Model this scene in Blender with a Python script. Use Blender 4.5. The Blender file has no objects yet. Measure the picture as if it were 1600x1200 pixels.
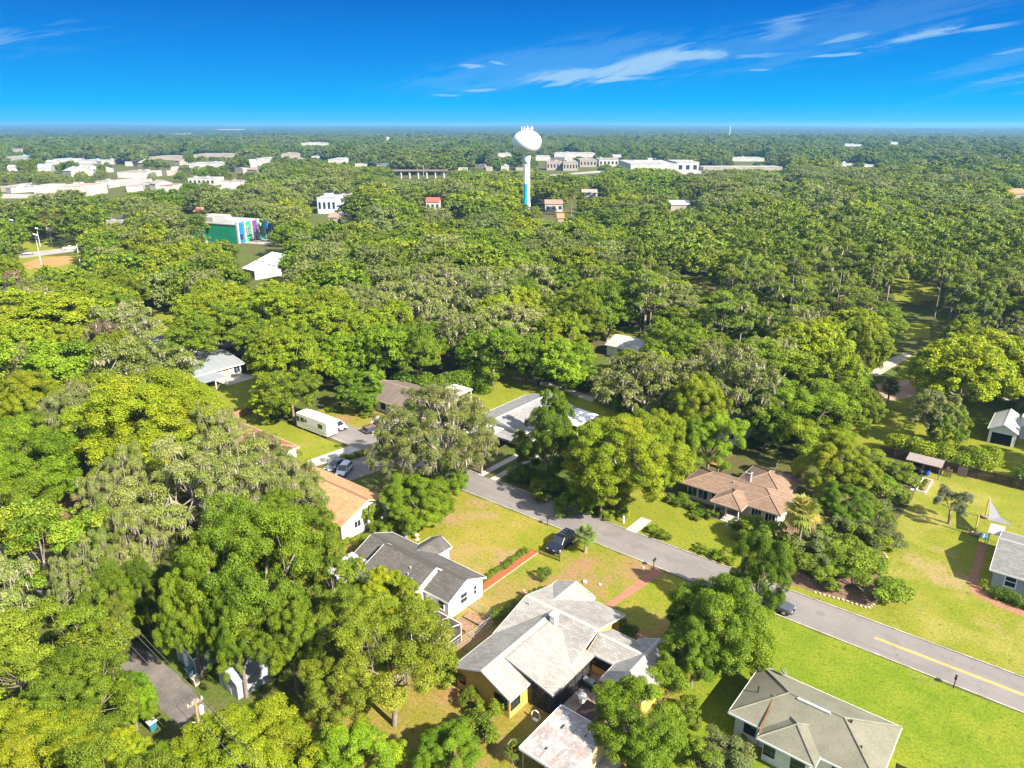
import bpy, bmesh, math, random
import numpy as np
from mathutils import Vector, Matrix

S = bpy.context.scene
COL = S.collection
random.seed(7)
RNG = np.random.default_rng(11)

# ---------------------------------------------------------------- camera geometry (photo 1600x1200)
F, PITCH, CH = 1148.0, math.radians(19.5), 54.0
CP, SP = math.cos(PITCH), math.sin(PITCH)
RA, RB = (.78, -.6258), (.6258, .78)          # street axes: X along the street, Y across it


def at(px, py, z=0.0):
    """Point of the place at height z seen at a photo pixel; also its depth."""
    u = (px - 800) / F
    v = (600 - py) / F
    dy = CP + SP * v
    dz = -SP + CP * v
    t = (z - CH) / dz
    x, y = u * t, dy * t
    return x * RA[0] + y * RA[1], x * RB[0] + y * RB[1], t


def proj(a, b, z):
    x = a * RA[0] + b * RB[0]
    y = a * RA[1] + b * RB[1]
    d = y * CP - (z - CH) * SP
    up = y * SP + (z - CH) * CP
    return 800 + F * x / d, 600 - F * up / d, d


# ---------------------------------------------------------------- materials
MATS = {}


def new_mat(name):
    m = bpy.data.materials.new(name)
    m.use_nodes = True
    nt = m.node_tree
    nt.nodes.clear()
    out = nt.nodes.new('ShaderNodeOutputMaterial')
    return m, nt, out


def N(nt, typ, **kw):
    n = nt.nodes.new(typ)
    for k, v in kw.items():
        if k == 'inp':
            for i, val in v.items():
                n.inputs[i].default_value = val
        else:
            setattr(n, k, v)
    return n


def lk(nt, a, b):
    nt.links.new(a, b)


def c4(c):
    return (c[0], c[1], c[2], 1.0)


def noise_fac(nt, vec, scale, detail=4, rough=.55, lo=.35, hi=.65):
    n = N(nt, 'ShaderNodeTexNoise', inp={'Scale': scale, 'Detail': detail, 'Roughness': rough})
    lk(nt, vec, n.inputs['Vector'])
    r = N(nt, 'ShaderNodeMapRange', inp={'From Min': lo, 'From Max': hi})
    lk(nt, n.outputs['Fac'], r.inputs['Value'])
    return r.outputs['Result']


def mixc(nt, fac, c1, c2, typ='MIX'):
    m = N(nt, 'ShaderNodeMix', data_type='RGBA', blend_type=typ)
    for sock, c in ((m.inputs[6], c1), (m.inputs[7], c2)):
        if isinstance(c, (tuple, list)):
            sock.default_value = c4(c)
        else:
            lk(nt, c, sock)
    if isinstance(fac, (int, float)):
        m.inputs[0].default_value = fac
    else:
        lk(nt, fac, m.inputs[0])
    return m.outputs[2]


def mat(name, col, col2=None, scale=1.5, rough=.7, fine=None, metal=0, bump=0, spec=.3, lo=.35, hi=.65, stretch=None):
    """Surface with a two-tone worn colour (col2, at `scale`) and a fine grain."""
    if name in MATS:
        return MATS[name]
    m, nt, out = new_mat(name)
    tc = N(nt, 'ShaderNodeTexCoord')
    vec = tc.outputs['Object']
    if stretch:
        mp = N(nt, 'ShaderNodeMapping')
        mp.inputs['Scale'].default_value = stretch
        lk(nt, vec, mp.inputs['Vector'])
        vec = mp.outputs['Vector']
    p = N(nt, 'ShaderNodeBsdfPrincipled', inp={'Roughness': rough, 'Metallic': metal, 'Specular IOR Level': spec})
    c = col
    if col2:
        c = mixc(nt, noise_fac(nt, vec, scale, 5, .6, lo, hi), col, col2)
    if fine:
        f = noise_fac(nt, vec, fine[0], 2, .6, .3, .7)
        r = N(nt, 'ShaderNodeMapRange', inp={'To Min': 1 - fine[1], 'To Max': 1 + fine[1]})
        lk(nt, f, r.inputs['Value'])
        hs = N(nt, 'ShaderNodeHueSaturation')
        lk(nt, r.outputs['Result'], hs.inputs['Value'])
        if isinstance(c, (tuple, list)):
            hs.inputs['Color'].default_value = c4(c)
        else:
            lk(nt, c, hs.inputs['Color'])
        c = hs.outputs['Color']
    if isinstance(c, (tuple, list)):
        p.inputs['Base Color'].default_value = c4(c)
    else:
        lk(nt, c, p.inputs['Base Color'])
    if bump:
        n = N(nt, 'ShaderNodeTexNoise', inp={'Scale': bump[0], 'Detail': 3})
        lk(nt, vec, n.inputs['Vector'])
        bp = N(nt, 'ShaderNodeBump', inp={'Strength': bump[1], 'Distance': .05})
        lk(nt, n.outputs['Fac'], bp.inputs['Height'])
        lk(nt, bp.outputs['Normal'], p.inputs['Normal'])
    lk(nt, p.outputs['BSDF'], out.inputs['Surface'])
    MATS[name] = m
    return m


def leaf_mat(name, var=.23, trans=.38, rough=.5):
    """Foliage: colour stored per leaf, shifted a little from plant to plant."""
    if name in MATS:
        return MATS[name]
    m, nt, out = new_mat(name)
    at_ = N(nt, 'ShaderNodeAttribute', attribute_name='col')
    oi = N(nt, 'ShaderNodeObjectInfo')
    r1 = N(nt, 'ShaderNodeMapRange', inp={'To Min': .5 - .011, 'To Max': .5 + .009})
    lk(nt, oi.outputs['Random'], r1.inputs['Value'])
    wn = N(nt, 'ShaderNodeTexWhiteNoise', noise_dimensions='1D')
    lk(nt, oi.outputs['Random'], wn.inputs['W'])
    r2 = N(nt, 'ShaderNodeMapRange', inp={'To Min': 1 - var, 'To Max': 1 + var})
    lk(nt, wn.outputs['Value'], r2.inputs['Value'])
    hs = N(nt, 'ShaderNodeHueSaturation')
    lk(nt, r1.outputs['Result'], hs.inputs['Hue'])
    lk(nt, r2.outputs['Result'], hs.inputs['Value'])
    lk(nt, at_.outputs['Color'], hs.inputs['Color'])
    p = N(nt, 'ShaderNodeBsdfPrincipled', inp={'Roughness': rough, 'Specular IOR Level': .25})
    lk(nt, hs.outputs['Color'], p.inputs['Base Color'])
    t = N(nt, 'ShaderNodeBsdfTranslucent')
    tcol = mixc(nt, .5, hs.outputs['Color'], (.16, .2, .01))
    lk(nt, tcol, t.inputs['Color'])
    mx = N(nt, 'ShaderNodeMixShader', inp={0: trans})
    lk(nt, p.outputs['BSDF'], mx.inputs[1])
    lk(nt, t.outputs['BSDF'], mx.inputs[2])
    lk(nt, mx.outputs['Shader'], out.inputs['Surface'])
    MATS[name] = m
    return m


def grass_mat(name, g1, g2, soil, soil_amt=.35, soil_scale=.09, dry=None, dry_amt=.5):
    """Lawn: two greens mottled together, a dry tone in large patches and bare soil in spots."""
    if name in MATS:
        return MATS[name]
    g1, g2 = [(c[0] * 1.12, c[1] * .97, c[2]) for c in (g1, g2)]
    m, nt, out = new_mat(name)
    tc = N(nt, 'ShaderNodeTexCoord')
    v = tc.outputs['Object']
    c = mixc(nt, noise_fac(nt, v, .35, 6, .62, .36, .64), g1, g2)
    if dry:
        c = mixc(nt, noise_fac(nt, v, .11, 6, .62, .62 - dry_amt * .25, .80 - dry_amt * .25), c, dry)
    c = mixc(nt, noise_fac(nt, v, soil_scale, 7, .66, .66 - soil_amt * .2, .78 - soil_amt * .2), c, soil)
    c = mixc(nt, noise_fac(nt, v, 1.1, 6, .7, .56, .70), c, tuple(x * .62 for x in g1))
    c = mixc(nt, noise_fac(nt, v, .8, 7, .75, .63, .72), c, tuple(.5 * x + .5 * y for x, y in zip(soil, g2)))
    f = noise_fac(nt, v, 3.2, 6, .8, .3, .7)
    r = N(nt, 'ShaderNodeMapRange', inp={'To Min': .58, 'To Max': 1.36})
    lk(nt, f, r.inputs['Value'])
    hs = N(nt, 'ShaderNodeHueSaturation')
    lk(nt, r.outputs['Result'], hs.inputs['Value'])
    lk(nt, c, hs.inputs['Color'])
    p = N(nt, 'ShaderNodeBsdfPrincipled', inp={'Roughness': .85, 'Specular IOR Level': .1})
    lk(nt, hs.outputs['Color'], p.inputs['Base Color'])
    n = N(nt, 'ShaderNodeTexNoise', inp={'Scale': 7.0, 'Detail': 4, 'Roughness': .7})
    lk(nt, v, n.inputs['Vector'])
    bp = N(nt, 'ShaderNodeBump', inp={'Strength': .8, 'Distance': .12})
    lk(nt, n.outputs['Fac'], bp.inputs['Height'])
    lk(nt, bp.outputs['Normal'], p.inputs['Normal'])
    lk(nt, p.outputs['BSDF'], out.inputs['Surface'])
    MATS[name] = m
    return m


def shingle_mat(name, c1, c2, stain, scale=.5, tone=.16, along='x'):
    """Roof shingles: courses of tabs with slight tone changes, streaked by weather."""
    if name in MATS:
        return MATS[name]
    m, nt, out = new_mat(name)
    tc = N(nt, 'ShaderNodeTexCoord')
    v = tc.outputs['Object']
    mp = N(nt, 'ShaderNodeMapping')
    mp.inputs['Rotation'].default_value = (0, 0, 0 if along == 'x' else math.pi / 2)
    lk(nt, v, mp.inputs['Vector'])
    br = N(nt, 'ShaderNodeTexBrick', inp={'Scale': 1.0, 'Mortar Size': .018, 'Brick Width': .55, 'Row Height': .26, 'Bias': -.1})
    br.inputs['Color1'].default_value = (1 + tone, 1 + tone, 1 + tone, 1)
    br.inputs['Color2'].default_value = (1 - tone, 1 - tone, 1 - tone, 1)
    br.inputs['Mortar'].default_value = (.62, .62, .62, 1)
    lk(nt, mp.outputs['Vector'], br.inputs['Vector'])
    c = mixc(nt, noise_fac(nt, v, scale, 6, .65, .33, .67), c1, c2)
    c = mixc(nt, noise_fac(nt, v, scale * .45, 6, .7, .52, .75), c, stain)
    c = mixc(nt, 1.0, c, br.outputs['Color'], 'MULTIPLY')
    f = noise_fac(nt, v, 9, 3, .7, .3, .7)
    r = N(nt, 'ShaderNodeMapRange', inp={'To Min': .84, 'To Max': 1.16})
    lk(nt, f, r.inputs['Value'])
    hs = N(nt, 'ShaderNodeHueSaturation')
    lk(nt, r.outputs['Result'], hs.inputs['Value'])
    lk(nt, c, hs.inputs['Color'])
    p = N(nt, 'ShaderNodeBsdfPrincipled', inp={'Roughness': .9, 'Specular IOR Level': .15})
    lk(nt, hs.outputs['Color'], p.inputs['Base Color'])
    lk(nt, p.outputs['BSDF'], out.inputs['Surface'])
    MATS[name] = m
    return m


def glass_mat(name='window_glass', col=(.02, .03, .04)):
    return mat(name, col, rough=.08, spec=.7)


# ---------------------------------------------------------------- mesh helpers
ORG = {}


def tag(o, label=None, cat=None, group=None, kind=None):
    if label:
        o['label'] = label
    if cat:
        o['category'] = cat
    if group:
        o['group'] = group
    if kind:
        o['kind'] = kind
    return o


def empty(name, loc, label, cat, group=None, rz=0.0):
    o = bpy.data.objects.new(name, None)
    o.empty_display_size = .5
    o.location = loc
    o.rotation_euler = (0, 0, rz)
    COL.objects.link(o)
    ORG[o.name] = Vector(loc) if rz == 0 else Vector((0, 0, 0))
    return tag(o, label, cat, group)


def link(name, me, parent=None, org=None):
    o = bpy.data.objects.new(name, me)
    COL.objects.link(o)
    if parent is not None:
        o.parent = parent
        ORG[o.name] = ORG.get(parent.name, Vector((0, 0, 0)))
    return o


class MB:
    def __init__(s):
        s.v, s.f, s.m = [], [], []

    def poly(s, pts, mi=0):
        n = len(s.v)
        s.v += [tuple(p) for p in pts]
        s.f.append(tuple(range(n, n + len(pts))))
        s.m.append(mi)

    def box(s, x0, x1, y0, y1, z0, z1, mi=0):
        n = len(s.v)
        s.v += [(x, y, z) for z in (z0, z1) for (x, y) in ((x0, y0), (x1, y0), (x1, y1), (x0, y1))]
        for q in ((3, 2, 1, 0), (4, 5, 6, 7), (0, 1, 5, 4), (1, 2, 6, 5), (2, 3, 7, 6), (3, 0, 4, 7)):
            s.f.append(tuple(n + i for i in q))
            s.m.append(mi)
        return s

    def slab(s, pts, th, mi=0):
        """Solid sheet: the top face pts, th thick downwards."""
        k = len(pts)
        n = len(s.v)
        s.v += [tuple(p) for p in pts] + [(p[0], p[1], p[2] - th) for p in pts]
        s.f.append(tuple(range(n, n + k)))
        s.f.append(tuple(range(n + 2 * k - 1, n + k - 1, -1)))
        for i in range(k):
            j = (i + 1) % k
            s.f.append((n + i, n + k + i, n + k + j, n + j))
        s.m += [mi] * (k + 2)
        return s

    def tube(s, pts, rad, n=6, mi=0, cap=True):
        pts = [Vector(p) for p in pts]
        if not hasattr(rad, '__len__'):
            rad = [rad] * len(pts)
        base = len(s.v)
        for i, p in enumerate(pts):
            d = (pts[min(i + 1, len(pts) - 1)] - pts[max(i - 1, 0)])
            d = d.normalized() if d.length > 1e-9 else Vector((0, 0, 1))
            x = d.orthogonal().normalized() if abs(d.z) < .9 else Vector((1, 0, 0)).cross(d).normalized()
            y = d.cross(x)
            for k in range(n):
                t = 2 * math.pi * k / n
                s.v.append(tuple(p + (x * math.cos(t) + y * math.sin(t)) * rad[i]))
        for i in range(len(pts) - 1):
            for k in range(n):
                a, b = base + i * n + k, base + i * n + (k + 1) % n
                s.f.append((a, b, b + n, a + n))
                s.m.append(mi)
        if cap:
            s.f.append(tuple(base + k for k in reversed(range(n))))
            s.f.append(tuple(base + (len(pts) - 1) * n + k for k in range(n)))
            s.m += [mi, mi]
        return s

    def lathe(s, prof, cx=0, cy=0, n=24, mi=0):
        return s.tube_prof(prof, cx, cy, n, mi)

    def tube_prof(s, prof, cx, cy, n, mi):
        base = len(s.v)
        for r, z in prof:
            for k in range(n):
                t = 2 * math.pi * k / n
                s.v.append((cx + r * math.cos(t), cy + r * math.sin(t), z))
        for i in range(len(prof) - 1):
            for k in range(n):
                a, b = base + i * n + k, base + i * n + (k + 1) % n
                s.f.append((a, b, b + n, a + n))
                s.m.append(mi)
        s.f.append(tuple(base + k for k in reversed(range(n))))
        s.f.append(tuple(base + (len(prof) - 1) * n + k for k in range(n)))
        s.m += [mi, mi]
        return s

    def build(s, name, mats, parent=None, smooth=False):
        if not isinstance(mats, (list, tuple)):
            mats = [mats]
        me = bpy.data.meshes.new(name)
        o = ORG.get(parent.name, Vector((0, 0, 0))) if parent is not None else Vector((0, 0, 0))
        me.from_pydata([(x - o.x, y - o.y, z - o.z) for x, y, z in s.v], [], s.f)
        for m in mats:
            me.materials.append(m)
        me.polygons.foreach_set('material_index', s.m)
        if smooth:
            me.polygons.foreach_set('use_smooth', [True] * len(s.f))
        me.update()
        return link(name, me, parent)


def np_mesh(name, verts, faces, cols, mats, midx=None):
    """Mesh from arrays of quads with one colour per face."""
    me = bpy.data.meshes.new(name)
    nv, nf = len(verts), len(faces)
    me.vertices.add(nv)
    me.vertices.foreach_set('co', np.ascontiguousarray(verts, dtype=np.float32).ravel())
    me.loops.add(nf * 4)
    me.loops.foreach_set('vertex_index', np.ascontiguousarray(faces, dtype=np.int32).ravel())
    me.polygons.add(nf)
    me.polygons.foreach_set('loop_start', np.arange(nf, dtype=np.int32) * 4)
    if midx is not None:
        me.polygons.foreach_set('material_index', np.asarray(midx, dtype=np.int32))
    if cols is not None:
        a = me.attributes.new('col', 'FLOAT_COLOR', 'FACE')
        cc = np.ones((nf, 4), np.float32)
        cc[:, :3] = cols
        a.data.foreach_set('color', cc.ravel())
    for m in mats:
        me.materials.append(m)
    me.update(calc_edges=True)
    me.validate()
    return me


def sheet(name, pts, z, m, kind='structure', jitter=0.0, step=1.5):
    """Flat ground sheet from an outline, edges broken up a little."""
    if jitter:
        out = []
        for i in range(len(pts)):
            p, q = Vector(pts[i]), Vector(pts[(i + 1) % len(pts)])
            n = max(1, int((q - p).length / step))
            for k in range(n):
                w = p.lerp(q, k / n)
                out.append((w.x + random.uniform(-jitter, jitter), w.y + random.uniform(-jitter, jitter)))
        pts = out
    b = MB()
    b.poly([(x, y, z) for x, y in pts])
    o = b.build(name, m)
    o['kind'] = kind
    return o


def rect(a0, a1, b0, b1):
    return [(a0, b0), (a1, b0), (a1, b1), (a0, b1)]
# ================================================================ vegetation
LEAF = leaf_mat('foliage_leaves')
MOSSM = leaf_mat('hanging_moss', var=.12, trans=.15, rough=.9)
BARK = mat('bark', (.13, .10, .075), (.24, .20, .16), 2.2, .9, fine=(14, .25), bump=(9, .6))
PALEBARK = mat('pale_bark', (.30, .26, .21), (.20, .17, .13), 1.7, .9, fine=(14, .2))


def unit(v):
    return v / (np.linalg.norm(v, axis=-1, keepdims=True) + 1e-9)


def leaf_quads(p, nrm, size, asp, rng):
    """A small folded-free leaf spray at each point: one quad facing nrm."""
    n = len(p)
    t = unit(np.cross(nrm, rng.normal(size=(n, 3))))
    b = np.cross(nrm, t)
    s = (size * rng.uniform(.65, 1.3, n))[:, None]
    t = t * s * .5
    b = b * s * .5 * asp
    k = nrm * s * .10
    v = np.stack([p - t - k, p - b * 1.0 + k, p + t - k, p + b * 1.0 + k], 1).reshape(-1, 3)
    f = np.arange(n * 4).reshape(n, 4)
    return v, f


KIND = {
    # R crown radius, h height, cz crown centre height, Rz crown half height, nb boughs, nc leaf clumps, rc clump radius
    'live_oak': dict(R=9., h=15., cz=8.6, Rz=6.6, nb=24, nc=340, rc=(.65, 1.25), flat=.62, low=-.4, lobes=.24, rb=.34, zf=.72,
                     pal=[(.075, .125, .010), (.10, .155, .012), (.13, .185, .015), (.055, .095, .010)], moss=.05, ls=.23, trunk=.55),
    'mossy_oak': dict(gain=(1.55, 1.6, 1.15), R=9.5, h=16., cz=9.2, Rz=6.8, nb=24, nc=290, rc=(.6, 1.15), flat=.58, low=-.4, lobes=.30, rb=.34, zf=.66,
                      pal=[(.145, .165, .040), (.175, .185, .070), (.115, .145, .026), (.20, .195, .105), (.125, .155, .03)], moss=.55, ls=.22, trunk=.6, twigs=110),
    'laurel_oak': dict(gain=(1.72, 1.74, 1.0), R=7.5, h=15., cz=8.8, Rz=6.6, nb=24, nc=400, rc=(.55, 1.05), flat=.75, low=-.55, lobes=.22, rb=.34, zf=.85,
                       pal=[(.17, .20, .010), (.135, .18, .010), (.20, .215, .014), (.105, .15, .010)], moss=.02, ls=.22, trunk=.42),
    'camphor': dict(gain=(1.85, 1.85, 1.0), R=6., h=13., cz=7.0, Rz=6.4, nb=20, nc=240, rc=(.55, 1.1), flat=.85, low=-.75, lobes=.26, rb=.36, zf=1.1,
                    pal=[(.085, .14, .010), (.065, .115, .010), (.12, .175, .012), (.055, .095, .010)], moss=0, ls=.22, trunk=.35),
    'leafy_tree': dict(gain=(1.8, 1.8, 1.0), R=6., h=12., cz=6.8, Rz=5.6, nb=20, nc=260, rc=(.55, 1.05), flat=.8, low=-.7, lobes=.26, rb=.36, zf=.95,
                       pal=[(.115, .18, .010), (.09, .15, .010), (.145, .205, .012), (.075, .125, .010)], moss=0, ls=.22, trunk=.3, twigs=40),
    'magnolia': dict(gain=(1.6, 1.7, 1.1), R=7., h=13., cz=7.4, Rz=6.2, nb=22, nc=280, rc=(.45, .9), flat=.75, low=-.5, lobes=.22, rb=.32, zf=.85,
                     pal=[(.09, .145, .012), (.13, .17, .015), (.20, .18, .020), (.065, .11, .010), (.18, .21, .03)], moss=.02, ls=.30, trunk=.35),
    'pine': dict(gain=(1.6, 1.7, 1.0), R=5., h=20., cz=14.0, Rz=5.8, nb=18, nc=130, rc=(.5, 1.1), flat=.5, low=-.9, lobes=.40, rb=.30, zf=.45,
                 pal=[(.125, .155, .022), (.105, .14, .020), (.15, .175, .025), (.085, .115, .02)], moss=.2, ls=.24, trunk=.30, asp=.4, tall=True),
    'thin_tree': dict(gain=(1.7, 1.7, 1.0), R=5.5, h=12., cz=7.3, Rz=4.9, nb=17, nc=170, rc=(.5, 1.0), flat=.6, low=-.7, lobes=.38, rb=.34, zf=.7,
                      pal=[(.14, .175, .018), (.115, .155, .015), (.165, .19, .025), (.09, .13, .015)], moss=.10, ls=.20, trunk=.25, asp=.5, twigs=50),
    'bare_tree': dict(gain=(1.5, 1.35, 1.3), R=6., h=12., cz=7.5, Rz=4.9, nb=14, nc=70, rc=(.4, .9), flat=.8, low=-.6, lobes=.3,
                      pal=[(.22, .16, .11), (.20, .15, .10), (.17, .14, .09), (.12, .12, .055)], moss=.5, ls=.2, trunk=.25, asp=.4, twigs=120),
    'olive': dict(gain=(1.35, 1.35, 1.25), R=2.6, h=4.2, cz=2.9, Rz=1.6, nb=12, nc=80, rc=(.25, .5), flat=.75, low=-.7, lobes=.2,
                  pal=[(.12, .14, .08), (.155, .165, .11), (.09, .11, .06)], moss=0, ls=.13, trunk=.16, asp=.5, twigs=20),
    'bush': dict(R=1.6, h=2.2, cz=1.05, Rz=1.2, nb=10, nc=46, rc=(.25, .45), flat=.8, low=-.7, lobes=.25, rb=.4,
                 pal=[(.08, .135, .012), (.11, .165, .014), (.06, .105, .010), (.14, .18, .02)], moss=0, ls=.17, trunk=.07),
    'grey_bush': dict(gain=(1.45, 1.5, 1.2), R=1.8, h=2.6, cz=1.3, Rz=1.4, nb=10, nc=50, rc=(.25, .5), flat=.8, low=-.7, lobes=.28, rb=.4,
                      pal=[(.12, .14, .05), (.095, .12, .035), (.15, .16, .07)], moss=0, ls=.17, trunk=.07),
}


def skeleton(K, cl, rng, mb, twigs):
    h0 = K['cz'] - K['Rz'] * (.55 if not K.get('tall') else 1.0)
    h0 = max(h0, K['h'] * .12)
    r0 = K['trunk']
    top = Vector((rng.uniform(-.3, .3), rng.uniform(-.3, .3), h0))
    mb.tube([(0, 0, -.3), (0, 0, .4), top * .6, top], [r0 * 1.5, r0 * 1.05, r0 * .92, r0 * .85], 8)
    if K.get('tall'):
        mb.tube([top, (top.x * 1.3, top.y * 1.3, K['h'] * .93)], [r0 * .85, r0 * .2], 6)
    nl = 6
    ang0 = rng.uniform(0, 6.28)
    limbs = []
    for k in range(nl):
        a = ang0 + k * 6.283 / nl + rng.uniform(-.3, .3)
        rr = K['R'] * rng.uniform(.45, .62)
        e = Vector((math.cos(a) * rr, math.sin(a) * rr, K['cz'] + K['Rz'] * rng.uniform(-.05, .4)))
        st = top if not K.get('tall') else Vector((top.x, top.y, h0 + (K['h'] * .85 - h0) * k / nl))
        if K.get('tall'):
            e.z = st.z + K['R'] * .2
        m = st.lerp(e, .5) + Vector((rng.uniform(-.5, .5), rng.uniform(-.5, .5), -K['R'] * .05))
        mb.tube([st, m, e], [r0 * .55, r0 * .4, r0 * .22], 5, cap=False)
        limbs.append((st, m, e))
    idx = rng.permutation(len(cl))[:twigs]
    for i in idx:
        c = Vector(cl[i])
        st, m, e = min(limbs, key=lambda q: (q[2] - c).length)
        s = m.lerp(e, rng.uniform(.3, 1))
        mid = s.lerp(c, .55) + Vector(rng.uniform(-.4, .4, 3))
        mb.tube([s, mid, c + (c - s).normalized() * .35], [r0 * .17, r0 * .11, .02], 4, cap=False)


def crown_arrays(K, seed, dens, ls_mul, moss_mul=1.0):
    rng = np.random.default_rng(seed)
    nb = K.get('nb', 18)
    cand = unit(rng.normal(size=(nb * 30, 3)))
    cand = cand[cand[:, 2] > K['low']]
    bd = [cand[0]]
    for c in cand[1:]:                                   # boughs spread over the dome, unevenly
        if len(bd) >= nb:
            break
        if min(np.linalg.norm(c - q) for q in bd) > .5 * rng.uniform(.7, 1.25):
            bd.append(c)
    bd = np.array(bd)
    nb = len(bd)
    lob = 1 + rng.uniform(-1, .8, nb) * K['lobes']
    rb = K['R'] * K.get('rb', .36) * rng.uniform(.55, 1.38, nb)
    ext_ = np.array([K['R'], K['R'], K['Rz']])
    bc = bd * (lob * .66)[:, None] * ext_ + np.array([0, 0, K['cz']])
    per_b = np.maximum(4, (K['nc'] / nb * (rb / rb.mean()) ** 2).astype(int))
    bid = np.repeat(np.arange(nb), per_b)
    nc = len(bid)
    d = unit(rng.normal(size=(nc, 3)) * .75 + bd[bid] * .75 + np.array([0, 0, .45]))
    rcl = rng.uniform(K['rc'][0], K['rc'][1], nc)
    zf = K.get('zf', .8)
    cl = bc[bid] + d * (rb[bid] * rng.uniform(.45, 1.12, nc))[:, None] * np.array([1, 1, zf])
    tone_b = rng.uniform(.80, 1.18, nb)
    hue_b = rng.normal(0, .045, nb)
    # leaves
    ls = K['ls'] * ls_mul
    area = 4 * math.pi * rcl ** 2 * K['flat']
    per = np.maximum(6, (dens * area / (ls * ls * K.get('asp', .62))).astype(int))
    cid = np.repeat(np.arange(nc), per)
    n = len(cid)
    dd = unit(rng.normal(size=(n, 3)) + .6 * d[cid] + np.array([0, 0, .45]))
    rad = rcl[cid] * (.45 + .6 * np.sqrt(rng.random(n)))
    sub = 1 + .22 * np.sin(dd[:, 0] * 9 + cid) * np.sin(dd[:, 1] * 9 + cid * 2) * np.sin(dd[:, 2] * 7)
    p = cl[cid] + dd * (rad * sub)[:, None] * np.array([1, 1, K['flat']])
    nrm = unit(dd * .75 + np.array([0, 0, .45]) + rng.normal(size=(n, 3)) * .45)
    v, f = leaf_quads(p, nrm, ls, K.get('asp', .62), rng)
    pal = np.array(K['pal']) * np.array(K.get('gain', (1.9, 1.75, 1.0)))
    pc = pal[rng.integers(0, len(pal), nc)] * .5 + pal[rng.integers(0, len(pal), nb)][bid] * .5
    pc = pc * tone_b[bid][:, None] * np.stack([1 + hue_b[bid], np.ones(nc), np.ones(nc)], 1)
    col = pc[cid] * .7 + pal[rng.integers(0, len(pal), n)] * .3
    col = col * rng.uniform(.72, 1.3, (n, 1))
    return cl, rcl, d, v, f, col, rng


def moss_arrays(K, cl, rcl, d, rng, wid=.11, mul=1.0):
    vs, fs = [], []
    n0 = 0
    for i in range(len(cl)):
        if rng.random() > K['moss']:
            continue
        m = int(rng.integers(8, 24) * mul)
        for _ in range(m):
            dd = unit(rng.normal(size=3) + d[i] * .9)
            dd[2] = -abs(dd[2]) * .3 + .15
            p = cl[i] + dd * rcl[i] * 1.02 * np.array([1, 1, K['flat']])
            L = rng.uniform(.3, 1.0)
            w = wid * rng.uniform(.5, 1.5)
            a = rng.uniform(0, 3.14)
            t = np.array([math.cos(a), math.sin(a), 0]) * w
            sway = rng.normal(size=3) * .1
            q = [p - t * .6, p + t * .6, p + t + sway + [0, 0, -L * .55], p - t + sway + [0, 0, -L * .55]]
            e = p + sway * 2 + np.array([0, 0, -L])
            vs += q + [e + t * .25, e - t * .25]
            fs += [(n0, n0 + 1, n0 + 2, n0 + 3), (n0 + 3, n0 + 2, n0 + 4, n0 + 5)]
            n0 += 6
    if not vs:
        return None
    fs = np.array(fs)
    base = np.array([(.30, .265, .185), (.24, .21, .14), (.35, .315, .235)])
    col = base[rng.integers(0, 3, len(fs))] * rng.uniform(.75, 1.2, (len(fs), 1))
    return np.array(vs), fs, col


VARIANTS = {}


def variant(kind, i, lod):
    """Shared meshes of one tree shape: trunk, crown, moss."""
    key = (kind, i, lod)
    if key in VARIANTS:
        return VARIANTS[key]
    K = KIND[kind]
    dens, lm = ((1.2, .80) if lod == 0 else (1.15, 1.55))
    seed = 100 * sorted(KIND).index(kind) + i + 3
    cl, rcl, d, v, f, col, rng = crown_arrays(K, seed, dens, lm)
    crown = np_mesh(kind + '_crown', v, f, col, [LEAF])
    mb = MB()
    skeleton(K, cl, rng, mb, K.get('twigs', 24) if lod == 0 else 8)
    me = bpy.data.meshes.new(kind + '_trunk')
    me.from_pydata(mb.v, [], mb.f)
    me.materials.append(PALEBARK if K['moss'] > .2 else BARK)
    me.polygons.foreach_set('use_smooth', [True] * len(mb.f))
    moss = None
    if K['moss'] > .15:
        r = moss_arrays(K, cl, rcl, d, rng, .05 if lod == 0 else .14, 1.3 if lod == 0 else .7)
        if r:
            moss = np_mesh(kind + '_moss', r[0], r[1], r[2], [MOSSM])
    VARIANTS[key] = (me, crown, moss)
    return VARIANTS[key]


TREES = []      # name, a, b, scale radius, scale height, R, h, kind, px, py, label


def plant(name, kind, a, b, R, h, label, cat, group=None, lod=0, z=0.0, var=None, rot=None):
    K = KIND[kind]
    nv = 3 if lod == 0 else 3
    me, crown, moss = variant(kind, random.randrange(nv) if var is None else var, lod)
    root = bpy.data.objects.new(name, None)
    root.empty_display_size = .5
    root.location = (a, b, z)
    root.scale = (R / K['R'], R / K['R'], h / K['h'])
    root.rotation_euler = (0, 0, random.uniform(0, 6.28) if rot is None else rot)
    COL.objects.link(root)
    tag(root, label, cat, group)
    for nm, m in (('trunk', me), ('crown', crown), ('moss_sprays', moss)):
        if m is None:
            continue
        o = bpy.data.objects.new(nm, m)
        o.parent = root
        COL.objects.link(o)
    return root


# ---------------------------------------------------------------- palms
PALMTRUNK = mat('palm_trunk', (.22, .16, .11), (.34, .27, .19), 3.0, .9, fine=(9, .3), bump=(8, .8))


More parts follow.
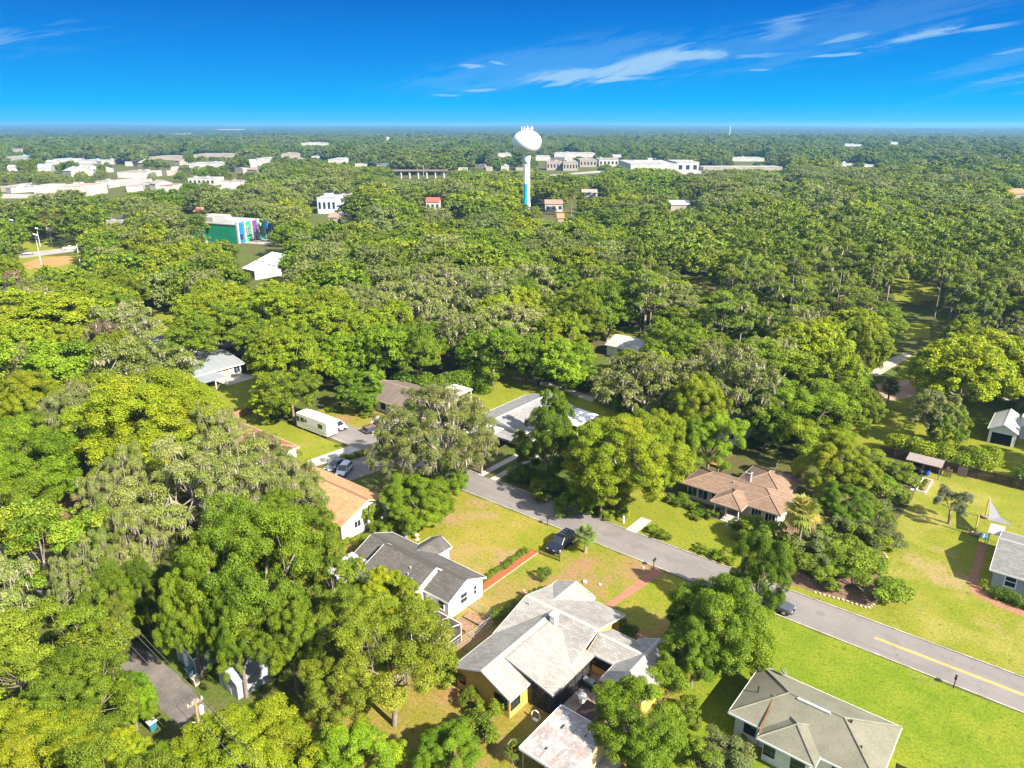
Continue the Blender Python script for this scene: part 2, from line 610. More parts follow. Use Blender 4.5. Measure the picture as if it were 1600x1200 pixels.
def palm_mesh(seed, h, R, nf=34, pal=((.12, .16, .02), (.17, .19, .03), (.24, .21, .05)), dead=.12):
    """Fan palm: round head of stalked fans, some browning ones hanging."""
    rng = np.random.default_rng(seed)
    vs, fs, cs = [], [], []
    n0 = 0
    for k in range(nf):
        az = k * 2.39996 + rng.uniform(-.2, .2)
        el = math.radians(80 - 125 * (k / nf) ** .8) + rng.uniform(-.12, .12)
        hd = np.array([math.cos(az), math.sin(az), 0])
        up = np.array([0, 0, 1.])
        d0 = hd * math.cos(el) + up * math.sin(el)
        base = np.array([0, 0, h])
        stalk = R * rng.uniform(.42, .55)
        tip = base + d0 * stalk + up * -.12 * stalk
        side = np.cross(d0, up)
        side /= np.linalg.norm(side) + 1e-6
        nup = np.cross(side, d0)
        c = np.array(pal[int(rng.integers(0, len(pal)))])
        if k > nf * (1 - dead):
            c = np.array((.24, .15, .07))
        for w in (side * .04, nup * .04):
            vs += [base - w, base + w, tip + w, tip - w]
            fs.append((n0, n0 + 1, n0 + 2, n0 + 3))
            cs.append(c * .9)
            n0 += 4
        nb = 15
        for j in range(nb):
            t = (j - (nb - 1) / 2) / ((nb - 1) / 2) * 1.75
            L = R * .55 * (1 - .16 * abs(t)) * rng.uniform(.85, 1.1)
            dd = d0 * math.cos(t) + side * math.sin(t) + nup * .12
            e1 = tip + dd * L * .6
            e2 = tip + dd * L + np.array([0, 0, -L * rng.uniform(.12, .4)])
            w = np.cross(dd, nup)
            w = w / (np.linalg.norm(w) + 1e-6) * R * .035
            vs += [tip - w * .4, tip + w * .4, e1 + w, e1 - w, e2 + w * .15, e2 - w * .15]
            fs += [(n0, n0 + 1, n0 + 2, n0 + 3), (n0 + 3, n0 + 2, n0 + 4, n0 + 5)]
            cs += [c * rng.uniform(.8, 1.2)] * 2
            n0 += 6
    crown = np_mesh('palm_crown', np.array(vs), np.array(fs), np.array(cs), [LEAF])
    mb = MB()
    r = .17 if h > 3.5 else .2
    mb.tube([(0, 0, -.2), (0, 0, .3), (.06, .02, h * .5), (0, 0, h)], [r * 1.5, r * 1.15, r, r * 1.05], 10)
    me = bpy.data.meshes.new('palm_trunk')
    me.from_pydata(mb.v, [], mb.f)
    me.materials.append(PALMTRUNK)
    return me, crown


PALMS = {}


def palm(a, b, h, R, label, group=None, seed=1, **kw):
    key = (round(h), round(R, 1), seed)
    if key not in PALMS:
        PALMS[key] = palm_mesh(seed, h, R, **kw)
    root = empty('palm_tree', (a, b, 0), label, 'palm tree', group)
    root.rotation_euler.z = random.uniform(0, 6)
    for nm, m in zip(('trunk', 'crown'), PALMS[key]):
        o = bpy.data.objects.new(nm, m)
        o.parent = root
        COL.objects.link(o)
    return root


def hedge(name, pts, w, h, label, cat, pal=None, ls=.2, seed=1, group=None):
    """Continuous row of shrubs grown together along a line."""
    rng = np.random.default_rng(seed)
    V, Fc, C = [], [], []
    n0 = 0
    pal = np.array(pal or KIND['bush']['pal']) * np.array([1.85, 1.72, 1.0])
    for i in range(len(pts) - 1):
        p, q = np.array(pts[i], float), np.array(pts[i + 1], float)
        L = np.linalg.norm(q - p)
        nb = max(1, int(L / (w * .38)))
        for k in range(nb):
            c = p + (q - p) * (k + rng.random()) / nb + rng.normal(size=2) * w * .18
            hh = h * rng.uniform(.7, 1.12)
            for lv in range(2):
                rc = w * rng.uniform(.38, .6)
                cz = hh * (.35 if lv == 0 else .72)
                n = int(4 * math.pi * rc * rc / (ls * ls * .6) * .8)
                dd = unit(rng.normal(size=(n, 3)) + np.array([0, 0, .4]))
                pp = np.array([c[0], c[1], cz]) + dd * rc * (.5 + .55 * np.sqrt(rng.random(n)))[:, None] * np.array([1, 1, .75])
                pp[:, 2] = np.maximum(pp[:, 2], .03)
                nr = unit(dd * .7 + [0, 0, .45] + rng.normal(size=(n, 3)) * .45)
                v, f = leaf_quads(pp, nr, ls, .65, rng)
                V.append(v)
                Fc.append(f + n0)
                n0 += len(v)
                cc = pal[rng.integers(0, len(pal))]
                C.append((cc * .6 + pal[rng.integers(0, len(pal), n)] * .4) * rng.uniform(.7, 1.3, (n, 1)))
    me = np_mesh(name, np.concatenate(V), np.concatenate(Fc), np.concatenate(C), [LEAF])
    o = link(name, me)
    return tag(o, label, cat, group)
# ================================================================ building helpers
WHITE = mat('white_paint', (.78, .77, .74), (.68, .67, .63), .8, .6, fine=(6, .05))
TRIM = mat('white_trim', (.80, .79, .76), rough=.5)
GLASS = glass_mat()
BLACKM = mat('black_metal', (.015, .015, .016), rough=.4, spec=.4)
CONC = mat('concrete', (.42, .39, .35), (.33, .30, .26), .5, .9, fine=(5, .12))
WOOD = mat('weathered_wood', (.30, .22, .15), (.20, .15, .11), 1.2, .85, fine=(8, .2))
DARKWOOD = mat('dark_wood', (.075, .045, .03), (.05, .032, .022), 1.5, .85, fine=(7, .25))
GALV = mat('galvanised_metal', (.48, .49, .50), (.38, .39, .40), 2, .45, metal=.4)


def ext(axis, u, v, z):
    return (u, v, z) if axis == 'a' else (v, u, z)


def gable(W, R, T, axis, u0, u1, v0, v1, zE, zR, rv=None, oh=.4, th=.14, wall_lo=-.1, caps=True, zE2=None):
    """Gabled block: u along the ridge, v across. Roof spans the given edges, walls stand `oh` inside."""
    rv = (v0 + v1) / 2 if rv is None else rv
    zE2 = zE if zE2 is None else zE2
    P = lambda u, v, z: ext(axis, u, v, z)
    e = .03
    flip = axis != 'a'

    def s(pts, t=th, mi=0):
        R.slab(pts[::-1] if flip else pts, t, mi)
    s([P(u0, v0, zE), P(u1, v0, zE), P(u1, rv, zR), P(u0, rv, zR)])
    s([P(u0, rv, zR - .002), P(u1, rv, zR - .002), P(u1, v1, zE2), P(u0, v1, zE2)])
    if caps:
        R.slab([P(u0 - e, rv - .22, zR - .22 * (zR - zE) / (rv - v0) + .03), P(u1 + e, rv - .22, zR - .22 * (zR - zE) / (rv - v0) + .03), P(u1 + e, rv, zR + .035), P(u0 - e, rv, zR + .035)][::-1 if flip else 1], .03, 1)
        R.slab([P(u0 - e, rv, zR + .033), P(u1 + e, rv, zR + .033), P(u1 + e, rv + .22, zR - .22 * (zR - zE2) / (v1 - rv) + .03), P(u0 - e, rv + .22, zR - .22 * (zR - zE2) / (v1 - rv) + .03)][::-1 if flip else 1], .03, 1)
    if W is not None:
        w0, w1, x0, x1 = u0 + oh, u1 - oh, v0 + oh, v1 - oh
        za = zE + (zR - zE) * oh / (rv - v0) - th
        zb = zE2 + (zR - zE2) * oh / (v1 - rv) - th
        prof = [(x0, wall_lo), (x1, wall_lo), (x1, zb), (rv, zR - th - .01), (x0, za)]
        n = len(W.v)
        for u in (w0, w1):
            W.v += [P(u, v, z) for v, z in prof]
        fs = [tuple(n + i for i in range(5)), tuple(n + 9 - i for i in range(5))]
        for i in range(5):
            j = (i + 1) % 5
            fs.append((n + i, n + 5 + i, n + 5 + j, n + j))
        if flip:
            fs = [q[::-1] for q in fs]
        W.f += fs
        W.m += [0] * len(fs)
    if T is not None:     # rake and eave boards
        for u, sg in ((u0, -1), (u1, 1)):
            for (va, za_, vb, zb_) in ((v0, zE, rv, zR), (rv, zR, v1, zE2)):
                o = .035 * sg
                T.slab([P(u + min(o, 0) , va, za_ + .02), P(u + max(o, 0), va, za_ + .02), P(u + max(o, 0), vb, zb_ + .02), P(u + min(o, 0), vb, zb_ + .02)][::-1 if flip else 1], .2)
        for v, sg, z in ((v0, -1, zE), (v1, 1, zE2)):
            a_, b_ = sorted((v, v + .035 * sg))
            x = [(u0, u1), (a_, b_)]
            if axis == 'a':
                T.box(u0, u1, a_, b_, z - .19, z + .015)
            else:
                T.box(a_, b_, u0, u1, z - .19, z + .015)


def hip(W, R, T, a0, a1, b0, b1, zE, zR, oh=.45, th=.14, caps=True):
    la, lb = a1 - a0, b1 - b0
    if la >= lb:
        r0, r1 = (a0 + lb / 2, (b0 + b1) / 2), (a1 - lb / 2, (b0 + b1) / 2)
    else:
        r0, r1 = ((a0 + a1) / 2, b0 + la / 2), ((a0 + a1) / 2, b1 - la / 2)
    A, B_, C_, D = (a0, b0, zE), (a1, b0, zE), (a1, b1, zE), (a0, b1, zE)
    P, Q = (*r0, zR), (*r1, zR)
    if la >= lb:
        fs = [[A, B_, Q, P], [B_, C_, Q], [C_, D, P, Q], [D, A, P]]
        hips = [(A, P), (D, P), (B_, Q), (C_, Q), (P, Q)]
    else:
        fs = [[A, B_, P], [B_, C_, Q, P], [C_, D, Q], [D, A, P, Q]]
        hips = [(A, P), (B_, P), (C_, Q), (D, Q), (P, Q)]
    n = len(R.v)
    for f in fs:
        R.poly(f)
    R.box(a0, a1, b0, b1, zE - th, zE - .004)
    if caps:
        for p, q in hips:
            p, q = Vector(p), Vector(q)
            R.tube([p + Vector((0, 0, .02)), q + Vector((0, 0, .02))], .10, 5, 1)
    if W is not None:
        W.box(a0 + oh, a1 - oh, b0 + oh, b1 - oh, -.1, zE - th + .01)
    if T is not None:
        t = .035
        T.box(a0 - t, a1 + t, b0 - t, b0, zE - .18, zE + .015)
        T.box(a0 - t, a1 + t, b1, b1 + t, zE - .18, zE + .015)
        T.box(a0 - t, a0, b0, b1, zE - .18, zE + .015)
        T.box(a1, a1 + t, b0, b1, zE - .18, zE + .015)


def fbox(mb, face, plane, u0, u1, z0, z1, d0, d1, mi=0):
    """Box on a wall face: u along the wall, from d0 to d1 out of the plane."""
    sg = 1 if face[0] == '+' else -1
    p, q = sorted((plane + sg * d0, plane + sg * d1))
    if face[1] == 'a':
        mb.box(p, q, u0, u1, z0, z1, mi)
    else:
        mb.box(u0, u1, p, q, z0, z1, mi)


def window(parent, face, u, plane, z0, w, h, frame=None, cols=2, rows=1, bar=.06):
    fm = MB()
    u0, u1 = u - w / 2, u + w / 2
    fbox(fm, face, plane, u0 - bar, u0, z0, z0 + h, -.02, .06)
    fbox(fm, face, plane, u1, u1 + bar, z0, z0 + h, -.02, .06)
    fbox(fm, face, plane, u0 - bar, u1 + bar, z0 - bar * 1.3, z0, -.02, .09)
    fbox(fm, face, plane, u0 - bar, u1 + bar, z0 + h, z0 + h + bar, -.02, .07)
    for i in range(1, cols):
        x = u0 + w * i / cols
        fbox(fm, face, plane, x - bar * .35, x + bar * .35, z0, z0 + h, .018, .045)
    for i in range(1, rows):
        z = z0 + h * i / rows
        fbox(fm, face, plane, u0, u1, z - bar * .35, z + bar * .35, .02, .043)
    o = fm.build('window', frame or TRIM, parent)
    g = MB()
    fbox(g, face, plane, u0, u1, z0, z0 + h, -.02, .015)
    g.build('pane', GLASS, o)
    return o


def door(parent, face, u, plane, w, h, m, z0=0.0, knob=True):
    d = MB()
    fbox(d, face, plane, u - w / 2, u + w / 2, z0, z0 + h, -.02, .04)
    for k in (.18, .58):
        fbox(d, face, plane, u - w * .34, u + w * .34, z0 + h * k, z0 + h * (k + .3), .03, .055)
    o = d.build('door', m, parent)
    if knob:
        k = MB()
        fbox(k, face, plane, u + w * .36, u + w * .42, z0 + .95, z0 + 1.02, .03, .1)
        k.build('handle', GALV, o)
    return o


def house(name, ctr, label, cat='house', group=None):
    return empty(name, (ctr[0], ctr[1], 0), label, cat, group)


def roof_vents(parent, roofo, spots, m=None):
    for (x, y, z, r, h) in spots:
        mb = MB()
        mb.tube([(x, y, z - .3), (x, y, z + h)], r, 10)
        mb.tube([(x, y, z + h), (x, y, z + h + .06)], r * 1.5, 10)
        mb.build('vent_pipe', m or GALV, roofo)


# ================================================================ the houses by the street
SH_PALE = shingle_mat('pale_shingles', (.285, .268, .245), (.235, .22, .20), (.185, .172, .155), .35)
CAP_PALE = mat('pale_ridge_cap', (.37, .35, .325), (.30, .285, .26), 2, .9)
YELLOW = mat('yellow_stucco', (.60, .37, .085), (.52, .31, .07), .7, .85, fine=(5, .08))
CREAM = mat('cream_stucco', (.62, .50, .30), (.55, .43, .25), .7, .85, fine=(5, .08))


def screen_mat():
    m, nt, out = new_mat('insect_screen')
    tr = N(nt, 'ShaderNodeBsdfTransparent')
    df = N(nt, 'ShaderNodeBsdfDiffuse')
    df.inputs['Color'].default_value = (.05, .05, .055, 1)
    mx = N(nt, 'ShaderNodeMixShader', inp={0: .55})
    lk(nt, tr.outputs[0], mx.inputs[1])
    lk(nt, df.outputs[0], mx.inputs[2])
    lk(nt, mx.outputs[0], out.inputs['Surface'])
    return m


SCREEN = screen_mat()


def house_yellow():
    h = house('yellow_house', (-36, 50), 'long L-shaped yellow stucco house with pale grey shingle roofs and a dark screened porch')
    W, R, T = MB(), MB(), MB()
    E, Z = 2.6, 4.2
    # front block along the street, its far half
    gable(W, R, T, 'a', -42.4, -32.9, 49.6, 61.2, E, 4.2, rv=55.4, oh=.5)
    # cross gable towards the street
    gable(None, R, T, 'b', 56.6, 61.7, -42.6, -37.2, 2.72, 3.7, oh=.4)
    # rear gable
    gable(W, R, T, 'b', 43.1, 55.4, -42.3, -34.8, E, Z, rv=-38.4, oh=.35)
    # porch roof sliding out from the rear gable at a flatter pitch
    R.slab([(-37.8, 46.2, 4.06), (-32.0, 46.2, 2.62), (-32.0, 53.4, 2.62), (-37.8, 53.4, 4.06)], .13)
    R.slab([(-37.85, 46.12, 4.1), (-32.0, 46.12, 2.66), (-32.0, 46.2, 2.66), (-37.85, 46.2, 4.1)], .2, 1)
    # side wing with its cross gable
    gable(W, R, T, 'a', -33.0, -27.0, 53.6, 58.2, E - .05, 3.55, rv=55.7, oh=.4)
    gable(W, R, T, 'b', 50.9, 58.7, -29.8, -25.0, E - .02, 3.75, rv=-27.4, oh=.35)
    W.build('wall', YELLOW, h)
    ro = R.build('roof', [SH_PALE, CAP_PALE], h)
    T.build('fascia', mat('pale_fascia', (.55, .53, .49), rough=.7), h)
    # gable face trim
    g = MB()
    for p, q in (((-41.9, 2.72), (-38.4, 4.02)), ((-38.4, 4.02), (-35.2, 2.72))):
        g.slab([(p[0], 43.35, p[1]), (p[0], 43.44, p[1]), (q[0], 43.44, q[1]), (q[0], 43.35, q[1])][::-1], .32)
    g.build('gable_board', mat('dark_gable_board', (.05, .04, .03), rough=.8), h)
    # corner windows on the rear gable
    window(h, '-b', -36.2, 43.45, .95, 1.5, 1.25, BLACKM, 3, 2)
    window(h, '+a', 44.3, -35.15, .95, 1.35, 1.25, BLACKM, 2, 2)
    window(h, '-b', -41.2, 43.45, 1.0, .7, .9, BLACKM, 1, 2)
    # wing windows onto the court
    window(h, '-b', -31.5, 54.0, 1.0, 2.8, 1.2, BLACKM, 4, 1)
    window(h, '-a', 52.7, -29.45, .9, 1.5, 1.3, BLACKM, 2, 1)
    window(h, '+a', 55.0, -25.35, 1.0, 1.4, 1.1, BLACKM, 2, 2)
    door(h, '+a', 47.0, -35.15, .9, 2.05, CREAM)
    # screened porch: posts, rails, mesh
    P = MB()
    x0, x1, y0, y1 = -34.7, -32.25, 46.35, 52.9
    for y in np.linspace(y0, y1, 6):
        P.box(x1 - .05, x1 + .05, y - .05, y + .05, 0, 2.55)
    for x in np.linspace(x0, x1, 4)[:-1]:
        P.box(x - .04, x + .04, y0 - .05, y0 + .05, 0, 2.75 + (x1 - x) * .2)
    for z in (.05, .9, 1.75):
        P.box(x1 - .035, x1 + .035, y0, y1, z, z + .07)
        P.box(x0, x1 - .05, y0 - .035, y0 + .035, z + .002, z + .068)
    P.box(x1 - .06, x1 + .06, y0, y1, 2.46, 2.56)
    po = P.build('porch_frame', BLACKM, h)
    s = MB()
    s.box(x1 - .008, x1 + .008, y0, y1, .1, 2.47)
    s.box(x0, x1 - .06, y0 - .008, y0 + .008, .1, 2.6)
    s.build('screen', SCREEN, po)
    s = MB()
    s.box(x0, x1, y0, y1, 0, .06)
    s.build('porch_floor', CONC, h)
    # chimney and dark cowl
    c = MB()
    c.box(-37.75, -37.15, 53.5, 54.2, 3.2, 4.75)
    c.box(-37.82, -37.08, 53.43, 54.27, 4.75, 4.87)
    co = c.build('chimney', WHITE, h)
    c = MB()
    c.box(-38.35, -37.8, 53.6, 54.1, 3.8, 4.32)
    c.build('roof_cowl', mat('blue_grey_metal', (.09, .11, .14), rough=.5), h)
    roof_vents(h, ro, [(-41.3, 54.5, 3.95, .05, .3), (-36.3, 50.2, 3.45, .05, .25)])
    # white boxes on the left end
    c = MB()
    c.box(-42.55, -42.05, 52.6, 53.5, 1.6, 2.3)
    c.build('meter_box', GALV, h)


def house_white():
    h = house('white_house', (-58, 53), 'white sided house with dark grey shingle roofs beside the red mulch strip')
    SH = shingle_mat('charcoal_shingles', (.085, .078, .072), (.125, .112, .10), (.06, .055, .052), .4)
    CAP = mat('charcoal_cap', (.07, .065, .06), rough=.9)
    W, R, T = MB(), MB(), MB()
    gable(W, R, T, 'a', -66.2, -49.7, 50.4, 57.0, 2.6, 4.05, rv=53.6, oh=.35)
    gable(W, R, T, 'a', -62.3, -53.5, 47.2, 55.2, 2.55, 4.72, rv=52.4, oh=.35)
    gable(W, R, T, 'b', 55.2, 59.4, -61.4, -57.6, 2.55, 3.5, oh=.3)
    W.build('wall', WHITE, h)
    ro = R.build('roof', [SH, CAP], h)
    T.build('fascia', TRIM, h)
    p = MB()
    p.slab([(-66.6, 45.6, 2.35), (-62.35, 45.6, 2.35), (-62.35, 50.5, 2.62), (-66.6, 50.5, 2.62)], .1)
    po = p.build('patio_roof', mat('pale_metal_roof', (.62, .66, .70), (.55, .58, .6), 1, .4, stretch=(6, .5, 1)), h)
    for x in (-66.4, -64.5, -62.5):
        p = MB()
        p.box(x - .05, x + .05, 45.75, 45.85, 0, 2.3)
        p.build('patio_post', TRIM, po)
    window(h, '+a', 53.3, -50.05, .95, 1.1, 1.3, TRIM, 1, 2)
    window(h, '+a', 55.3, -50.05, 1.0, .5, 1.2, TRIM, 1, 2)
    door(h, '+a', 51.6, -50.05, .8, 2.0, mat('grey_door', (.35, .35, .36), rough=.6))
    window(h, '-b', -51.2, 50.75, 1.0, .8, 1.1, TRIM, 1, 2)
    window(h, '+a', 57.6, -57.9, 1.0, .9, 1.0, TRIM, 2, 1)
    window(h, '-b', -56.0, 47.55, .9, 1.3, 1.1, TRIM, 2, 1)
    roof_vents(h, ro, [(-56.0, 50.2, 3.75, .07, .3), (-55.0, 49.9, 3.6, .05, .35), (-54.6, 49.7, 3.5, .05, .3), (-56.4, 51.0, 4.1, .09, .2)])


def house_tan():
    h = house('tan_house', (-80, 58), 'white and tan gabled house with a weathered orange-brown shingle roof')
    SH = shingle_mat('orange_shingles', (.38, .21, .105), (.44, .26, .135), (.26, .135, .075), .45)
    CAP = mat('dark_orange_cap', (.22, .12, .07), rough=.9)
    W, R, T = MB(), MB(), MB()
    gable(W, R, T, 'a', -89.5, -72.5, 53.5, 63.0, 2.65, 4.75, rv=58.5, oh=.45)
    W.build('wall', WHITE, h)
    ro = R.build('roof', [SH, CAP], h)
    T.build('fascia', mat('tan_fascia', (.5, .38, .25), rough=.7), h)
    w = MB()
    w.box(-89, -73.0, 53.82, 53.94, .0, 2.55)
    w.build('rear_siding', mat('tan_siding', (.46, .35, .21), (.40, .30, .18), .6, .85, stretch=(1, 1, 14)), h)
    for u in (-76.2, -78.4, -81.2):
        window(h, '-b', u, 53.82, 1.35, .95, .6, BLACKM, 2, 1)
    window(h, '-b', -74.2, 53.82, .1, 1.1, 1.9, BLACKM, 2, 1)
    window(h, '+a', 56.6, -72.95, 1.1, 1.1, 1.0, TRIM, 2, 1)
    window(h, '+a', 60.6, -72.95, 1.1, 1.0, 1.0, TRIM, 2, 1)


def house_brown_hip():
    h = house('brown_hip_house', (-35, 97), 'cream house under low brown hipped roofs across the street behind a shrub border')
    SH = shingle_mat('brown_shingles', (.185, .122, .084), (.22, .15, .106), (.15, .098, .068), .4)
    CAP = mat('brown_cap', (.25, .165, .12), rough=.9)
    W, R, T = MB(), MB(), MB()
    hip(W, R, T, -42.7, -27.6, 94.4, 101.2, 2.6, 4.05, oh=.7)
    hip(W, R, T, -36.4, -28.6, 98.6, 107.2, 2.62, 4.25, oh=.6)
    hip(None, R, T, -36.8, -32.1, 91.6, 97.6, 2.63, 3.6, oh=.6)
    hip(W, R, T, -32.6, -27.3, 93.8, 99.5, 2.58, 3.75, oh=.6)
    W.build('wall', mat('cream_brick', (.60, .52, .42), (.50, .42, .33), .8, .9, fine=(7, .12)), h)
    ro = R.build('roof', [SH, CAP], h)
    T.build('fascia', mat('brown_fascia', (.42, .33, .26), rough=.7), h)
    for u in (-41.1, -39.4):
        window(h, '-b', u, 95.1, .6, 1.4, 1.5, TRIM, 2, 1)
    window(h, '-b', -37.5, 95.1, .9, 1.0, 1.2, TRIM, 2, 1)
    for u in (-30.9, -28.9):
        window(h, '-b', u, 94.4, .8, 1.4, 1.3, TRIM, 3, 1)
    door(h, '-b', -34.2, 95.1, 1.0, 2.05, mat('orange_door', (.45, .16, .04), rough=.6))
    for x in (-36.2, -34.5, -32.7):
        p = MB()
        p.box(x - .07, x + .07, 92.1, 92.24, 0, 2.5)
        p.build('porch_post', TRIM, h)
    p = MB()
    p.box(-36.3, -32.5, 91.7, 95.1, 0, .12)
    p.box(-33.9, -32.6, 90.6, 91.7, 0, .06)
    p.build('porch_floor', CONC, h)
    c = MB()
    c.box(-34.7, -33.9, 99.0, 99.6, 3.5, 4.9)
    c.box(-34.8, -33.8, 98.9, 99.7, 4.9, 5.0)
    co = c.build('chimney', mat('grey_brick', (.34, .31, .29), (.26, .23, .21), 3, .9), h)
    c = MB()
    c.box(-34.55, -34.05, 99.1, 99.5, 5.0, 5.1)
    c.build('flue', BLACKM, co)
    roof_vents(h, ro, [(-38.9, 98.9, 3.7, .05, .5), (-32.0, 104.5, 3.6, .04, 1.6), (-35.6, 97.0, 3.8, .09, .2)])


def house_grey_right():
    h = house('grey_house', (4, 102), 'pale grey sided house with a grey gable roof at the edge of the big lawn')
    SH = shingle_mat('mid_grey_shingles', (.155, .15, .142), (.19, .184, .175), (.125, .12, .116), .4)
    W, R, T = MB(), MB(), MB()
    gable(W, R, T, 'a', -2.7, 14, 96.8, 108.4, 2.62, 4.3, rv=102.6, oh=.45)
    gable(W, R, T, 'b', 90.5, 102.6, 6, 15, 2.64, 4.0, oh=.4)
    W.build('wall', mat('grey_siding', (.42, .42, .42), (.38, .38, .385), .5, .8, stretch=(1, 1, 12)), h)
    ro = R.build('roof', [SH, mat('grey_cap', (.27, .262, .255), rough=.9)], h)
    T.build('fascia', TRIM, h)
    window(h, '-b', -.4, 97.25, .9, 1.05, 1.35, TRIM, 1, 2, .14)
    window(h, '-b', 3.2, 97.25, .9, 1.05, 1.35, TRIM, 1, 2, .14)
    window(h, '-a', 99.6, -2.25, 1.0, 1.0, 1.2, TRIM, 1, 2, .12)
    # patio frame on the far side
    p = MB()
    for x in (-4.0, -2.6):
        for y in (107.4, 109.8):
            p.box(x - .05, x + .05, y - .05, y + .05, 0, 2.4)
    p.slab([(-4.2, 107.0, 2.45), (-2.5, 107.0, 2.5), (-2.5, 110.1, 2.5), (-4.2, 110.1, 2.45)], .08)
    p.build('patio_cover', mat('grey_cover', (.34, .34, .35), rough=.6), h)


def house_green_hip():
    h = house('grey_green_house', (-11, 58), 'white house with a stained grey-green hipped roof beside the wooden deck')
    SH = mat('grey_green_shingles', (.175, .166, .122), (.125, .12, .085), .45, .9, fine=(7, .14), lo=.3, hi=.7)
    CAP = mat('grey_green_cap', (.205, .195, .148), (.155, .148, .11), 1, .9)
    W, R, T = MB(), MB(), MB()
    hip(W, R, T, -18.2, -5.2, 54.7, 62.8, 2.6, 4.25, oh=.55)
    hip(W, R, T, -15.0, -9.9, 53.4, 58.6, 2.62, 3.72, oh=.5)
    W.build('wall', mat('dirty_white_wall', (.62, .60, .54), (.54, .52, .46), .7, .8, fine=(5, .06)), h)
    ro = R.build('roof', [SH, CAP], h)
    T.build('gutter', TRIM, h)
    v = MB()
    v.box(-13.3, -10.4, 58.42, 58.58, 4.2, 4.36)
    v.build('ridge_vent', TRIM, ro)
    roof_vents(h, ro, [(-16.8, 58.2, 3.5, .06, .3), (-8.7, 58.8, 3.95, .08, .3), (-7.3, 57.0, 3.4, .06, .25)], BLACKM)
    window(h, '-b', -16.2, 55.25, .9, 1.0, 1.2, BLACKM, 2, 1)
    window(h, '-b', -13.9, 53.9, .9, .9, 1.2, BLACKM, 2, 2)
    window(h, '-b', -11.4, 53.9, .9, 1.1, 1.2, BLACKM, 2, 2)
    window(h, '-b', -8.4, 55.25, .9, 1.0, 1.2, BLACKM, 2, 1)
    door(h, '-b', -7.2, 55.25, .85, 2.0, mat('brown_door', (.2, .1, .05), rough=.6))
    window(h, '-a', 57.5, -17.65, 1.0, 1.0, 1.1, BLACKM, 2, 1)
    # rust streak down the roof valley
    d = MB()
    d.slab([(-15.06, 54.0, 2.66), (-14.86, 54.0, 2.66), (-15.15, 58.1, 3.98), (-15.25, 58.1, 3.98)], .035)
    d.build('rusty_flashing', mat('rust', (.16, .075, .03), (.22, .13, .07), 2, .95), ro)
    d = MB()
    d.tube([(-14.97, 53.95, 0), (-14.97, 53.95, 2.62)], .045, 8)
    d.build('downpipe', MATS['rust'], h)
    # satellite dish at the far eave
    d = MB()
    x, y, z = -15.9, 62.5, 2.65
    d.tube([(x, y, z - .3), (x, y, z + .45)], .03, 8)
    so = d.build('satellite_dish', GALV, h)
    d = MB()
    ax = Vector((.35, .55, .6)).normalized()
    X = ax.orthogonal().normalized()
    Y = ax.cross(X)
    c = Vector((x, y, z + .55))
    rings = [(0, -.12), (.2, -.10), (.36, -.04), (.45, .03), (.44, .05), (.34, -.01), (.18, -.07), (.0, -.09)]
    n = 18
    for r, o in rings:
        for k in range(n):
            t = 2 * math.pi * k / n
            d.v.append(tuple(c + X * (r + .001) * math.cos(t) + Y * (r + .001) * math.sin(t) + ax * o))
    for i in range(len(rings) - 1):
        for k in range(n):
            a, b = i * n + k, i * n + (k + 1) % n
            d.f.append((a, b, b + n, a + n))
            d.m.append(0)
    d.tube([c - Y * .4, c + ax * .42], .015, 6)
    d.build('reflector', mat('dish_grey', (.30, .31, .32), rough=.45), so, smooth=True)


def deck():
    h = empty('wooden_deck', (-3, 57, 0), 'brown plank deck with black slatted railings at the corner of the grey-green roofed house', 'deck')
    b = MB()
    for k in range(26):
        x = -4.9 + k * .155
        b.box(x, x + .14, 53.2, 59.6, .34, .40)
    b.box(-4.9, -.9, 53.2, 53.3, .1, .34)
    b.box(-4.9, -.9, 59.5, 59.6, .1, .34)
    b.build('floor_boards', mat('red_brown_planks', (.23, .11, .075), (.17, .085, .06), 1.5, .8, fine=(6, .2)), h)
    for (x0, x1, y0, y1) in ((-4.75, -3.75, 59.55, 59.6), (-2.6, -.9, 59.55, 59.6), (-.95, -.9, 53.2, 59.5)):
        r = MB()
        for z in (.55, .7, .85, 1.0, 1.15, 1.3):
            r.box(x0, x1, y0, y1, z, z + .09)
        for x in (x0, x1 - .06):
            r.box(x, x + .07, y0 - .02, y0 + .06, .38, 1.42)
        r.build('railing', BLACKM, h)
    b = MB()
    b.box(-3.7, -2.65, 59.35, 59.62, .4, .78)
    b.build('bench', WHITE, h)


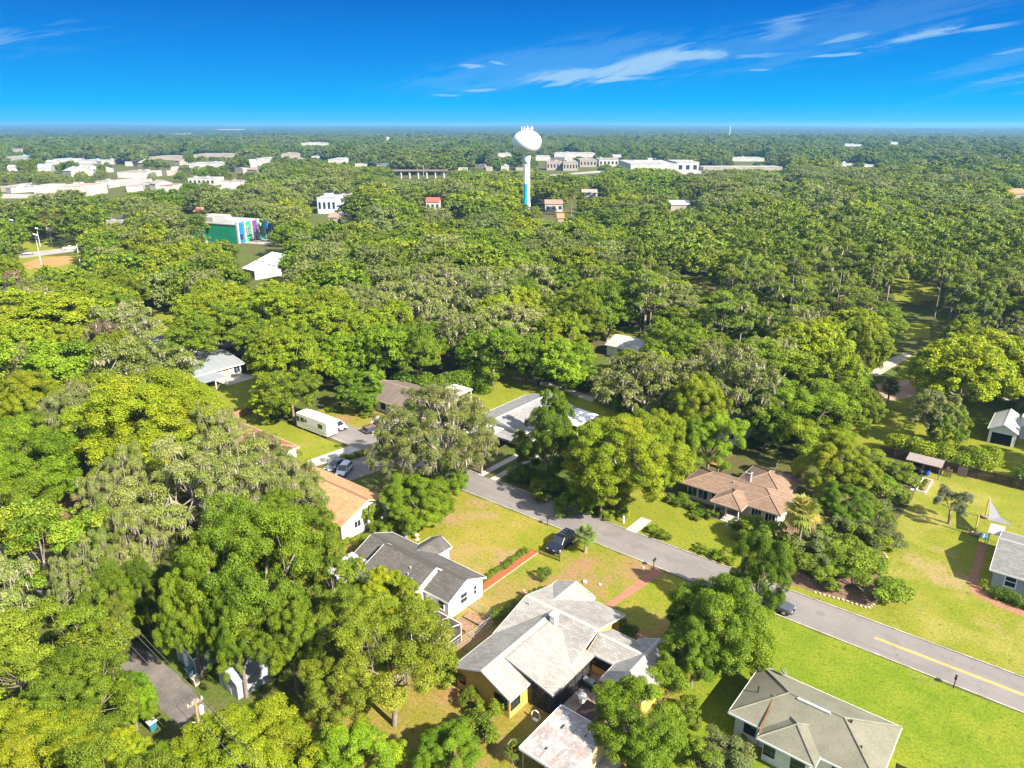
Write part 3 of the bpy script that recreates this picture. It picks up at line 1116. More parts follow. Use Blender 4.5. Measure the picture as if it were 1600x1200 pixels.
def carport_flat():
    h = empty('carport', (-28, 42.5, 0), 'flat-roofed carport with a stained white and rust-pink roof in front of the yellow house', 'carport')
    m, nt, out = new_mat('stained_flat_roof')
    tc = N(nt, 'ShaderNodeTexCoord')
    v = tc.outputs['Object']
    c = mixc(nt, noise_fac(nt, v, .45, 7, .68, .42, .6), (.30, .29, .285), (.26, .165, .12))
    c = mixc(nt, noise_fac(nt, v, .9, 7, .7, .5, .62), c, (.19, .195, .21))
    c = mixc(nt, noise_fac(nt, v, 2.6, 6, .7, .55, .66), c, (.46, .45, .44))
    mp = N(nt, 'ShaderNodeMapping')
    mp.inputs['Scale'].default_value = (1, .15, 1)
    lk(nt, v, mp.inputs['Vector'])
    c = mixc(nt, noise_fac(nt, mp.outputs[0], 2.2, 5, .7, .55, .72), c, (.20, .14, .11))
    p = N(nt, 'ShaderNodeBsdfPrincipled', inp={'Roughness': .8})
    lk(nt, c, p.inputs['Base Color'])
    lk(nt, p.outputs[0], out.inputs['Surface'])
    r = MB()
    r.slab([(-30.8, 39.4, 2.5), (-25.6, 39.4, 2.62), (-25.6, 45.75, 2.66), (-30.8, 45.75, 2.54)], .16)
    ro = r.build('roof', m, h)
    t = MB()
    t.box(-30.86, -30.8, 39.4, 45.75, 2.3, 2.57)
    t.box(-30.8, -25.6, 45.75, 45.81, 2.34, 2.6)
    t.box(-30.8, -25.6, 39.34, 39.4, 2.32, 2.6)
    t.build('fascia', TRIM, ro)
    for x in (-30.6, -28.2, -25.8):
        for y in (39.7, 42.6, 45.5):
            b = MB()
            b.tube([(x, y, 0), (x, y, 2.4)], .05, 8)
            b.build('post', GALV, h)
    for (x, y, l) in ((-29.2, 43.4, .55), (-28.9, 40.6, .3), (-27.0, 43.9, .4)):
        b = MB()
        b.box(x, x + .1, y, y + l, 2.56, 2.66)
        b.build('roof_strip', BLACKM, ro)
    w = MB()
    w.box(-25.75, -25.65, 39.6, 45.6, 0, 2.2)
    w.build('side_wall', CREAM, h)
# ================================================================ houses further back
def house_rear_brown():
    h = house('ranch_house', (-103, 94.5), 'long beige house with a streaked dark brown roof behind the parked pickup')
    SH = mat('streaked_brown_roof', (.165, .125, .10), (.115, .088, .072), .8, .9, fine=(6, .15), stretch=(2.5, .35, 1))
    W, R, T = MB(), MB(), MB()
    gable(W, R, T, 'a', -110.2, -95.5, 89.2, 100.2, 2.6, 4.3, rv=94.7, oh=.5)
    W.build('wall', mat('beige_wall', (.55, .50, .40), (.48, .43, .34), .6, .85), h)
    R.build('roof', [SH, mat('brown_ridge', (.21, .165, .135), rough=.9)], h)
    T.build('fascia', mat('beige_trim', (.6, .55, .45), rough=.7), h)
    for u in (-107.8, -104.6, -102.4):
        window(h, '-b', u, 89.7, .8, 1.2, 1.2, BLACKM, 2, 1)
    window(h, '-a', 92.5, -109.7, .9, 1.1, 1.1, BLACKM, 2, 1)
    door(h, '-b', -106.2, 89.7, .9, 2, WHITE)
    p = MB()
    p.slab([(-100.5, 101.0, 2.45), (-95.2, 101.0, 2.45), (-95.2, 105.8, 2.55), (-100.5, 105.8, 2.55)], .12)
    po = p.build('patio_roof', WHITE, h)
    for x in (-100.2, -97.8, -95.5):
        for y in (101.3, 105.5):
            p = MB()
            p.box(x - .06, x + .06, y - .06, y + .06, 0, 2.4)
            p.build('patio_post', WHITE, po)
    roof_vents(h, h, [(-107.6, 91.2, 3.3, .12, .35)])


def house_grey_gable():
    h = house('grey_gable_house', (-79, 100), 'grey gable roofed house with white metal lean-tos half hidden by a mossy oak')
    SH = shingle_mat('grey_gable_shingles', (.20, .19, .185), (.26, .25, .24), (.15, .145, .14), .4, along='y')
    W, R, T = MB(), MB(), MB()
    gable(W, R, T, 'b', 93.5, 110.2, -84.6, -72.6, 2.6, 4.3, rv=-78.6, oh=.5)
    W.build('wall', WHITE, h)
    R.build('roof', [SH, mat('pale_cap', (.55, .54, .52), rough=.8)], h)
    T.build('fascia', TRIM, h)
    pm = mat('white_metal_roof', (.72, .72, .71), (.60, .60, .60), .8, .45, stretch=(5, .4, 1))
    p = MB()
    p.slab([(-88.5, 88.2, 2.5), (-76.8, 88.2, 2.5), (-76.8, 93.4, 2.75), (-88.5, 93.4, 2.75)], .12)
    po = p.build('lean_to_roof', pm, h)
    p = MB()
    p.slab([(-72.5, 103.2, 2.6), (-67.6, 103.2, 2.35), (-67.6, 110.4, 2.35), (-72.5, 110.4, 2.6)], .12)
    p.build('lean_to_roof', pm, h)
    for x, y in ((-88.2, 88.4), (-84.5, 88.4), (-80.5, 88.4), (-77.0, 88.4), (-67.8, 103.5), (-67.8, 107), (-67.8, 110.2)):
        p = MB()
        p.box(x - .06, x + .06, y - .06, y + .06, 0, 2.4)
        p.build('post', WHITE, po)
    p = MB()
    p.slab([(-76.6, 90.2, 2.62), (-72.8, 90.2, 2.62), (-72.8, 93.4, 2.7), (-76.6, 93.4, 2.7)], .12)
    p.build('porch_roof', SH, h)
    window(h, '-b', -81, 94.0, .9, 1.3, 1.2, TRIM, 2, 1)
    window(h, '-b', -75.5, 94.0, .9, 1.3, 1.2, TRIM, 2, 1)
    for u in (97, 101.5):
        window(h, '+a', u, -73.1, .9, 1.3, 1.2, TRIM, 2, 1)


def house_pale_left():
    h = house('pale_roof_house', (-152, 82), 'white house with a pale silver-grey metal roof at the head of the shaded left lawn')
    W, R, T = MB(), MB(), MB()
    gable(W, R, T, 'b', 71.5, 86.2, -163.5, -147.0, 2.7, 4.3, rv=-155.4, oh=.8)
    W.build('wall', WHITE, h)
    R.build('roof', [mat('silver_roof', (.25, .265, .28), (.20, .215, .23), .5, .5, stretch=(.4, 5, 1)), mat('silver_cap', (.33, .34, .35), rough=.5)], h)
    T.build('fascia', TRIM, h)
    p = MB()
    p.slab([(-147.1, 73.5, 2.6), (-142.6, 73.5, 2.3), (-142.6, 79.0, 2.3), (-147.1, 79.0, 2.6)], .12)
    po = p.build('porch_roof', MATS['silver_roof'], h)
    for y in (73.8, 76.3, 78.7):
        p = MB()
        p.box(-142.9, -142.77, y - .07, y + .07, 0, 2.2)
        p.build('porch_post', TRIM, po)
    p = MB()
    p.box(-147.8, -143, 79, 86, 0, .1)
    p.build('porch_floor', CONC, h)
    window(h, '+a', 84.4, -147.8, .8, 1.5, 1.4, TRIM, 2, 1)
    door(h, '+a', 81.8, -147.8, 1.1, 2.1, mat('tan_door', (.45, .3, .16), rough=.6))
    roof_vents(h, h, [(-154.5, 84.5, 4.2, .1, .6)])


def simple_house(name, label, a0, a1, b0, b1, E, Z, roofm, capm, wallm, axis='a', wins=(), trim=None, typ='gable', cat='house'):
    h = house(name, ((a0 + a1) / 2, (b0 + b1) / 2), label, cat)
    W, R, T = MB(), MB(), MB()
    if typ == 'hip':
        hip(W, R, T, a0, a1, b0, b1, E, Z)
    elif axis == 'a':
        gable(W, R, T, 'a', a0, a1, b0, b1, E, Z)
    else:
        gable(W, R, T, 'b', b0, b1, a0, a1, E, Z)
    W.build('wall', wallm, h)
    R.build('roof', [roofm, capm], h)
    T.build('fascia', trim or TRIM, h)
    for face, u, plane, z0, w, hh in wins:
        window(h, face, u, plane, z0, w, hh, TRIM, 2, 1)
    return h


def back_houses():
    rust = mat('rust_red_roof', (.22, .088, .048), (.26, .12, .07), .4, .9, fine=(6, .15))
    simple_house('rust_roof_house', 'low white house with a rust-red roof beside the motorhome lawn', -118.5, -99.3, 56.5, 66.2, 2.45, 3.5, rust, mat('rust_cap', (.36, .19, .12), rough=.9), WHITE, 'a', [('+b', -104, 65.7, .9, 1.2, 1.1)], typ='hip')
    dark = mat('slate_roof', (.10, .105, .12), (.13, .135, .15), .5, .8, fine=(5, .1))
    capd = mat('slate_cap', (.15, .155, .17), rough=.8)
    simple_house('blue_grey_house', 'dark roofed blue-grey house with white windows behind the pale metal roof', -163, -150, 93, 103, 3.0, 4.6, dark, capd, mat('blue_grey_wall', (.24, .28, .34), rough=.8), 'b',
                 [('+a', 95.5, -150.4, 1, 1.2, 1.3), ('+a', 97.6, -150.4, 1, 1.2, 1.3), ('+a', 99.8, -150.4, 1, 1.2, 1.3), ('-b', -155, 93.4, 1, 1.2, 1.3)])
    simple_house('dark_low_house', 'low house with a flat-looking slate roof in the shade left of the silver roof', -182, -169, 78, 90, 2.6, 3.4, dark, capd, mat('warm_grey_wall', (.3, .28, .25), rough=.8))  # walls in one even warm grey
    # garage at the right edge
    h = house('white_garage', (-7, 153), 'small white gabled garage with an open dark doorway at the right edge beyond the fence', 'garage')
    W, R, T = MB(), MB(), MB()
    wm = mat('white_tin_roof', (.62, .61, .60), (.52, .51, .50), .7, .5, stretch=(.5, 5, 1))
    gable(W, R, T, 'b', 147.8, 157.6, -9.5, -4.9, 2.7, 4.0, rv=-7.2, oh=.3)
    gable(W, R, T, 'a', -5.2, 7, 153.2, 160.0, 2.65, 3.8, oh=.3)
    W.build('wall', WHITE, h)
    R.build('roof', [wm, mat('tin_cap', (.68, .67, .66), rough=.5)], h)
    T.build('fascia', TRIM, h)
    d = MB()
    fbox(d, '-b', 148.1, -8.75, -5.65, 0, 2.15, -.02, .02)
    d.build('doorway_shade_panel', mat('painted_interior_shade', (.012, .013, .015), rough=.9), h)  # near-black panel on the solid wall, painted as the shade inside the doorway
    d = MB()
    fbox(d, '-b', 148.1, -8.85, -8.75, 0, 2.15, 0, .05)
    fbox(d, '-b', 148.1, -5.65, -5.55, 0, 2.15, 0, .05)
    fbox(d, '-b', 148.1, -8.85, -5.55, 2.15, 2.3, 0, .05)
    d.build('door_frame', TRIM, h)
    for u in (-2.5, 1.5):
        window(h, '-b', u, 153.5, .9, 1.1, 1.1, BLACKM, 2, 1)
    # house in the trees, middle right
    simple_house('white_cottage', 'white cottage with a pale roof half hidden among mossy oaks beside the wooded lane', -91, -80, 150, 160, 2.7, 4.3, mat('pale_grey_roof', (.38, .37, .36), (.3, .29, .28), .5, .9), mat('pale_grey_cap', (.5, .49, .48), rough=.9), WHITE, 'a', [('-b', -87, 150.4, .9, 1.2, 1.2), ('-b', -83, 150.4, .9, 1.2, 1.2)])
    simple_house('hidden_white_house', 'white walled house tucked under the grey mossy oak behind the brown hipped roof', -52, -43, 118, 126, 2.7, 4.2, mat('tree_stained_roof', (.26, .24, .22), (.2, .18, .16), .5, .9), mat('stained_cap', (.3, .28, .26), rough=.9), WHITE, 'a', [('-b', -49, 118.4, .9, 1.2, 1.2), ('-b', -45, 118.4, .9, 1.2, 1.2)])
    simple_house('forest_house', 'white house with a grey roof alone in the pine woods on the right', -131, -121, 376, 386, 3.2, 5.4, mat('pine_house_roof', (.22, .20, .19), (.18, .16, .15), .3, .9), mat('pine_house_cap', (.3, .28, .27), rough=.9), WHITE, 'b', [('-b', -128, 376.4, 1, 1.4, 1.4), ('-b', -124, 376.4, 1, 1.4, 1.4)])
    # small dark shed beside the long back lawn
    h = house('garden_shed', (-104.5, 109.5), 'small dark grey shed at the corner of the long back lawn', 'shed')
    W, R, T = MB(), MB(), MB()
    gable(W, R, T, 'a', -107, -102, 107.5, 111.5, 2.2, 2.9, oh=.25)
    W.build('wall', mat('dark_shed_wall', (.10, .085, .075), rough=.85), h)
    R.build('roof', [mat('dark_shed_roof', (.14, .13, .13), (.10, .09, .09), 1, .8), capd], h)
    door(h, '-b', -104.5, 107.75, .9, 1.85, DARKWOOD)
    # sheds by the lane, bottom left
    h = house('blue_grey_shed', (-64.4, 29.8), 'small blue-grey shed with white corner boards standing by the lane', 'shed')
    W, R, T = MB(), MB(), MB()
    gable(W, R, T, 'b', 27.6, 31.4, -68.0, -64.2, 2.15, 3.0, oh=.15)
    W.build('wall', mat('shed_blue_grey', (.27, .31, .35), (.23, .27, .31), 1, .8), h)
    R.build('roof', [mat('shed_dark_roof', (.05, .05, .055), (.08, .075, .07), 2, .9), capd], h)
    T.build('fascia', TRIM, h)
    c = MB()
    for (x, y) in ((-64.36, 27.74), (-67.86, 27.74), (-64.36, 31.24)):
        c.box(x - .07, x + .02, y - .02, y + .07, 0, 2.2)
    c.build('corner_board', TRIM, h)
    door(h, '-b', -66.1, 27.75, .9, 1.85, TRIM)
    h = house('silver_shed', (-58.6, 30), 'pale silver metal shed behind the thick tree trunk near the lane', 'shed')
    W, R, T = MB(), MB(), MB()
    gable(W, R, T, 'b', 28.4, 32.6, -61.2, -57.6, 2.0, 2.7, oh=.12)
    W.build('wall', mat('silver_wall', (.33, .36, .385), (.28, .3, .32), 1, .5), h)
    R.build('roof', [mat('silver_shed_roof', (.30, .32, .345), (.24, .26, .28), 1, .5), GALV], h)
    door(h, '-b', -59.4, 28.52, .9, 1.75, GALV)


def wood_carport():
    h = empty('lean_to', (-15.5, 127, 0), 'open wooden lean-to with a weathered grey-brown roof against the dark back fence', 'lean-to')
    r = MB()
    r.slab([(-18.1, 125.6, 2.25), (-12.9, 125.6, 2.25), (-12.9, 128.3, 2.55), (-18.1, 128.3, 2.55)], .12)
    r.build('roof', mat('grey_brown_roof', (.25, .21, .20), (.2, .165, .15), .8, .9, stretch=(1, 4, 1)), h)
    for x in (-17.9, -15.5, -13.1):
        for y in (125.8, 128.1):
            b = MB()
            b.box(x - .06, x + .06, y - .06, y + .06, 0, 2.2 + (y - 125.6) * .1)
            b.build('post', WOOD, h)
    b = MB()
    b.box(-18, -13, 128.2, 128.28, 0, 2.4)
    b.build('back_boards', DARKWOOD, h)
    b = MB()
    b.box(-17.8, -15.7, 126.2, 127.2, .75, .82)
    for x in (-17.6, -15.9):
        for y in (126.3, 127.1):
            b.box(x - .04, x + .04, y - .04, y + .04, 0, .75)
    tag(b.build('work_bench', WOOD), 'rough timber workbench under the wooden lean-to', 'workbench')
    b = MB()
    b.lathe([(.02, 0), (.42, 0), (.46, .3), (.46, .35), (.45, .6), (.46, .65), (.42, 1.0), (.02, 1.02)], -14.9, 126.6, 18)
    tag(b.build('barrel', mat('blue_plastic', (.02, .06, .36), rough=.4), smooth=False), 'blue plastic barrel under the wooden lean-to', 'barrel')
    b = MB()
    for k in range(5):
        b.box(-12.7 + k * .24, -12.52 + k * .24, 127.8 + (k % 2) * .2, 127.95 + (k % 2) * .2, 0, 1.2 + .25 * (k % 3))
    tag(b.build('timber_stack', WOOD), 'upright offcuts of timber leaning between the lean-to and the fence panel', 'timber')


def fence_back():
    h = empty('board_fence', (-8, 130, 0), 'long dark brown board fence along the back of the right hand gardens', 'fence')
    b = MB()
    x = -23.0
    while x < 26:
        b.box(x, x + .14, 130.0, 130.03, .06, 1.75 + random.uniform(-.03, .03))
        x += .155
    b.box(-23, 26, 130.03, 130.08, .35, .45)
    b.box(-23, 26, 130.03, 130.08, 1.35, 1.45)
    b.build('boards', DARKWOOD, h)
    x = -23
    while x < 26:
        p = MB()
        p.box(x - .06, x + .06, 129.9, 130.0, 0, 1.9)
        p.build('post', DARKWOOD, h)
        x += 2.45
    g = empty('fence_panel', (-10.3, 129.5, 0), 'single pinkish brown weathered fence panel leaning before the dark fence', 'fence panel')
    b = MB()
    for k in range(8):
        b.box(-11 + k * .17, -10.84 + k * .17, 129.45, 129.48, .05, 1.75)
    b.build('boards', mat('pink_brown_boards', (.24, .165, .14), (.19, .13, .11), 2, .9), g)
    b = MB()
    b.box(-11, -9.65, 129.48, 129.53, .4, .5)
    b.box(-11, -9.65, 129.48, 129.53, 1.4, 1.5)
    b.build('rail', WOOD, g)
    # pale picket run by the motorhome lawn
    h = empty('picket_fence', (-124, 71, 0), 'reddish timber fence at the far left end of the motorhome lawn', 'fence')
    b = MB()
    y = 66.5
    while y < 76.5:
        b.box(-124.6, -124.57, y, y + .14, .05, 1.5)
        y += .16
    b.box(-124.57, -124.52, 66.5, 76.5, .35, .45)
    b.box(-124.57, -124.52, 66.5, 76.5, 1.2, 1.3)
    b.build('boards', mat('red_timber', (.34, .19, .12), (.27, .15, .10), 1, .9), h)
# ================================================================ vehicles
TYRE = mat('tyre', (.02, .02, .02), rough=.85)
RIM = mat('alloy', (.45, .46, .48), rough=.3, metal=.7)
CARGLASS = mat('car_glass', (.012, .018, .024), rough=.06, spec=.8)


def paint(name, c, metal=.3):
    return mat(name, c, rough=.28, metal=metal, spec=.5)


def loft(mb, rings):
    n = len(rings[0])
    base = len(mb.v)
    for r in rings:
        mb.v += r
    for i in range(len(rings) - 1):
        for k in range(n):
            a, b = base + i * n + k, base + i * n + (k + 1) % n
            mb.f.append((a, a + n, b + n, b))
            mb.m.append(0)
    mb.f.append(tuple(base + k for k in range(n)))
    mb.f.append(tuple(base + (len(rings) - 1) * n + k for k in reversed(range(n))))
    mb.m += [0, 0]


def wheels(root, xs, hw, r=.36, w=.24):
    for x in xs:
        for sg in (-1, 1):
            t = MB()
            t.tube([(x, sg * (hw - w), r), (x, sg * (hw - .03), r), (x, sg * hw, r)], [r, r, r * .9], 18)
            o = t.build('wheel', TYRE, root, smooth=False)
            q = MB()
            q.tube([(x, sg * (hw - .02), r), (x, sg * (hw + .012), r)], [r * .62, r * .55], 14)
            q.build('rim', RIM, o)


def hull_rings(st):
    out = []
    for x, zb, zt, hw in st:
        d = zt - zb
        out.append([(x, -.84 * hw, zb), (x, -hw, zb + .28 * d), (x, -hw, zb + .68 * d), (x, -.9 * hw, zt),
                    (x, .9 * hw, zt), (x, hw, zb + .68 * d), (x, hw, zb + .28 * d), (x, .84 * hw, zb)])
    return out


def car(name, label, cat, loc, rz, L, Wd, H, p, kind='suv', rails=False, group=None):
    """Car along local +x: hull, glasshouse with pillars and roof, wheels, lamps, bumpers."""
    root = empty(name, loc, label, cat, group, rz)
    ORG[root.name] = Vector((0, 0, 0))
    hl, hw = L / 2, Wd / 2
    belt = H * .60
    zb = .24
    if kind == 'suv':
        st = [(-hl, .5, belt * .86, hw * .84), (-hl * .96, zb + .1, belt * .99, hw * .95), (-hl * .6, zb, belt, hw), (hl * .3, zb, belt, hw), (hl * .42, zb, belt * .99, hw), (hl * .86, zb + .05, belt * .88, hw * .95), (hl * .98, zb + .12, belt * .76, hw * .86), (hl, .45, belt * .6, hw * .78)]
        cb, ct = (-hl * .95, hl * .42), (-hl * .84, hl * .08)
    elif kind == 'pickup':
        st = [(-hl, .5, belt * .92, hw * .9), (-hl * .97, zb + .12, belt * .95, hw * .97), (-hl * .2, zb, belt, hw), (hl * .42, zb, belt, hw), (hl * .9, zb + .08, belt * .92, hw * .95), (hl, .45, belt * .66, hw * .84)]
        cb, ct = (-hl * .16, hl * .48), (-hl * .10, hl * .22)
    else:
        st = [(-hl, .5, belt * .84, hw * .8), (-hl * .95, zb + .1, belt * .98, hw * .93), (-hl * .5, zb, belt, hw), (hl * .3, zb, belt, hw), (hl * .5, zb, belt * .95, hw), (hl * .88, zb + .05, belt * .78, hw * .92), (hl, .42, belt * .55, hw * .76)]
        cb, ct = ((-hl * .78, hl * .5), (-hl * .42, hl * .08)) if kind == 'sedan' else ((-hl * .97, hl * .52), (-hl * .72, hl * .1))
    b = MB()
    loft(b, hull_rings(st))
    body = b.build('body', p, root)
    # glasshouse
    g = MB()
    wb, wt = hw * .88, hw * .70
    zr = H - .07
    B = [(cb[0], -wb, belt - .02), (cb[1], -wb, belt - .02), (cb[1], wb, belt - .02), (cb[0], wb, belt - .02)]
    T = [(ct[0], -wt, zr), (ct[1], -wt, zr), (ct[1], wt, zr), (ct[0], wt, zr)]
    g.v += B + T
    for q in ((0, 1, 5, 4), (1, 2, 6, 5), (2, 3, 7, 6), (3, 0, 4, 7), (4, 5, 6, 7), (3, 2, 1, 0)):
        g.f.append(q)
        g.m.append(0)
    g.build('windows', CARGLASS, root)
    r = MB()
    r.slab([(ct[0] - .06, -wt - .02, H - .02), (ct[1] + .04, -wt - .02, H - .02), (ct[1] + .04, wt + .02, H - .02), (ct[0] - .06, wt + .02, H - .02)], .07)
    r.slab([(ct[0] + .1, -wt * .8, H + .012), (ct[1] - .1, -wt * .8, H + .012), (ct[1] - .1, wt * .8, H + .012), (ct[0] + .1, wt * .8, H + .012)], .05)
    for sg in (-1, 1):
        for x0, x1 in ((cb[0], ct[0]), (cb[1], ct[1]), ((cb[0] + cb[1]) * .42 + .1, (ct[0] + ct[1]) * .45), (cb[0] * .62 + cb[1] * .1, ct[0] * .62 + ct[1] * .1)):
            r.tube([(x0, sg * (wb + .006), belt - .02), (x1, sg * (wt + .006), zr)], .04, 5)
    ro = r.build('roof', p, root)
    if rails:
        q = MB()
        for sg in (-1, 1):
            q.tube([(ct[0] + .2, sg * wt * .92, H + .09), (ct[1] - .2, sg * wt * .92, H + .09)], .025, 6)
        for k in range(3):
            x = ct[0] + .5 + k * .6
            q.box(x, x + .05, -wt * .9, wt * .9, H + .07, H + .10)
        q.build('roof_rack', RIM, ro)
    if kind == 'pickup':
        k = MB()
        k.box(-hl * .93, -hl * .2, -hw * .8, hw * .8, belt - .02, belt + .015)
        k.build('bed_liner', mat('bed_liner', (.20, .13, .08), (.1, .07, .05), 3, .9), root)
        k = MB()
        k.box(-hl * .97, -hl * .18, -hw * .92, -hw * .8, belt - .05, belt + .14)
        k.box(-hl * .97, -hl * .18, hw * .8, hw * .92, belt - .05, belt + .14)
        k.box(-hl * .99, -hl * .93, -hw * .8, hw * .8, belt - .05, belt + .13)
        k.build('bed_side', p, root)
    wheels(root, (-hl * .62, hl * .62), hw * 1.0, .38 if kind != 'sedan' else .33)
    for sg in (-1, 1):
        k = MB()
        k.box(hl * .93, hl * .995, sg * hw * .52 - .16, sg * hw * .52 + .16, belt * .60, belt * .74)
        k.build('headlight', mat('headlight', (.75, .76, .78), rough=.1), root)
        k = MB()
        k.box(-hl * 1.004, -hl * .95, sg * hw * .7 - .08, sg * hw * .7 + .08, belt * .62, belt * .88)
        k.build('tail_light', mat('tail_light', (.35, .01, .01), rough=.2), root)
        k = MB()
        k.box(cb[1] - .55, cb[1] - .38, sg * (hw + .02) - .1, sg * (hw + .02) + .1, belt - .02, belt + .15)
        k.build('mirror', p, root)
    k = MB()
    k.box(hl * .96, hl * 1.01, -hw * .7, hw * .7, .34, .5)
    k.box(-hl * 1.015, -hl * .97, -hw * .75, hw * .75, .38, .56)
    k.build('bumper', RIM if kind == 'pickup' else BLACKM, root)
    k = MB()
    k.box(hl * .97, hl * 1.006, -hw * .3, hw * .3, belt * .55, belt * .74)
    k.build('grille', BLACKM, root)
    return root


def motorhome():
    root = empty('motorhome', (-107.2, 75.65, 0), 'long white motorhome with brown side swooshes parked at the dead end of the street', 'motorhome', None, math.pi + .02)
    root.rotation_euler.z = math.pi + .02
    Wm = mat('gelcoat_white', (.80, .79, .77), (.74, .73, .71), .5, .35)
    L, W, Hh = 9.0, 2.5, 3.25
    hl, hw = L / 2, W / 2
    b = MB()
    rings = []
    for x, z0, z1, w in ((-hl, .55, Hh - .18, hw - .06), (-hl + .08, .45, Hh - .04, hw), (-hl + .3, .42, Hh, hw), (hl - .9, .42, Hh, hw), (hl - .3, .42, Hh - .06, hw), (hl - .06, .5, Hh - .35, hw - .04), (hl, .6, 1.5, hw - .1)):
        rings.append([(x, -w, z0), (x, -w, z1 - .14), (x, -w + .14, z1), (x, w - .14, z1), (x, w, z1 - .14), (x, w, z0)])
    for r in rings:
        r.reverse()
    loft(b, rings)
    b.build('body', Wm, root)
    s = MB()
    for sg in (-1, 1):
        y = sg * (hw + .004)
        for (x0, z0, x1, z1, t) in ((-4.0, .95, -1.0, 1.05, .08), (-1.0, 1.05, .6, 1.35, .09), (.6, 1.35, 1.6, 1.2, .09), (1.6, 1.2, 3.6, 1.3, .07), (-3.2, .72, 2.6, .74, .06), (-2.4, 1.3, -.6, 1.55, .06), (-.6, 1.55, .2, 1.5, .05)):
            q = [(x0, y, z0 - t / 2), (x1, y, z1 - t / 2), (x1, y, z1 + t / 2), (x0, y, z0 + t / 2)]
            s.poly(q if sg < 0 else q[::-1])
    s.build('stripe', mat('brown_decal', (.28, .2, .12), rough=.4), root)
    for (x0, x1, z0, z1) in ((2.1, 3.0, 1.75, 2.5), (1.3, 1.75, 1.9, 2.35), (-3.2, -2.1, 1.7, 2.4), (3.45, 4.2, 1.6, 2.5)):
        for sg in (-1, 1):
            f = MB()
            y = sg * hw
            f.box(x0 - .05, x1 + .05, y - .015 if sg < 0 else y - .02, y + .02 if sg < 0 else y + .015, z0 - .05, z1 + .05)
            fo = f.build('window', BLACKM, root)
            f = MB()
            f.box(x0, x1, min(y, y + sg * .025), max(y, y + sg * .025), z0, z1)
            f.build('pane', CARGLASS, fo)
    f = MB()
    f.poly([(hl - .02, -1.0, 1.62), (hl - .02, 1.0, 1.62), (hl - .2, 1.0, 2.55), (hl - .2, -1.0, 2.55)])
    f.v = [(x + .06, y, z) for x, y, z in f.v]
    f.build('windscreen', CARGLASS, root)
    for (x, y) in ((-2.2, 0), (1.5, .1)):
        a = MB()
        a.box(x - .45, x + .45, y - .35, y + .35, Hh - .01, Hh + .24)
        a.box(x - .38, x + .38, y - .28, y + .28, Hh + .24, Hh + .3)
        a.build('roof_air_unit', mat('off_white_plastic', (.66, .65, .62), rough=.5), root)
    a = MB()
    a.box(.1, .5, -.2, .2, Hh, Hh + .14)
    a.build('roof_hatch', mat('smoke_plastic', (.2, .2, .2), rough=.4), root)
    a = MB()
    a.tube([(-3.4, -hw + .08, Hh - .03), (3.0, -hw + .08, Hh - .03)], .09, 10)
    a.build('awning_roller', mat('off_white_plastic', (.66, .65, .62), rough=.5), root)
    wheels(root, (-2.4, 2.6), hw - .02, .43, .28)
    for sg in (-1, 1):
        k = MB()
        k.box(-hl - .02, -hl + .05, sg * 1.0 - .1, sg * 1.0 + .1, .8, 1.15)
        k.build('tail_light', mat('tail_light', (.35, .01, .01), rough=.2), root)
        k = MB()
        k.box(hl - .05, hl + .25, sg * (hw + .12) - .07, sg * (hw + .12) + .07, 1.7, 2.1)
        k.build('mirror', BLACKM, root)


def vehicles():
    navy = paint('navy_paint', (.012, .014, .030))
    car('parked_car', 'black blue SUV with roof rails parked on the grass behind the black metal gate', 'car', (-48.95, 71.6, 0), -math.pi / 2, 4.9, 1.95, 1.78, navy, 'suv', True)
    car('parked_car', 'dark grey car standing on the street half behind the tall dark green tree', 'car', (-21.6, 76.5, 0), 0.0, 4.5, 1.85, 1.6, paint('graphite_paint', (.075, .085, .10)), 'suv')
    car('parked_car', 'white hatchback parked tight behind the white motorhome', 'car', (-105.4, 79.0, 0), 0.0, 4.2, 1.8, 1.5, paint('white_car_paint', (.72, .72, .72), 0), 'hatch')
    car('pickup_truck', 'dark slate pickup truck parked before the long dark brown roofed house', 'pickup', (-98.9, 83.2, 0), math.pi / 2 - .12, 5.7, 2.0, 1.85, paint('slate_paint', (.045, .05, .075)), 'pickup')
    car('parked_car', 'silver white hatchback on the drive beside the orange-brown roof', 'car', (-89.6, 67.7, 0), -math.pi / 2 + .5, 4.1, 1.78, 1.52, paint('silver_paint', (.55, .58, .62)), 'hatch')
    car('parked_car', 'grey car mostly hidden behind the silver hatchback on the drive', 'car', (-92.1, 68.0, 0), -math.pi / 2 + .1, 4.4, 1.8, 1.45, paint('grey_paint', (.16, .165, .17)), 'sedan')
    a, b, _ = at(109, 390)
    car('pickup_truck', 'white pickup driving on the pale road beside the ball field', 'pickup', (a, b, 0.02), math.radians(74), 5.6, 2.0, 1.8, paint('white_car_paint', (.72, .72, .72), 0), 'pickup')
    a, b, _ = at(43, 398)
    car('parked_car', 'dark car on the pale road at the left end of the ball field', 'car', (a, b, 0.02), math.radians(74), 4.6, 1.8, 1.5, paint('grey_paint', (.16, .165, .17)), 'sedan')
    motorhome()


# ================================================================ yard things
def mailbox(a, b, label, dark=True):
    r = empty('mailbox', (a, b, 0), label, 'mailbox')
    m = MB()
    m.box(a - .045, a + .045, b - .045, b + .045, 0, 1.12)
    m.box(a - .035, a + .035, b - .05, b + .3, .9, .97)
    m.build('post', mat('dark_post', (.09, .055, .035), rough=.8), r)
    m = MB()
    ring = [(-.11, 0), (-.11, .16), (-.08, .23), (0, .27), (.08, .23), (.11, .16), (.11, 0)]
    loft(m, [[(a + x, b - .12, 1.1 + z) for x, z in ring], [(a + x, b + .42, 1.1 + z) for x, z in ring]])
    m.build('box', BLACKM if dark else WHITE, r)


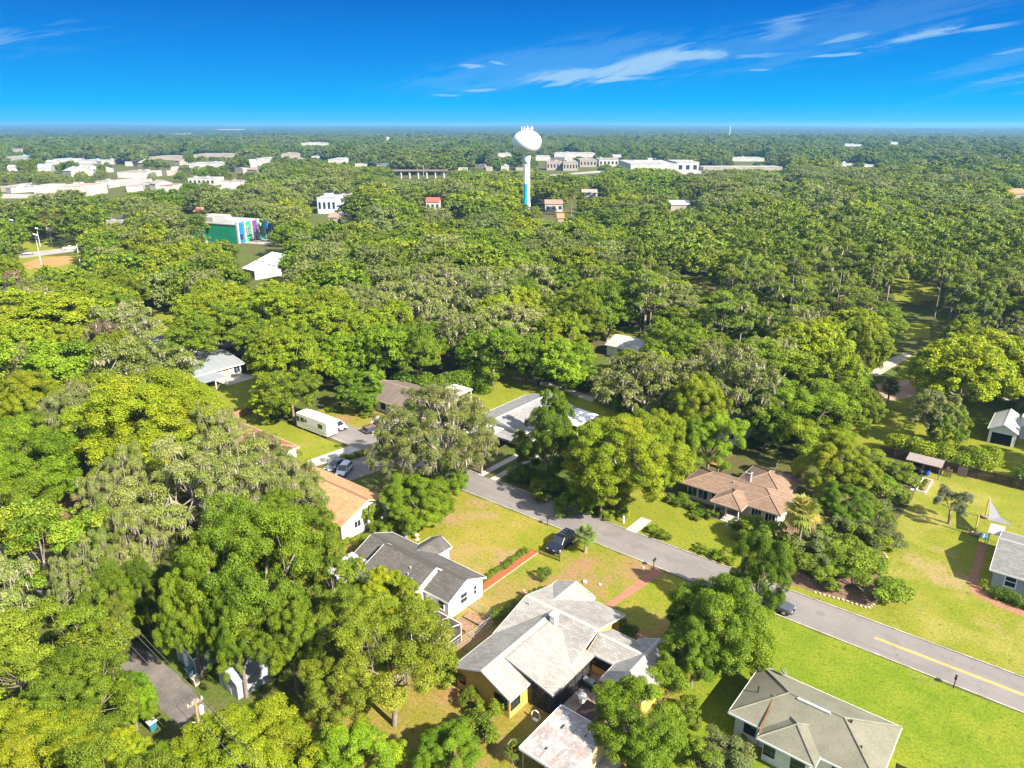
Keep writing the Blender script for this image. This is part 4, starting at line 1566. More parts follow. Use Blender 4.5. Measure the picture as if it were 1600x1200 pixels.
def shrub(px, py, w, h, label, kind='bush', z=.5, group=None, name='shrub', cat='shrub'):
    a, b, t = at(px, py, z)
    return plant(name, kind, a, b, w / 2 * t / F, h, label, cat, group)


def yard_things():
    mailbox(-53.6, 74.9, 'dark mailbox on the kerb beside the yellowed lawn left of the black SUV')
    mailbox(-36.7, 74.9, 'dark mailbox on the kerb at the end of the red brick path')
    mailbox(-2.6, 74.9, 'dark mailbox on the kerb of the lush lawn facing the yellow road line')
    a, b, _ = at(974, 817)
    m = MB()
    m.box(a - .1, a + .1, b - .1, b + .1, 0, .95)
    m.box(a - .13, a + .13, b - .13, b + .13, .95, 1.02)
    tag(m.build('marker_post', WHITE), 'short white post at the kerb under the big yellow-green tree', 'post')
    # black gate before the SUV
    for i, (x0, x1, y) in enumerate(((-50.35, -48.72, 68.45), (-48.62, -47.0, 68.55))):
        g = empty('metal_gate', ((x0 + x1) / 2, y, 0), ('left' if i == 0 else 'right') + ' leaf of the low black metal gate in front of the black SUV', 'gate')
        b = MB()
        for z in (.08, .55, 1.05):
            b.box(x0, x1, y - .025, y + .025, z, z + .06)
        for x in (x0, x1 - .06):
            b.box(x, x + .06, y - .035, y + .035, 0, 1.2)
        b.build('frame', BLACKM, g)
        b = MB()
        for x in np.arange(x0 + .12, x1 - .1, .12):
            b.box(x, x + .03, y - .012, y + .012, .1, 1.1)
        b.build('bars', BLACKM, g)
    # pool cage behind the white house
    c = empty('screen_enclosure', (-49.5, 46.8, 0), 'screened enclosure with white frame and dark mesh behind the white house', 'enclosure')
    x0, x1, y0, y1 = -53.5, -46.4, 44.8, 48.9
    ym = 46.85
    f = MB()
    nx = 4
    for i in range(nx + 1):
        x = x0 + (x1 - x0) * i / nx
        for p, q in (((x, y0, 0), (x, y0, 2.3)), ((x, y1, 0), (x, y1, 2.3)), ((x, y0, 2.3), (x, ym, 2.95)), ((x, y1, 2.3), (x, ym, 2.95))):
            f.tube([p, q], .045, 4)
    for y, z in ((y0, 2.3), (y1, 2.3), (ym, 2.95), (y0, 1.0), (y1, 1.0)):
        f.tube([(x0, y, z), (x1, y, z)], .045, 4)
    f.tube([(x1, ym, 0), (x1, ym, 2.95)], .04, 4)
    f.tube([(x1, y0, 1.0), (x1, y1, 1.0)], .04, 4)
    f.build('frame', TRIM, c)
    s = MB()
    for (p) in ([(x0, y0, 2.3), (x1, y0, 2.3), (x1, ym, 2.95), (x0, ym, 2.95)], [(x0, ym, 2.95), (x1, ym, 2.95), (x1, y1, 2.3), (x0, y1, 2.3)],
                [(x0, y0, 0), (x1, y0, 0), (x1, y0, 2.3), (x0, y0, 2.3)], [(x1, y1, 0), (x0, y1, 0), (x0, y1, 2.3), (x1, y1, 2.3)],
                [(x1, y0, 0), (x1, y1, 0), (x1, y1, 2.3), (x1, ym, 2.95), (x1, y0, 2.3)]):
        s.poly(p)
    s.build('mesh', SCREEN, c)
    # raised beds
    soil = mat('bed_soil', (.20, .105, .06), (.27, .16, .10), 3, .95, fine=(8, .25))
    for i, (x0, x1, y0, y1) in enumerate(((-49.3, -47.0, 50.2, 51.6), (-48.9, -46.5, 52.0, 53.2))):
        g = empty('raised_bed', ((x0 + x1) / 2, (y0 + y1) / 2, 0), ('raised timber bed of bare soil nearest the screened enclosure', 'raised timber bed of bare soil in the wire fence corner')[i], 'raised bed')
        b = MB()
        b.box(x0, x1, y0, y0 + .08, 0, .3)
        b.box(x0, x1, y1 - .08, y1, 0, .3)
        b.box(x0, x0 + .08, y0 + .08, y1 - .08, 0, .3)
        b.box(x1 - .08, x1, y0 + .08, y1 - .08, 0, .3)
        b.build('frame', WOOD, g)
        b = MB()
        b.box(x0 + .08, x1 - .08, y0 + .08, y1 - .08, 0, .25)
        b.build('soil', soil, g)
    wire_fence([(-48.9, 53.9), (-45.6, 53.9), (-45.6, 50), (-46.3, 43.2), (-47.3, 38)], 'wire mesh fence around the raised beds between the white and yellow houses', GALV)
    wire_fence([(-72, 50.5), (-67.3, 51.2), (-66.8, 56.6)], 'pale wire fence between the tan house and the white house', WHITE)
    # kiddie pool, playthings
    a, b, _ = at(511, 837)
    m = MB()
    m.lathe([(.02, .02), (.62, .02), (.7, .22), (.74, .23), (.74, .18), (.66, .0)], a, b, 24)
    tag(m.build('paddling_pool', mat('pink_plastic', (.55, .03, .16), rough=.4)), 'pink paddling pool on the bare ground behind the tan house', 'paddling pool')
    a, b, _ = at(640, 836)
    s = empty('play_slide', (a, b, 0), 'small purple and white plastic slide by the shrubs behind the dark roof', 'slide')
    m = MB()
    m.slab([(a - .25, b - .9, .1), (a + .25, b - .9, .1), (a + .25, b + .2, .9), (a - .25, b + .2, .9)], .05)
    m.build('chute', mat('white_plastic', (.7, .7, .72), rough=.4), s)
    m = MB()
    for x in (-.3, .3):
        m.tube([(a + x, b + .25, 0), (a + x, b + .25, 1.25)], .05, 6)
    for z in (.25, .5, .75):
        m.tube([(a - .3, b + .3, z), (a + .3, b + .3, z)], .03, 6)
    m.build('ladder', mat('purple_plastic', (.13, .06, .30), rough=.4), s)
    a, b, _ = at(652, 843)
    m = MB()
    m.lathe([(.3, 0), (.34, .05), (.12, .12), (.09, .6), (.1, .62), (.32, .7), (.30, .78), (.05, .72)], a, b, 16)
    tag(m.build('bird_bath', mat('pale_stone', (.5, .47, .42), rough=.9)), 'pale stone bird bath beside the plastic slide', 'bird bath')
    # grill and things in the court
    g = empty('grill', (-31.6, 50.6, 0), 'grey lidded barbecue grill in the paved court of the yellow house', 'grill')
    x, y = -31.4, 51.6
    m = MB()
    m.box(x - .55, x + .55, y - .28, y + .28, .35, .85)
    m.build('cart', BLACKM, g)
    m = MB()
    loft(m, [[(x + dx, y - .32, .86), (x + dx, y - .3, 1.1), (x + dx, y - .1, 1.25), (x + dx, y + .2, 1.25), (x + dx, y + .32, .86)][::-1] for dx in (-.6, .6)])
    m.build('lid', mat('grey_lid', (.22, .23, .24), rough=.35, metal=.5), g)
    m = MB()
    for dx in (-.5, .5):
        for dy in (-.25, .25):
            m.tube([(x + dx, y + dy, 0), (x + dx, y + dy, .4)], .03, 6)
    m.build('leg', BLACKM, g)
    m = MB()
    m.lathe([(.35, 0), (.12, .06), (.07, .5), (.1, .66), (.46, .72), (.46, .78), (.03, .78)], -31.0, 49.7, 18)
    tag(m.build('round_table', mat('pale_table', (.6, .6, .58), rough=.5)), 'small pale round table in the court beside the screened porch', 'table')
    g = empty('hot_tub', (-28.9, 48.3, 0), 'dark covered hot tub on the court of the yellow house by the green tree', 'hot tub')
    m = MB()
    m.box(-30.1, -28.1, 47.4, 49.3, 0, .85)
    m.build('cabinet', DARKWOOD, g)
    m = MB()
    m.slab([(-30.18, 47.32, .97), (-28.02, 47.32, .97), (-28.02, 49.38, .97), (-30.18, 49.38, .97)], .11)
    m.build('cover', mat('dark_vinyl', (.045, .02, .018), rough=.6), g)
    # hose reel hoop by the porch corner
    m = MB()
    cx, cy = -33.1, 44.9
    m.tube([(cx + .5 * math.cos(t), cy + .1 * math.sin(t), .55 + .5 * math.sin(t)) for t in np.linspace(0, 6.28, 24)], .05, 6)
    m.box(cx - .3, cx + .3, cy - .15, cy + .15, 0, .1)
    tag(m.build('hose_hanger', TRIM), 'pale coiled hose on a stand beside the corner of the screened porch', 'hose')
    # rocks on the lawn
    for i, (px, py, r, lb) in enumerate(((914, 910, .3, 'larger white rock on the patchy lawn above the pale roof'), (937, 914, .2, 'small white rock on the bare earth patch of the front lawn'), (1005, 887, .16, 'tiny pale stone on the grass left of the kerbside mailbox'))):
        a, b, _ = at(px, py)
        bm = bmesh.new()
        bmesh.ops.create_icosphere(bm, subdivisions=2, radius=r)
        for v in bm.verts:
            v.co *= 1 + random.uniform(-.18, .18)
            v.co.z *= .7
            v.co += Vector((a, b, r * .4))
        me = bpy.data.meshes.new('rock')
        bm.to_mesh(me)
        me.materials.append(mat('white_rock', (.62, .60, .55), (.45, .43, .4), 6, .9))
        tag(link('rock', me), lb, 'rock')
    # urn at the left end of the yellow house
    a, b, _ = at(820, 932)
    m = MB()
    m.lathe([(.18, 0), (.2, .05), (.34, .35), (.36, .6), (.26, .8), (.3, .86), (.24, .84), (.05, .7)], a, b, 16)
    tag(m.build('clay_urn', mat('terracotta', (.36, .17, .09), (.30, .2, .13), 4, .9)), 'terracotta urn at the end wall of the yellow house beside the hedge', 'urn')
    # shade sail and posts on the right
    wy = mat('yellow_timber', (.55, .40, .17), (.46, .33, .14), 2, .8)
    for (x, y, zt, lb) in ((-5.3, 116.5, 3.1, 'yellow timber post in a planter carrying the tip of the grey shade sail'), (-5.75, 110.0, 3.1, 'yellow timber post in a round planter nearest the olive tree')):
        p = empty('sail_post', (x, y, 0), lb, 'post')
        m = MB()
        m.tube([(x, y, 0), (x, y, zt)], .1, 8)
        m.build('pole', wy, p)
        m = MB()
        m.lathe([(.5, 0), (.56, .35), (.5, .36), (.46, .28), (.02, .28)], x, y, 16)
        m.build('planter', WOOD, p)
    m = MB()
    m.slab([(-5.2, 116.4, 3.0), (-4.6, 110.3, 2.7), (-1.6, 110.6, 2.75), (-3.4, 112.6, 2.5)], .02)
    tag(m.build('shade_sail', mat('sail_cloth', (.19, .185, .20), rough=.8)), 'grey triangular shade sail stretched from a yellow post to the grey house', 'shade sail')
    t = empty('patio_table', (-4.9, 109.6, 0), 'teal patio table with a white runner beside the yellow post', 'table')
    m = MB()
    m.box(-5.2, -4.2, 108.4, 109.9, .7, .76)
    m.build('tabletop', mat('teal_paint', (.03, .17, .22), rough=.5), t)
    m = MB()
    m.box(-4.85, -4.55, 108.35, 109.95, .76, .775)
    m.build('runner', WHITE, t)
    for x in (-5.1, -4.3):
        for y in (108.5, 109.8):
            m = MB()
            m.box(x - .035, x + .035, y - .035, y + .035, 0, .7)
            m.build('leg', BLACKM, t)
    # vegetable plots on the right
    for i, (x0, x1, y0, y1, lb) in enumerate(((-17.8, -15.8, 119.6, 123.8, 'left vegetable bed of the pair beside the white stepping path'), (-15.0, -13.6, 119.2, 124.6, 'right vegetable bed of the pair with a white edging board'))):
        g = empty('vegetable_bed', ((x0 + x1) / 2, (y0 + y1) / 2, 0), lb, 'vegetable bed')
        b = MB()
        b.box(x0, x1, y0, y0 + .1, 0, .3)
        b.box(x0, x1, y1 - .1, y1, 0, .3)
        b.box(x0, x0 + .1, y0 + .1, y1 - .1, 0, .3)
        b.box(x1 - .1, x1, y0 + .1, y1 - .1, 0, .3)
        b.build('frame', WHITE if i else WOOD, g)
        b = MB()
        b.box(x0 + .1, x1 - .1, y0 + .1, y1 - .1, 0, .24)
        b.build('soil', soil, g)
        h = hedge('seedlings', [(x0 + .5, y0 + .6), (x0 + .6, y1 - .6)], .6, .5, '', '', ls=.12, seed=5 + i)
        h.parent = g
        h.location = (-(x0 + x1) / 2, -(y0 + y1) / 2, 0)
    m = MB()
    for k in range(6):
        y = 119.2 + k * .75
        m.box(-15.75, -15.1, y, y + .6, .0, .05)
    tag(m.build('stepping_stones', mat('pale_paver', (.60, .57, .52), (.5, .47, .42), 2, .9)), 'white stepping slabs between the two vegetable beds', 'paving')
    # clothes line across the lawn
    m = MB()
    for x, y in ((-17.8, 108.8), (-6.5, 108.8)):
        m.tube([(x, y, 0), (x, y, 1.5)], .025, 6)
    for z in (1.45, .8):
        m.tube([(-17.8, 108.8, z), (-12, 108.8, z - .08), (-6.5, 108.8, z)], .012, 4)
    tag(m.build('wire_run', GALV), 'thin wire run on slim stakes across the lawn below the olive tree', 'wire')
    # bins and boxes by the back lawn
    green = mat('green_bin', (.03, .09, .07), rough=.5)
    for i, (px, py, c, lb) in enumerate(((841, 603, green, 'dark green wheeled bin of the pair beside the long back lawn'), (855, 605, mat('grey_bin', (.25, .27, .28), rough=.5), 'pale grey wheeled bin of the pair beside the long back lawn'), (298, 1057, mat('blue_bin', (.10, .20, .26), rough=.5), 'blue bin standing by the blue-grey shed'), (307, 1071, mat('tan_bin', (.38, .33, .26), rough=.5), 'tan bin standing by the blue-grey shed'), (239, 1141, mat('teal_bin', (.03, .16, .20), rough=.5), 'teal bin with a white lid at the edge of the lane under leaves'))):
        a, b, _ = at(px, py)
        r = empty('wheeled_bin', (a, b, 0), lb, 'bin')
        m = MB()
        loft(m, [[(a - w, b - w, z), (a + w, b - w, z), (a + w, b + w, z), (a - w, b + w, z)][::-1] for z, w in ((.08, .24), (1.0, .34))])
        m.build('bin_body', c, r)
        m = MB()
        m.slab([(a - .37, b - .37, 1.06), (a + .37, b - .37, 1.06), (a + .37, b + .40, 1.12), (a - .37, b + .40, 1.12)], .06)
        m.build('lid', WHITE if i == 4 else c, r)
        m = MB()
        for sg in (-1, 1):
            m.tube([(a + sg * .28, b + .28, .12), (a + sg * .34, b + .28, .12)], .12, 10)
        m.build('wheel', TYRE, r)
    for px, py, lb in ((819, 597, 'brown box at the far edge of the long back lawn'), (877, 596, 'brown crate in the trees beyond the two bins')):
        a, b, _ = at(px, py)
        m = MB()
        m.box(a - .5, a + .5, b - .4, b + .4, 0, .8)
        m.box(a - .54, a + .54, b - .44, b + .44, .8, .88)
        tag(m.build('storage_box', mat('box_brown', (.30, .19, .12), rough=.8)), lb, 'box')
    # patio bits right of the brown hipped house
    a, b, _ = at(1118, 729)
    m = MB()
    m.box(a - .9, a + .9, b - .4, b + .4, .42, .48)
    for x in (-.8, .8):
        for y in (-.3, .3):
            m.box(a + x - .05, a + x + .05, b + y - .05, b + y + .05, 0, .42)
    tag(m.build('garden_bench', mat('orange_wood', (.45, .2, .08), rough=.7)), 'orange garden bench behind the brown hipped house', 'bench')


def wire_fence(pts, label, m):
    r = empty('wire_fence', (pts[0][0], pts[0][1], 0), label, 'fence')
    posts, wires = MB(), MB()
    for i in range(len(pts) - 1):
        p, q = Vector(pts[i]), Vector(pts[i + 1])
        n = max(1, round((q - p).length / 2.2))
        for k in range(n + (i == len(pts) - 2)):
            c = p.lerp(q, k / n)
            posts.tube([(c.x, c.y, 0), (c.x, c.y, 1.25)], .03, 6)
        for z in (.1, .5, .85, 1.2):
            wires.tube([(p.x, p.y, z), (q.x, q.y, z)], .014 if z < 1.1 else .025, 4)
        L = (q - p).length
        for s in np.arange(0, L, .25):
            c = p.lerp(q, s / L)
            d = p.lerp(q, min(1, (s + .25) / L))
            wires.tube([(c.x, c.y, .1), (d.x, d.y, 1.2)], .007, 3, cap=False)
    posts.build('posts', m, r)
    wires.build('mesh', m, r)


# ================================================================ poles and wires
def wires_between(name, p, q, sag, label, r=.022, m=None):
    mb = MB()
    P, Q = Vector(p), Vector(q)
    pts = []
    for i in range(15):
        t = i / 14
        c = P.lerp(Q, t)
        c.z -= sag * 4 * t * (1 - t)
        pts.append(c)
    mb.tube(pts, r, 4)
    return tag(mb.build(name, m or mat('pale_cable', (.17, .17, .165), rough=.6)), label, 'cable')


def utility_poles():
    PW = mat('pole_wood', (.30, .23, .13), (.22, .16, .09), 1.5, .85, fine=(8, .2), stretch=(1, 1, .2))
    x, y = -51.0, 21.5
    r = empty('utility_pole', (x, y, 0), 'wooden utility pole with lamp arm and white insulators beside the lane', 'utility pole')
    top = 9.0
    m = MB()
    m.tube([(x, y, -.3), (x, y, top)], [.17, .12], 10)
    m.build('pole', PW, r)
    m = MB()
    m.tube([(x, y, 5.9), (x + .4, y + .3, 6.4), (x + .9, y + .7, 6.6), (x + 1.35, y + 1.05, 6.6)], .03, 6)
    ao = m.build('lamp_arm', GALV, r)
    m = MB()
    m.lathe([(.05, 6.66), (.14, 6.64), (.18, 6.5), (.13, 6.43), (.03, 6.41)], x + 1.45, y + 1.15, 12)
    m.build('lamp_head', WHITE, ao)
    m = MB()
    m.box(x - .05, x + .05, y - .7, y + .7, top - .45, top - .33)
    co = m.build('cross_arm', PW, r)
    m = MB()
    for dy in (-.6, -.2, .25, .6):
        m.lathe([(.03, top - .33), (.07, top - .25), (.04, top - .2), (.07, top - .14), (.02, top - .05)], x, y + dy, 8)
    m.build('insulator', WHITE, co)
    m = MB()
    m.lathe([(.05, top - 1.7), (.2, top - 1.65), (.22, top - 1.0), (.18, top - .9), (.05, top - .8)], x + .05, y + .38, 12)
    m.build('transformer', mat('pale_grey_metal', (.5, .51, .52), rough=.45), r)
    m = MB()
    for k in range(7):
        t = k * .9
        m.tube([(x - .12, y - .05, 6.6), (x - .3 - .2 * math.cos(t), y - .2 - .15 * math.sin(t), 6.3 + .3 * math.sin(t * 1.7))], .025, 4)
    m.build('cable_bundle', WHITE, r)
    for i, (dy, z) in enumerate(((-.6, top - .05), (.25, top - .05), (.6, top - .1), (0, 5.6))):
        wires_between('power_line', (x, y + dy, z), (-128, 27 + dy * 2, z + .3), 1.2, ('upper cable from the wooden pole along the lane, nearest the leaf edge', 'upper cable from the wooden pole running up the middle of the lane', 'upper cable from the wooden pole passing closest to the sheds', 'low thick cable from the wooden pole running up the lane')[i], .014 if i < 3 else .02)
        wires_between('power_line', (x, y + dy, z), (15, 18 + dy * 2, z + .3), 1.2, ('first upper cable leaving the wooden pole into the trees on the right', 'second upper cable leaving the wooden pole into the trees on the right', 'third upper cable leaving the wooden pole into the trees on the right', 'low thick cable leaving the wooden pole into the trees on the right')[i], .014)
    a, b, _ = at(430, 1113, 5)
    wires_between('service_wire', (x, y, 6.6), (a, b, 5.2), .2, 'white service wire running sideways from the wooden pole towards the dark gap', .03)
    a, b, _ = at(355, 1092, 3)
    wires_between('service_wire', (x, y, 6.5), (a, b, 3.0), .1, 'short white wire from the wooden pole down to the silver shed', .025)
    # poles further off
    def pole(px, py0, py1, label, arm=True, white=False):
        a, b, _ = at(px, py0)
        h = 9.5
        for k in range(60):
            if proj(a, b, h)[1] > py1:
                h += .3
        r = empty('utility_pole', (a, b, 0), label, 'utility pole')
        m = MB()
        m.tube([(a, b, 0), (a, b, h)], [.2, .14], 8)
        m.build('pole', mat('pale_pole', (.48, .45, .40), rough=.8) if white else PW, r)
        if arm:
            m = MB()
            m.box(a - .05, a + .05, b - 1.2, b + 1.2, h - .6, h - .45)
            m.build('cross_arm', PW, r)
        return a, b, h
    p1 = pole(127, 420, 400, 'pale utility pole rising from trees right of the ball field', True, True)
    p2 = pole(328, 412, 384, 'pale utility pole among trees below the green and blue building', True, True)
    for i, dz in enumerate((0, .9, 1.8, 2.6)):
        wires_between('power_line', (p1[0], p1[1], p1[2] - dz), (p2[0], p2[1], p2[2] - dz), 1.0, ('top', 'second', 'third', 'lowest')[i] + ' cable strung between the two pale poles left of the green building', .05)
    pole(662, 276, 258, 'thin utility pole standing by the brown rail bridge', False, True)
    pole(617, 274, 256, 'thin utility pole left of the brown rail bridge', False, True)
    pole(45, 287, 268, 'thin pole by the rust streaked warehouse', True, False)
    # stadium light masts
    LM = mat('mast_metal', (.55, .56, .57), rough=.45, metal=.3)
    for (px, py0, py1, w, lb) in ((28, 393, 345, 1, 'tall floodlight mast behind the ball field, clear of leaves'), (11, 398, 350, 1, 'tall floodlight mast at the left picture edge by the ball field'), (67, 424, 368, 1, 'floodlight mast in front of the orange infield with a bank of lamps'), (63, 385, 372, .8, 'short floodlight mast on the grass beyond the pale road'), (82, 385, 366, .5, 'slim lamp mast under the dark oaks beyond the ball field')):
        a, b, t = at(px, py0)
        h = 8
        for k in range(120):
            if proj(a, b, h)[1] > py1:
                h += .2
        r = empty('floodlight_mast', (a, b, 0), lb, 'floodlight mast')
        m = MB()
        m.tube([(a, b, 0), (a, b, h)], [.22, .12], 8)
        m.build('mast', LM, r)
        m = MB()
        m.box(a - 2.0 * w * .78, a + 2.0 * w * .78, b - .12, b + .12, h - .1, h + .08)
        if w == 1:
            m.box(a - 1.6 * w * .78, a + 1.6 * w * .78, b - .12, b + .12, h - 1.0, h - .88)
        bo = m.build('lamp_bar', LM, r)
        for k in range(int(6 * w)):
            x = a - 1.8 * w * .78 + 3.6 * w * .78 * k / max(1, int(6 * w) - 1)
            m = MB()
            m.lathe([(.12, h + .08), (.3, h + .2), (.32, h + .5), (.1, h + .6)], x, b, 8)
            m.build('lamp', WHITE, bo)


# ================================================================ water tower and far buildings
def zat(a, b, py):
    lo, hi = -5, 80
    for _ in range(40):
        m = (lo + hi) / 2
        if proj(a, b, m)[1] > py:
            lo = m
        else:
            hi = m
    return lo


def water_tower():
    a, b, t = at(822.5, 338)
    r = empty('water_tower', (a, b, 0), 'white spheroid water tower on a slim stem with a blue painted foot', 'water tower')
    px = t / F
    Wt = mat('tower_white', (.78, .79, .79), (.74, .75, .75), .05, .45)
    z = lambda y: zat(a, b, y)
    R = 22 * px
    zt, zm, zb, zn = z(203), z(221), z(241), z(250)
    prof = [(.2, zt)]
    for k in range(1, 13):
        th = k / 12 * math.pi / 2
        prof.append((R * math.sin(th), zm + (zt - zm) * math.cos(th)))
    for k in range(1, 10):
        th = k / 9 * math.pi * .40
        prof.append((R * math.cos(th), zm - (zm - zb) * 1.02 * math.sin(th)))
    rs = 5.0 * px
    prof += [(rs * 1.25, z(245)), (rs * 1.05, zn), (rs, z(256))]
    m = MB()
    m.lathe(prof[::-1], a, b, 64)
    m.build('tank', Wt, r, smooth=True)
    m = MB()
    zz = [z(y) for y in (256, 270, 287, 305, 315, 322, 332, 338)]
    rr = [rs, rs, rs, rs * 1.02, rs * 1.12, rs * 1.25, rs * 1.4, rs * 1.5]
    n = 40
    base = 0
    for q, h in zip(rr, zz):
        for k in range(n):
            th = 2 * math.pi * k / n
            m.v.append((a + q * math.cos(th), b + q * math.sin(th), h))
    for i in range(len(zz) - 1):
        for k in range(n):
            th = 2 * math.pi * (k + .5) / n
            nx, ny = math.cos(th), math.sin(th)
            right = nx * .78 + ny * .6258
            m.f.append((i * n + (k + 1) % n, i * n + k, (i + 1) * n + k, (i + 1) * n + (k + 1) % n))
            m.m.append(1 if (i >= 2 and right < .25) else 0)
    m.build('stem', [Wt, mat('tower_blue', (.02, .34, .62), rough=.45)], r, smooth=True)
    c = MB()
    lx, ly = a + (rs + .25) * -.35, b + (rs + .25) * -.94
    for d in (-.22, .22):
        c.tube([(lx + d, ly, zz[-1]), (lx + d, ly, zz[0])], .05, 4)
    for k in range(70):
        z_ = zz[-1] + (zz[0] - zz[-1]) * k / 70
        c.tube([(lx - .22, ly, z_), (lx + .22, ly, z_)], .03, 3)
    c.build('ladder', GALV, r)
    c = MB()
    for k in range(9):
        th = k / 9 * 6.283
        x, y = a + 8.5 * px * math.cos(th), b + 8.5 * px * math.sin(th)
        c.tube([(x, y, zt - 1.2), (x, y, zt + 2.0)], .12, 5)
        c.box(x - .15, x + .15, y - .15, y + .15, zt + (.2 if k % 3 else -.2), zt + (1.9 if k % 2 else 1.3))
    c.tube([(a + 8.5 * px * math.cos(k / 24 * 6.283), b + 8.5 * px * math.sin(k / 24 * 6.283), zt + .6) for k in range(25)], .1, 4)
    c.tube([(a, b, zt - .2), (a, b, zt + 2.4)], .1, 5)
    c.build('antenna_ring', mat('antenna_white', (.70, .70, .70), rough=.5), r)
    return a, b


KEEP = []      # photo boxes that trees in front must leave in view: x0, y0, x1, y1, depth


def far_block(px0, px1, py, depth, h, roofm, wallm, label, cat='commercial building', name='commercial_building', yaw=38.74, wins=0, gab=False, unit=1, keep=True, front=None):
    """Building far off: its front wall spans px0..px1 at ground row py."""
    a, b, t = at((px0 + px1) / 2, py)
    w = (px1 - px0) * t / F / math.cos(math.radians(yaw - 38.74))
    rz = math.radians(yaw)
    r = empty(name, (a, b, 0), label, cat, None, rz)
    r.rotation_euler.z = rz
    ORG[r.name] = Vector((0, 0, 0))
    W, R = MB(), MB()
    if gab:
        gable(W, R, None, 'a', -w / 2, w / 2, 0, depth, h, h + depth * .16, oh=.4, th=.25, caps=False)
        R.build('roof', roofm, r)
    else:
        W.box(-w / 2, w / 2, 0, depth, -.1, h)
        R.box(-w / 2 + .3, w / 2 - .3, .3, depth - .3, h - .05, h + .06)
        R.box(-w / 2 - .1, w / 2 + .1, -.1, .3, h - .35, h + .45, 0)
        ro = R.build('roof', roofm, r)
        for k in range(unit):
            u = MB()
            x, y = random.uniform(-.35, .35) * w, random.uniform(.3, .7) * depth
            u.box(x - 1.5, x + 1.5, y - 1.1, y + 1.1, h, h + 1.5)
            u.box(x - 1.2, x + 1.2, y - .8, y + .8, h + 1.5, h + 1.65)
            u.build('roof_unit', GALV, ro)
    W.build('wall', wallm, r)
    if wins:
        for k in range(wins):
            x = -w / 2 + w * (k + .5) / wins
            q = MB()
            ww = w / wins * .5
            q.box(x - ww / 2, x + ww / 2, -.06 + (.4 if gab else 0), .05 + (.4 if gab else 0), h * .3, h * .72)
            q.build('window', GLASS, r)
    if keep:
        top = proj(a, b, h)[1]
        KEEP.append((px0 - 1, top - 2, px1 + 1, py - (py - top) * (.58 if front is None else front), t, depth))
    return r


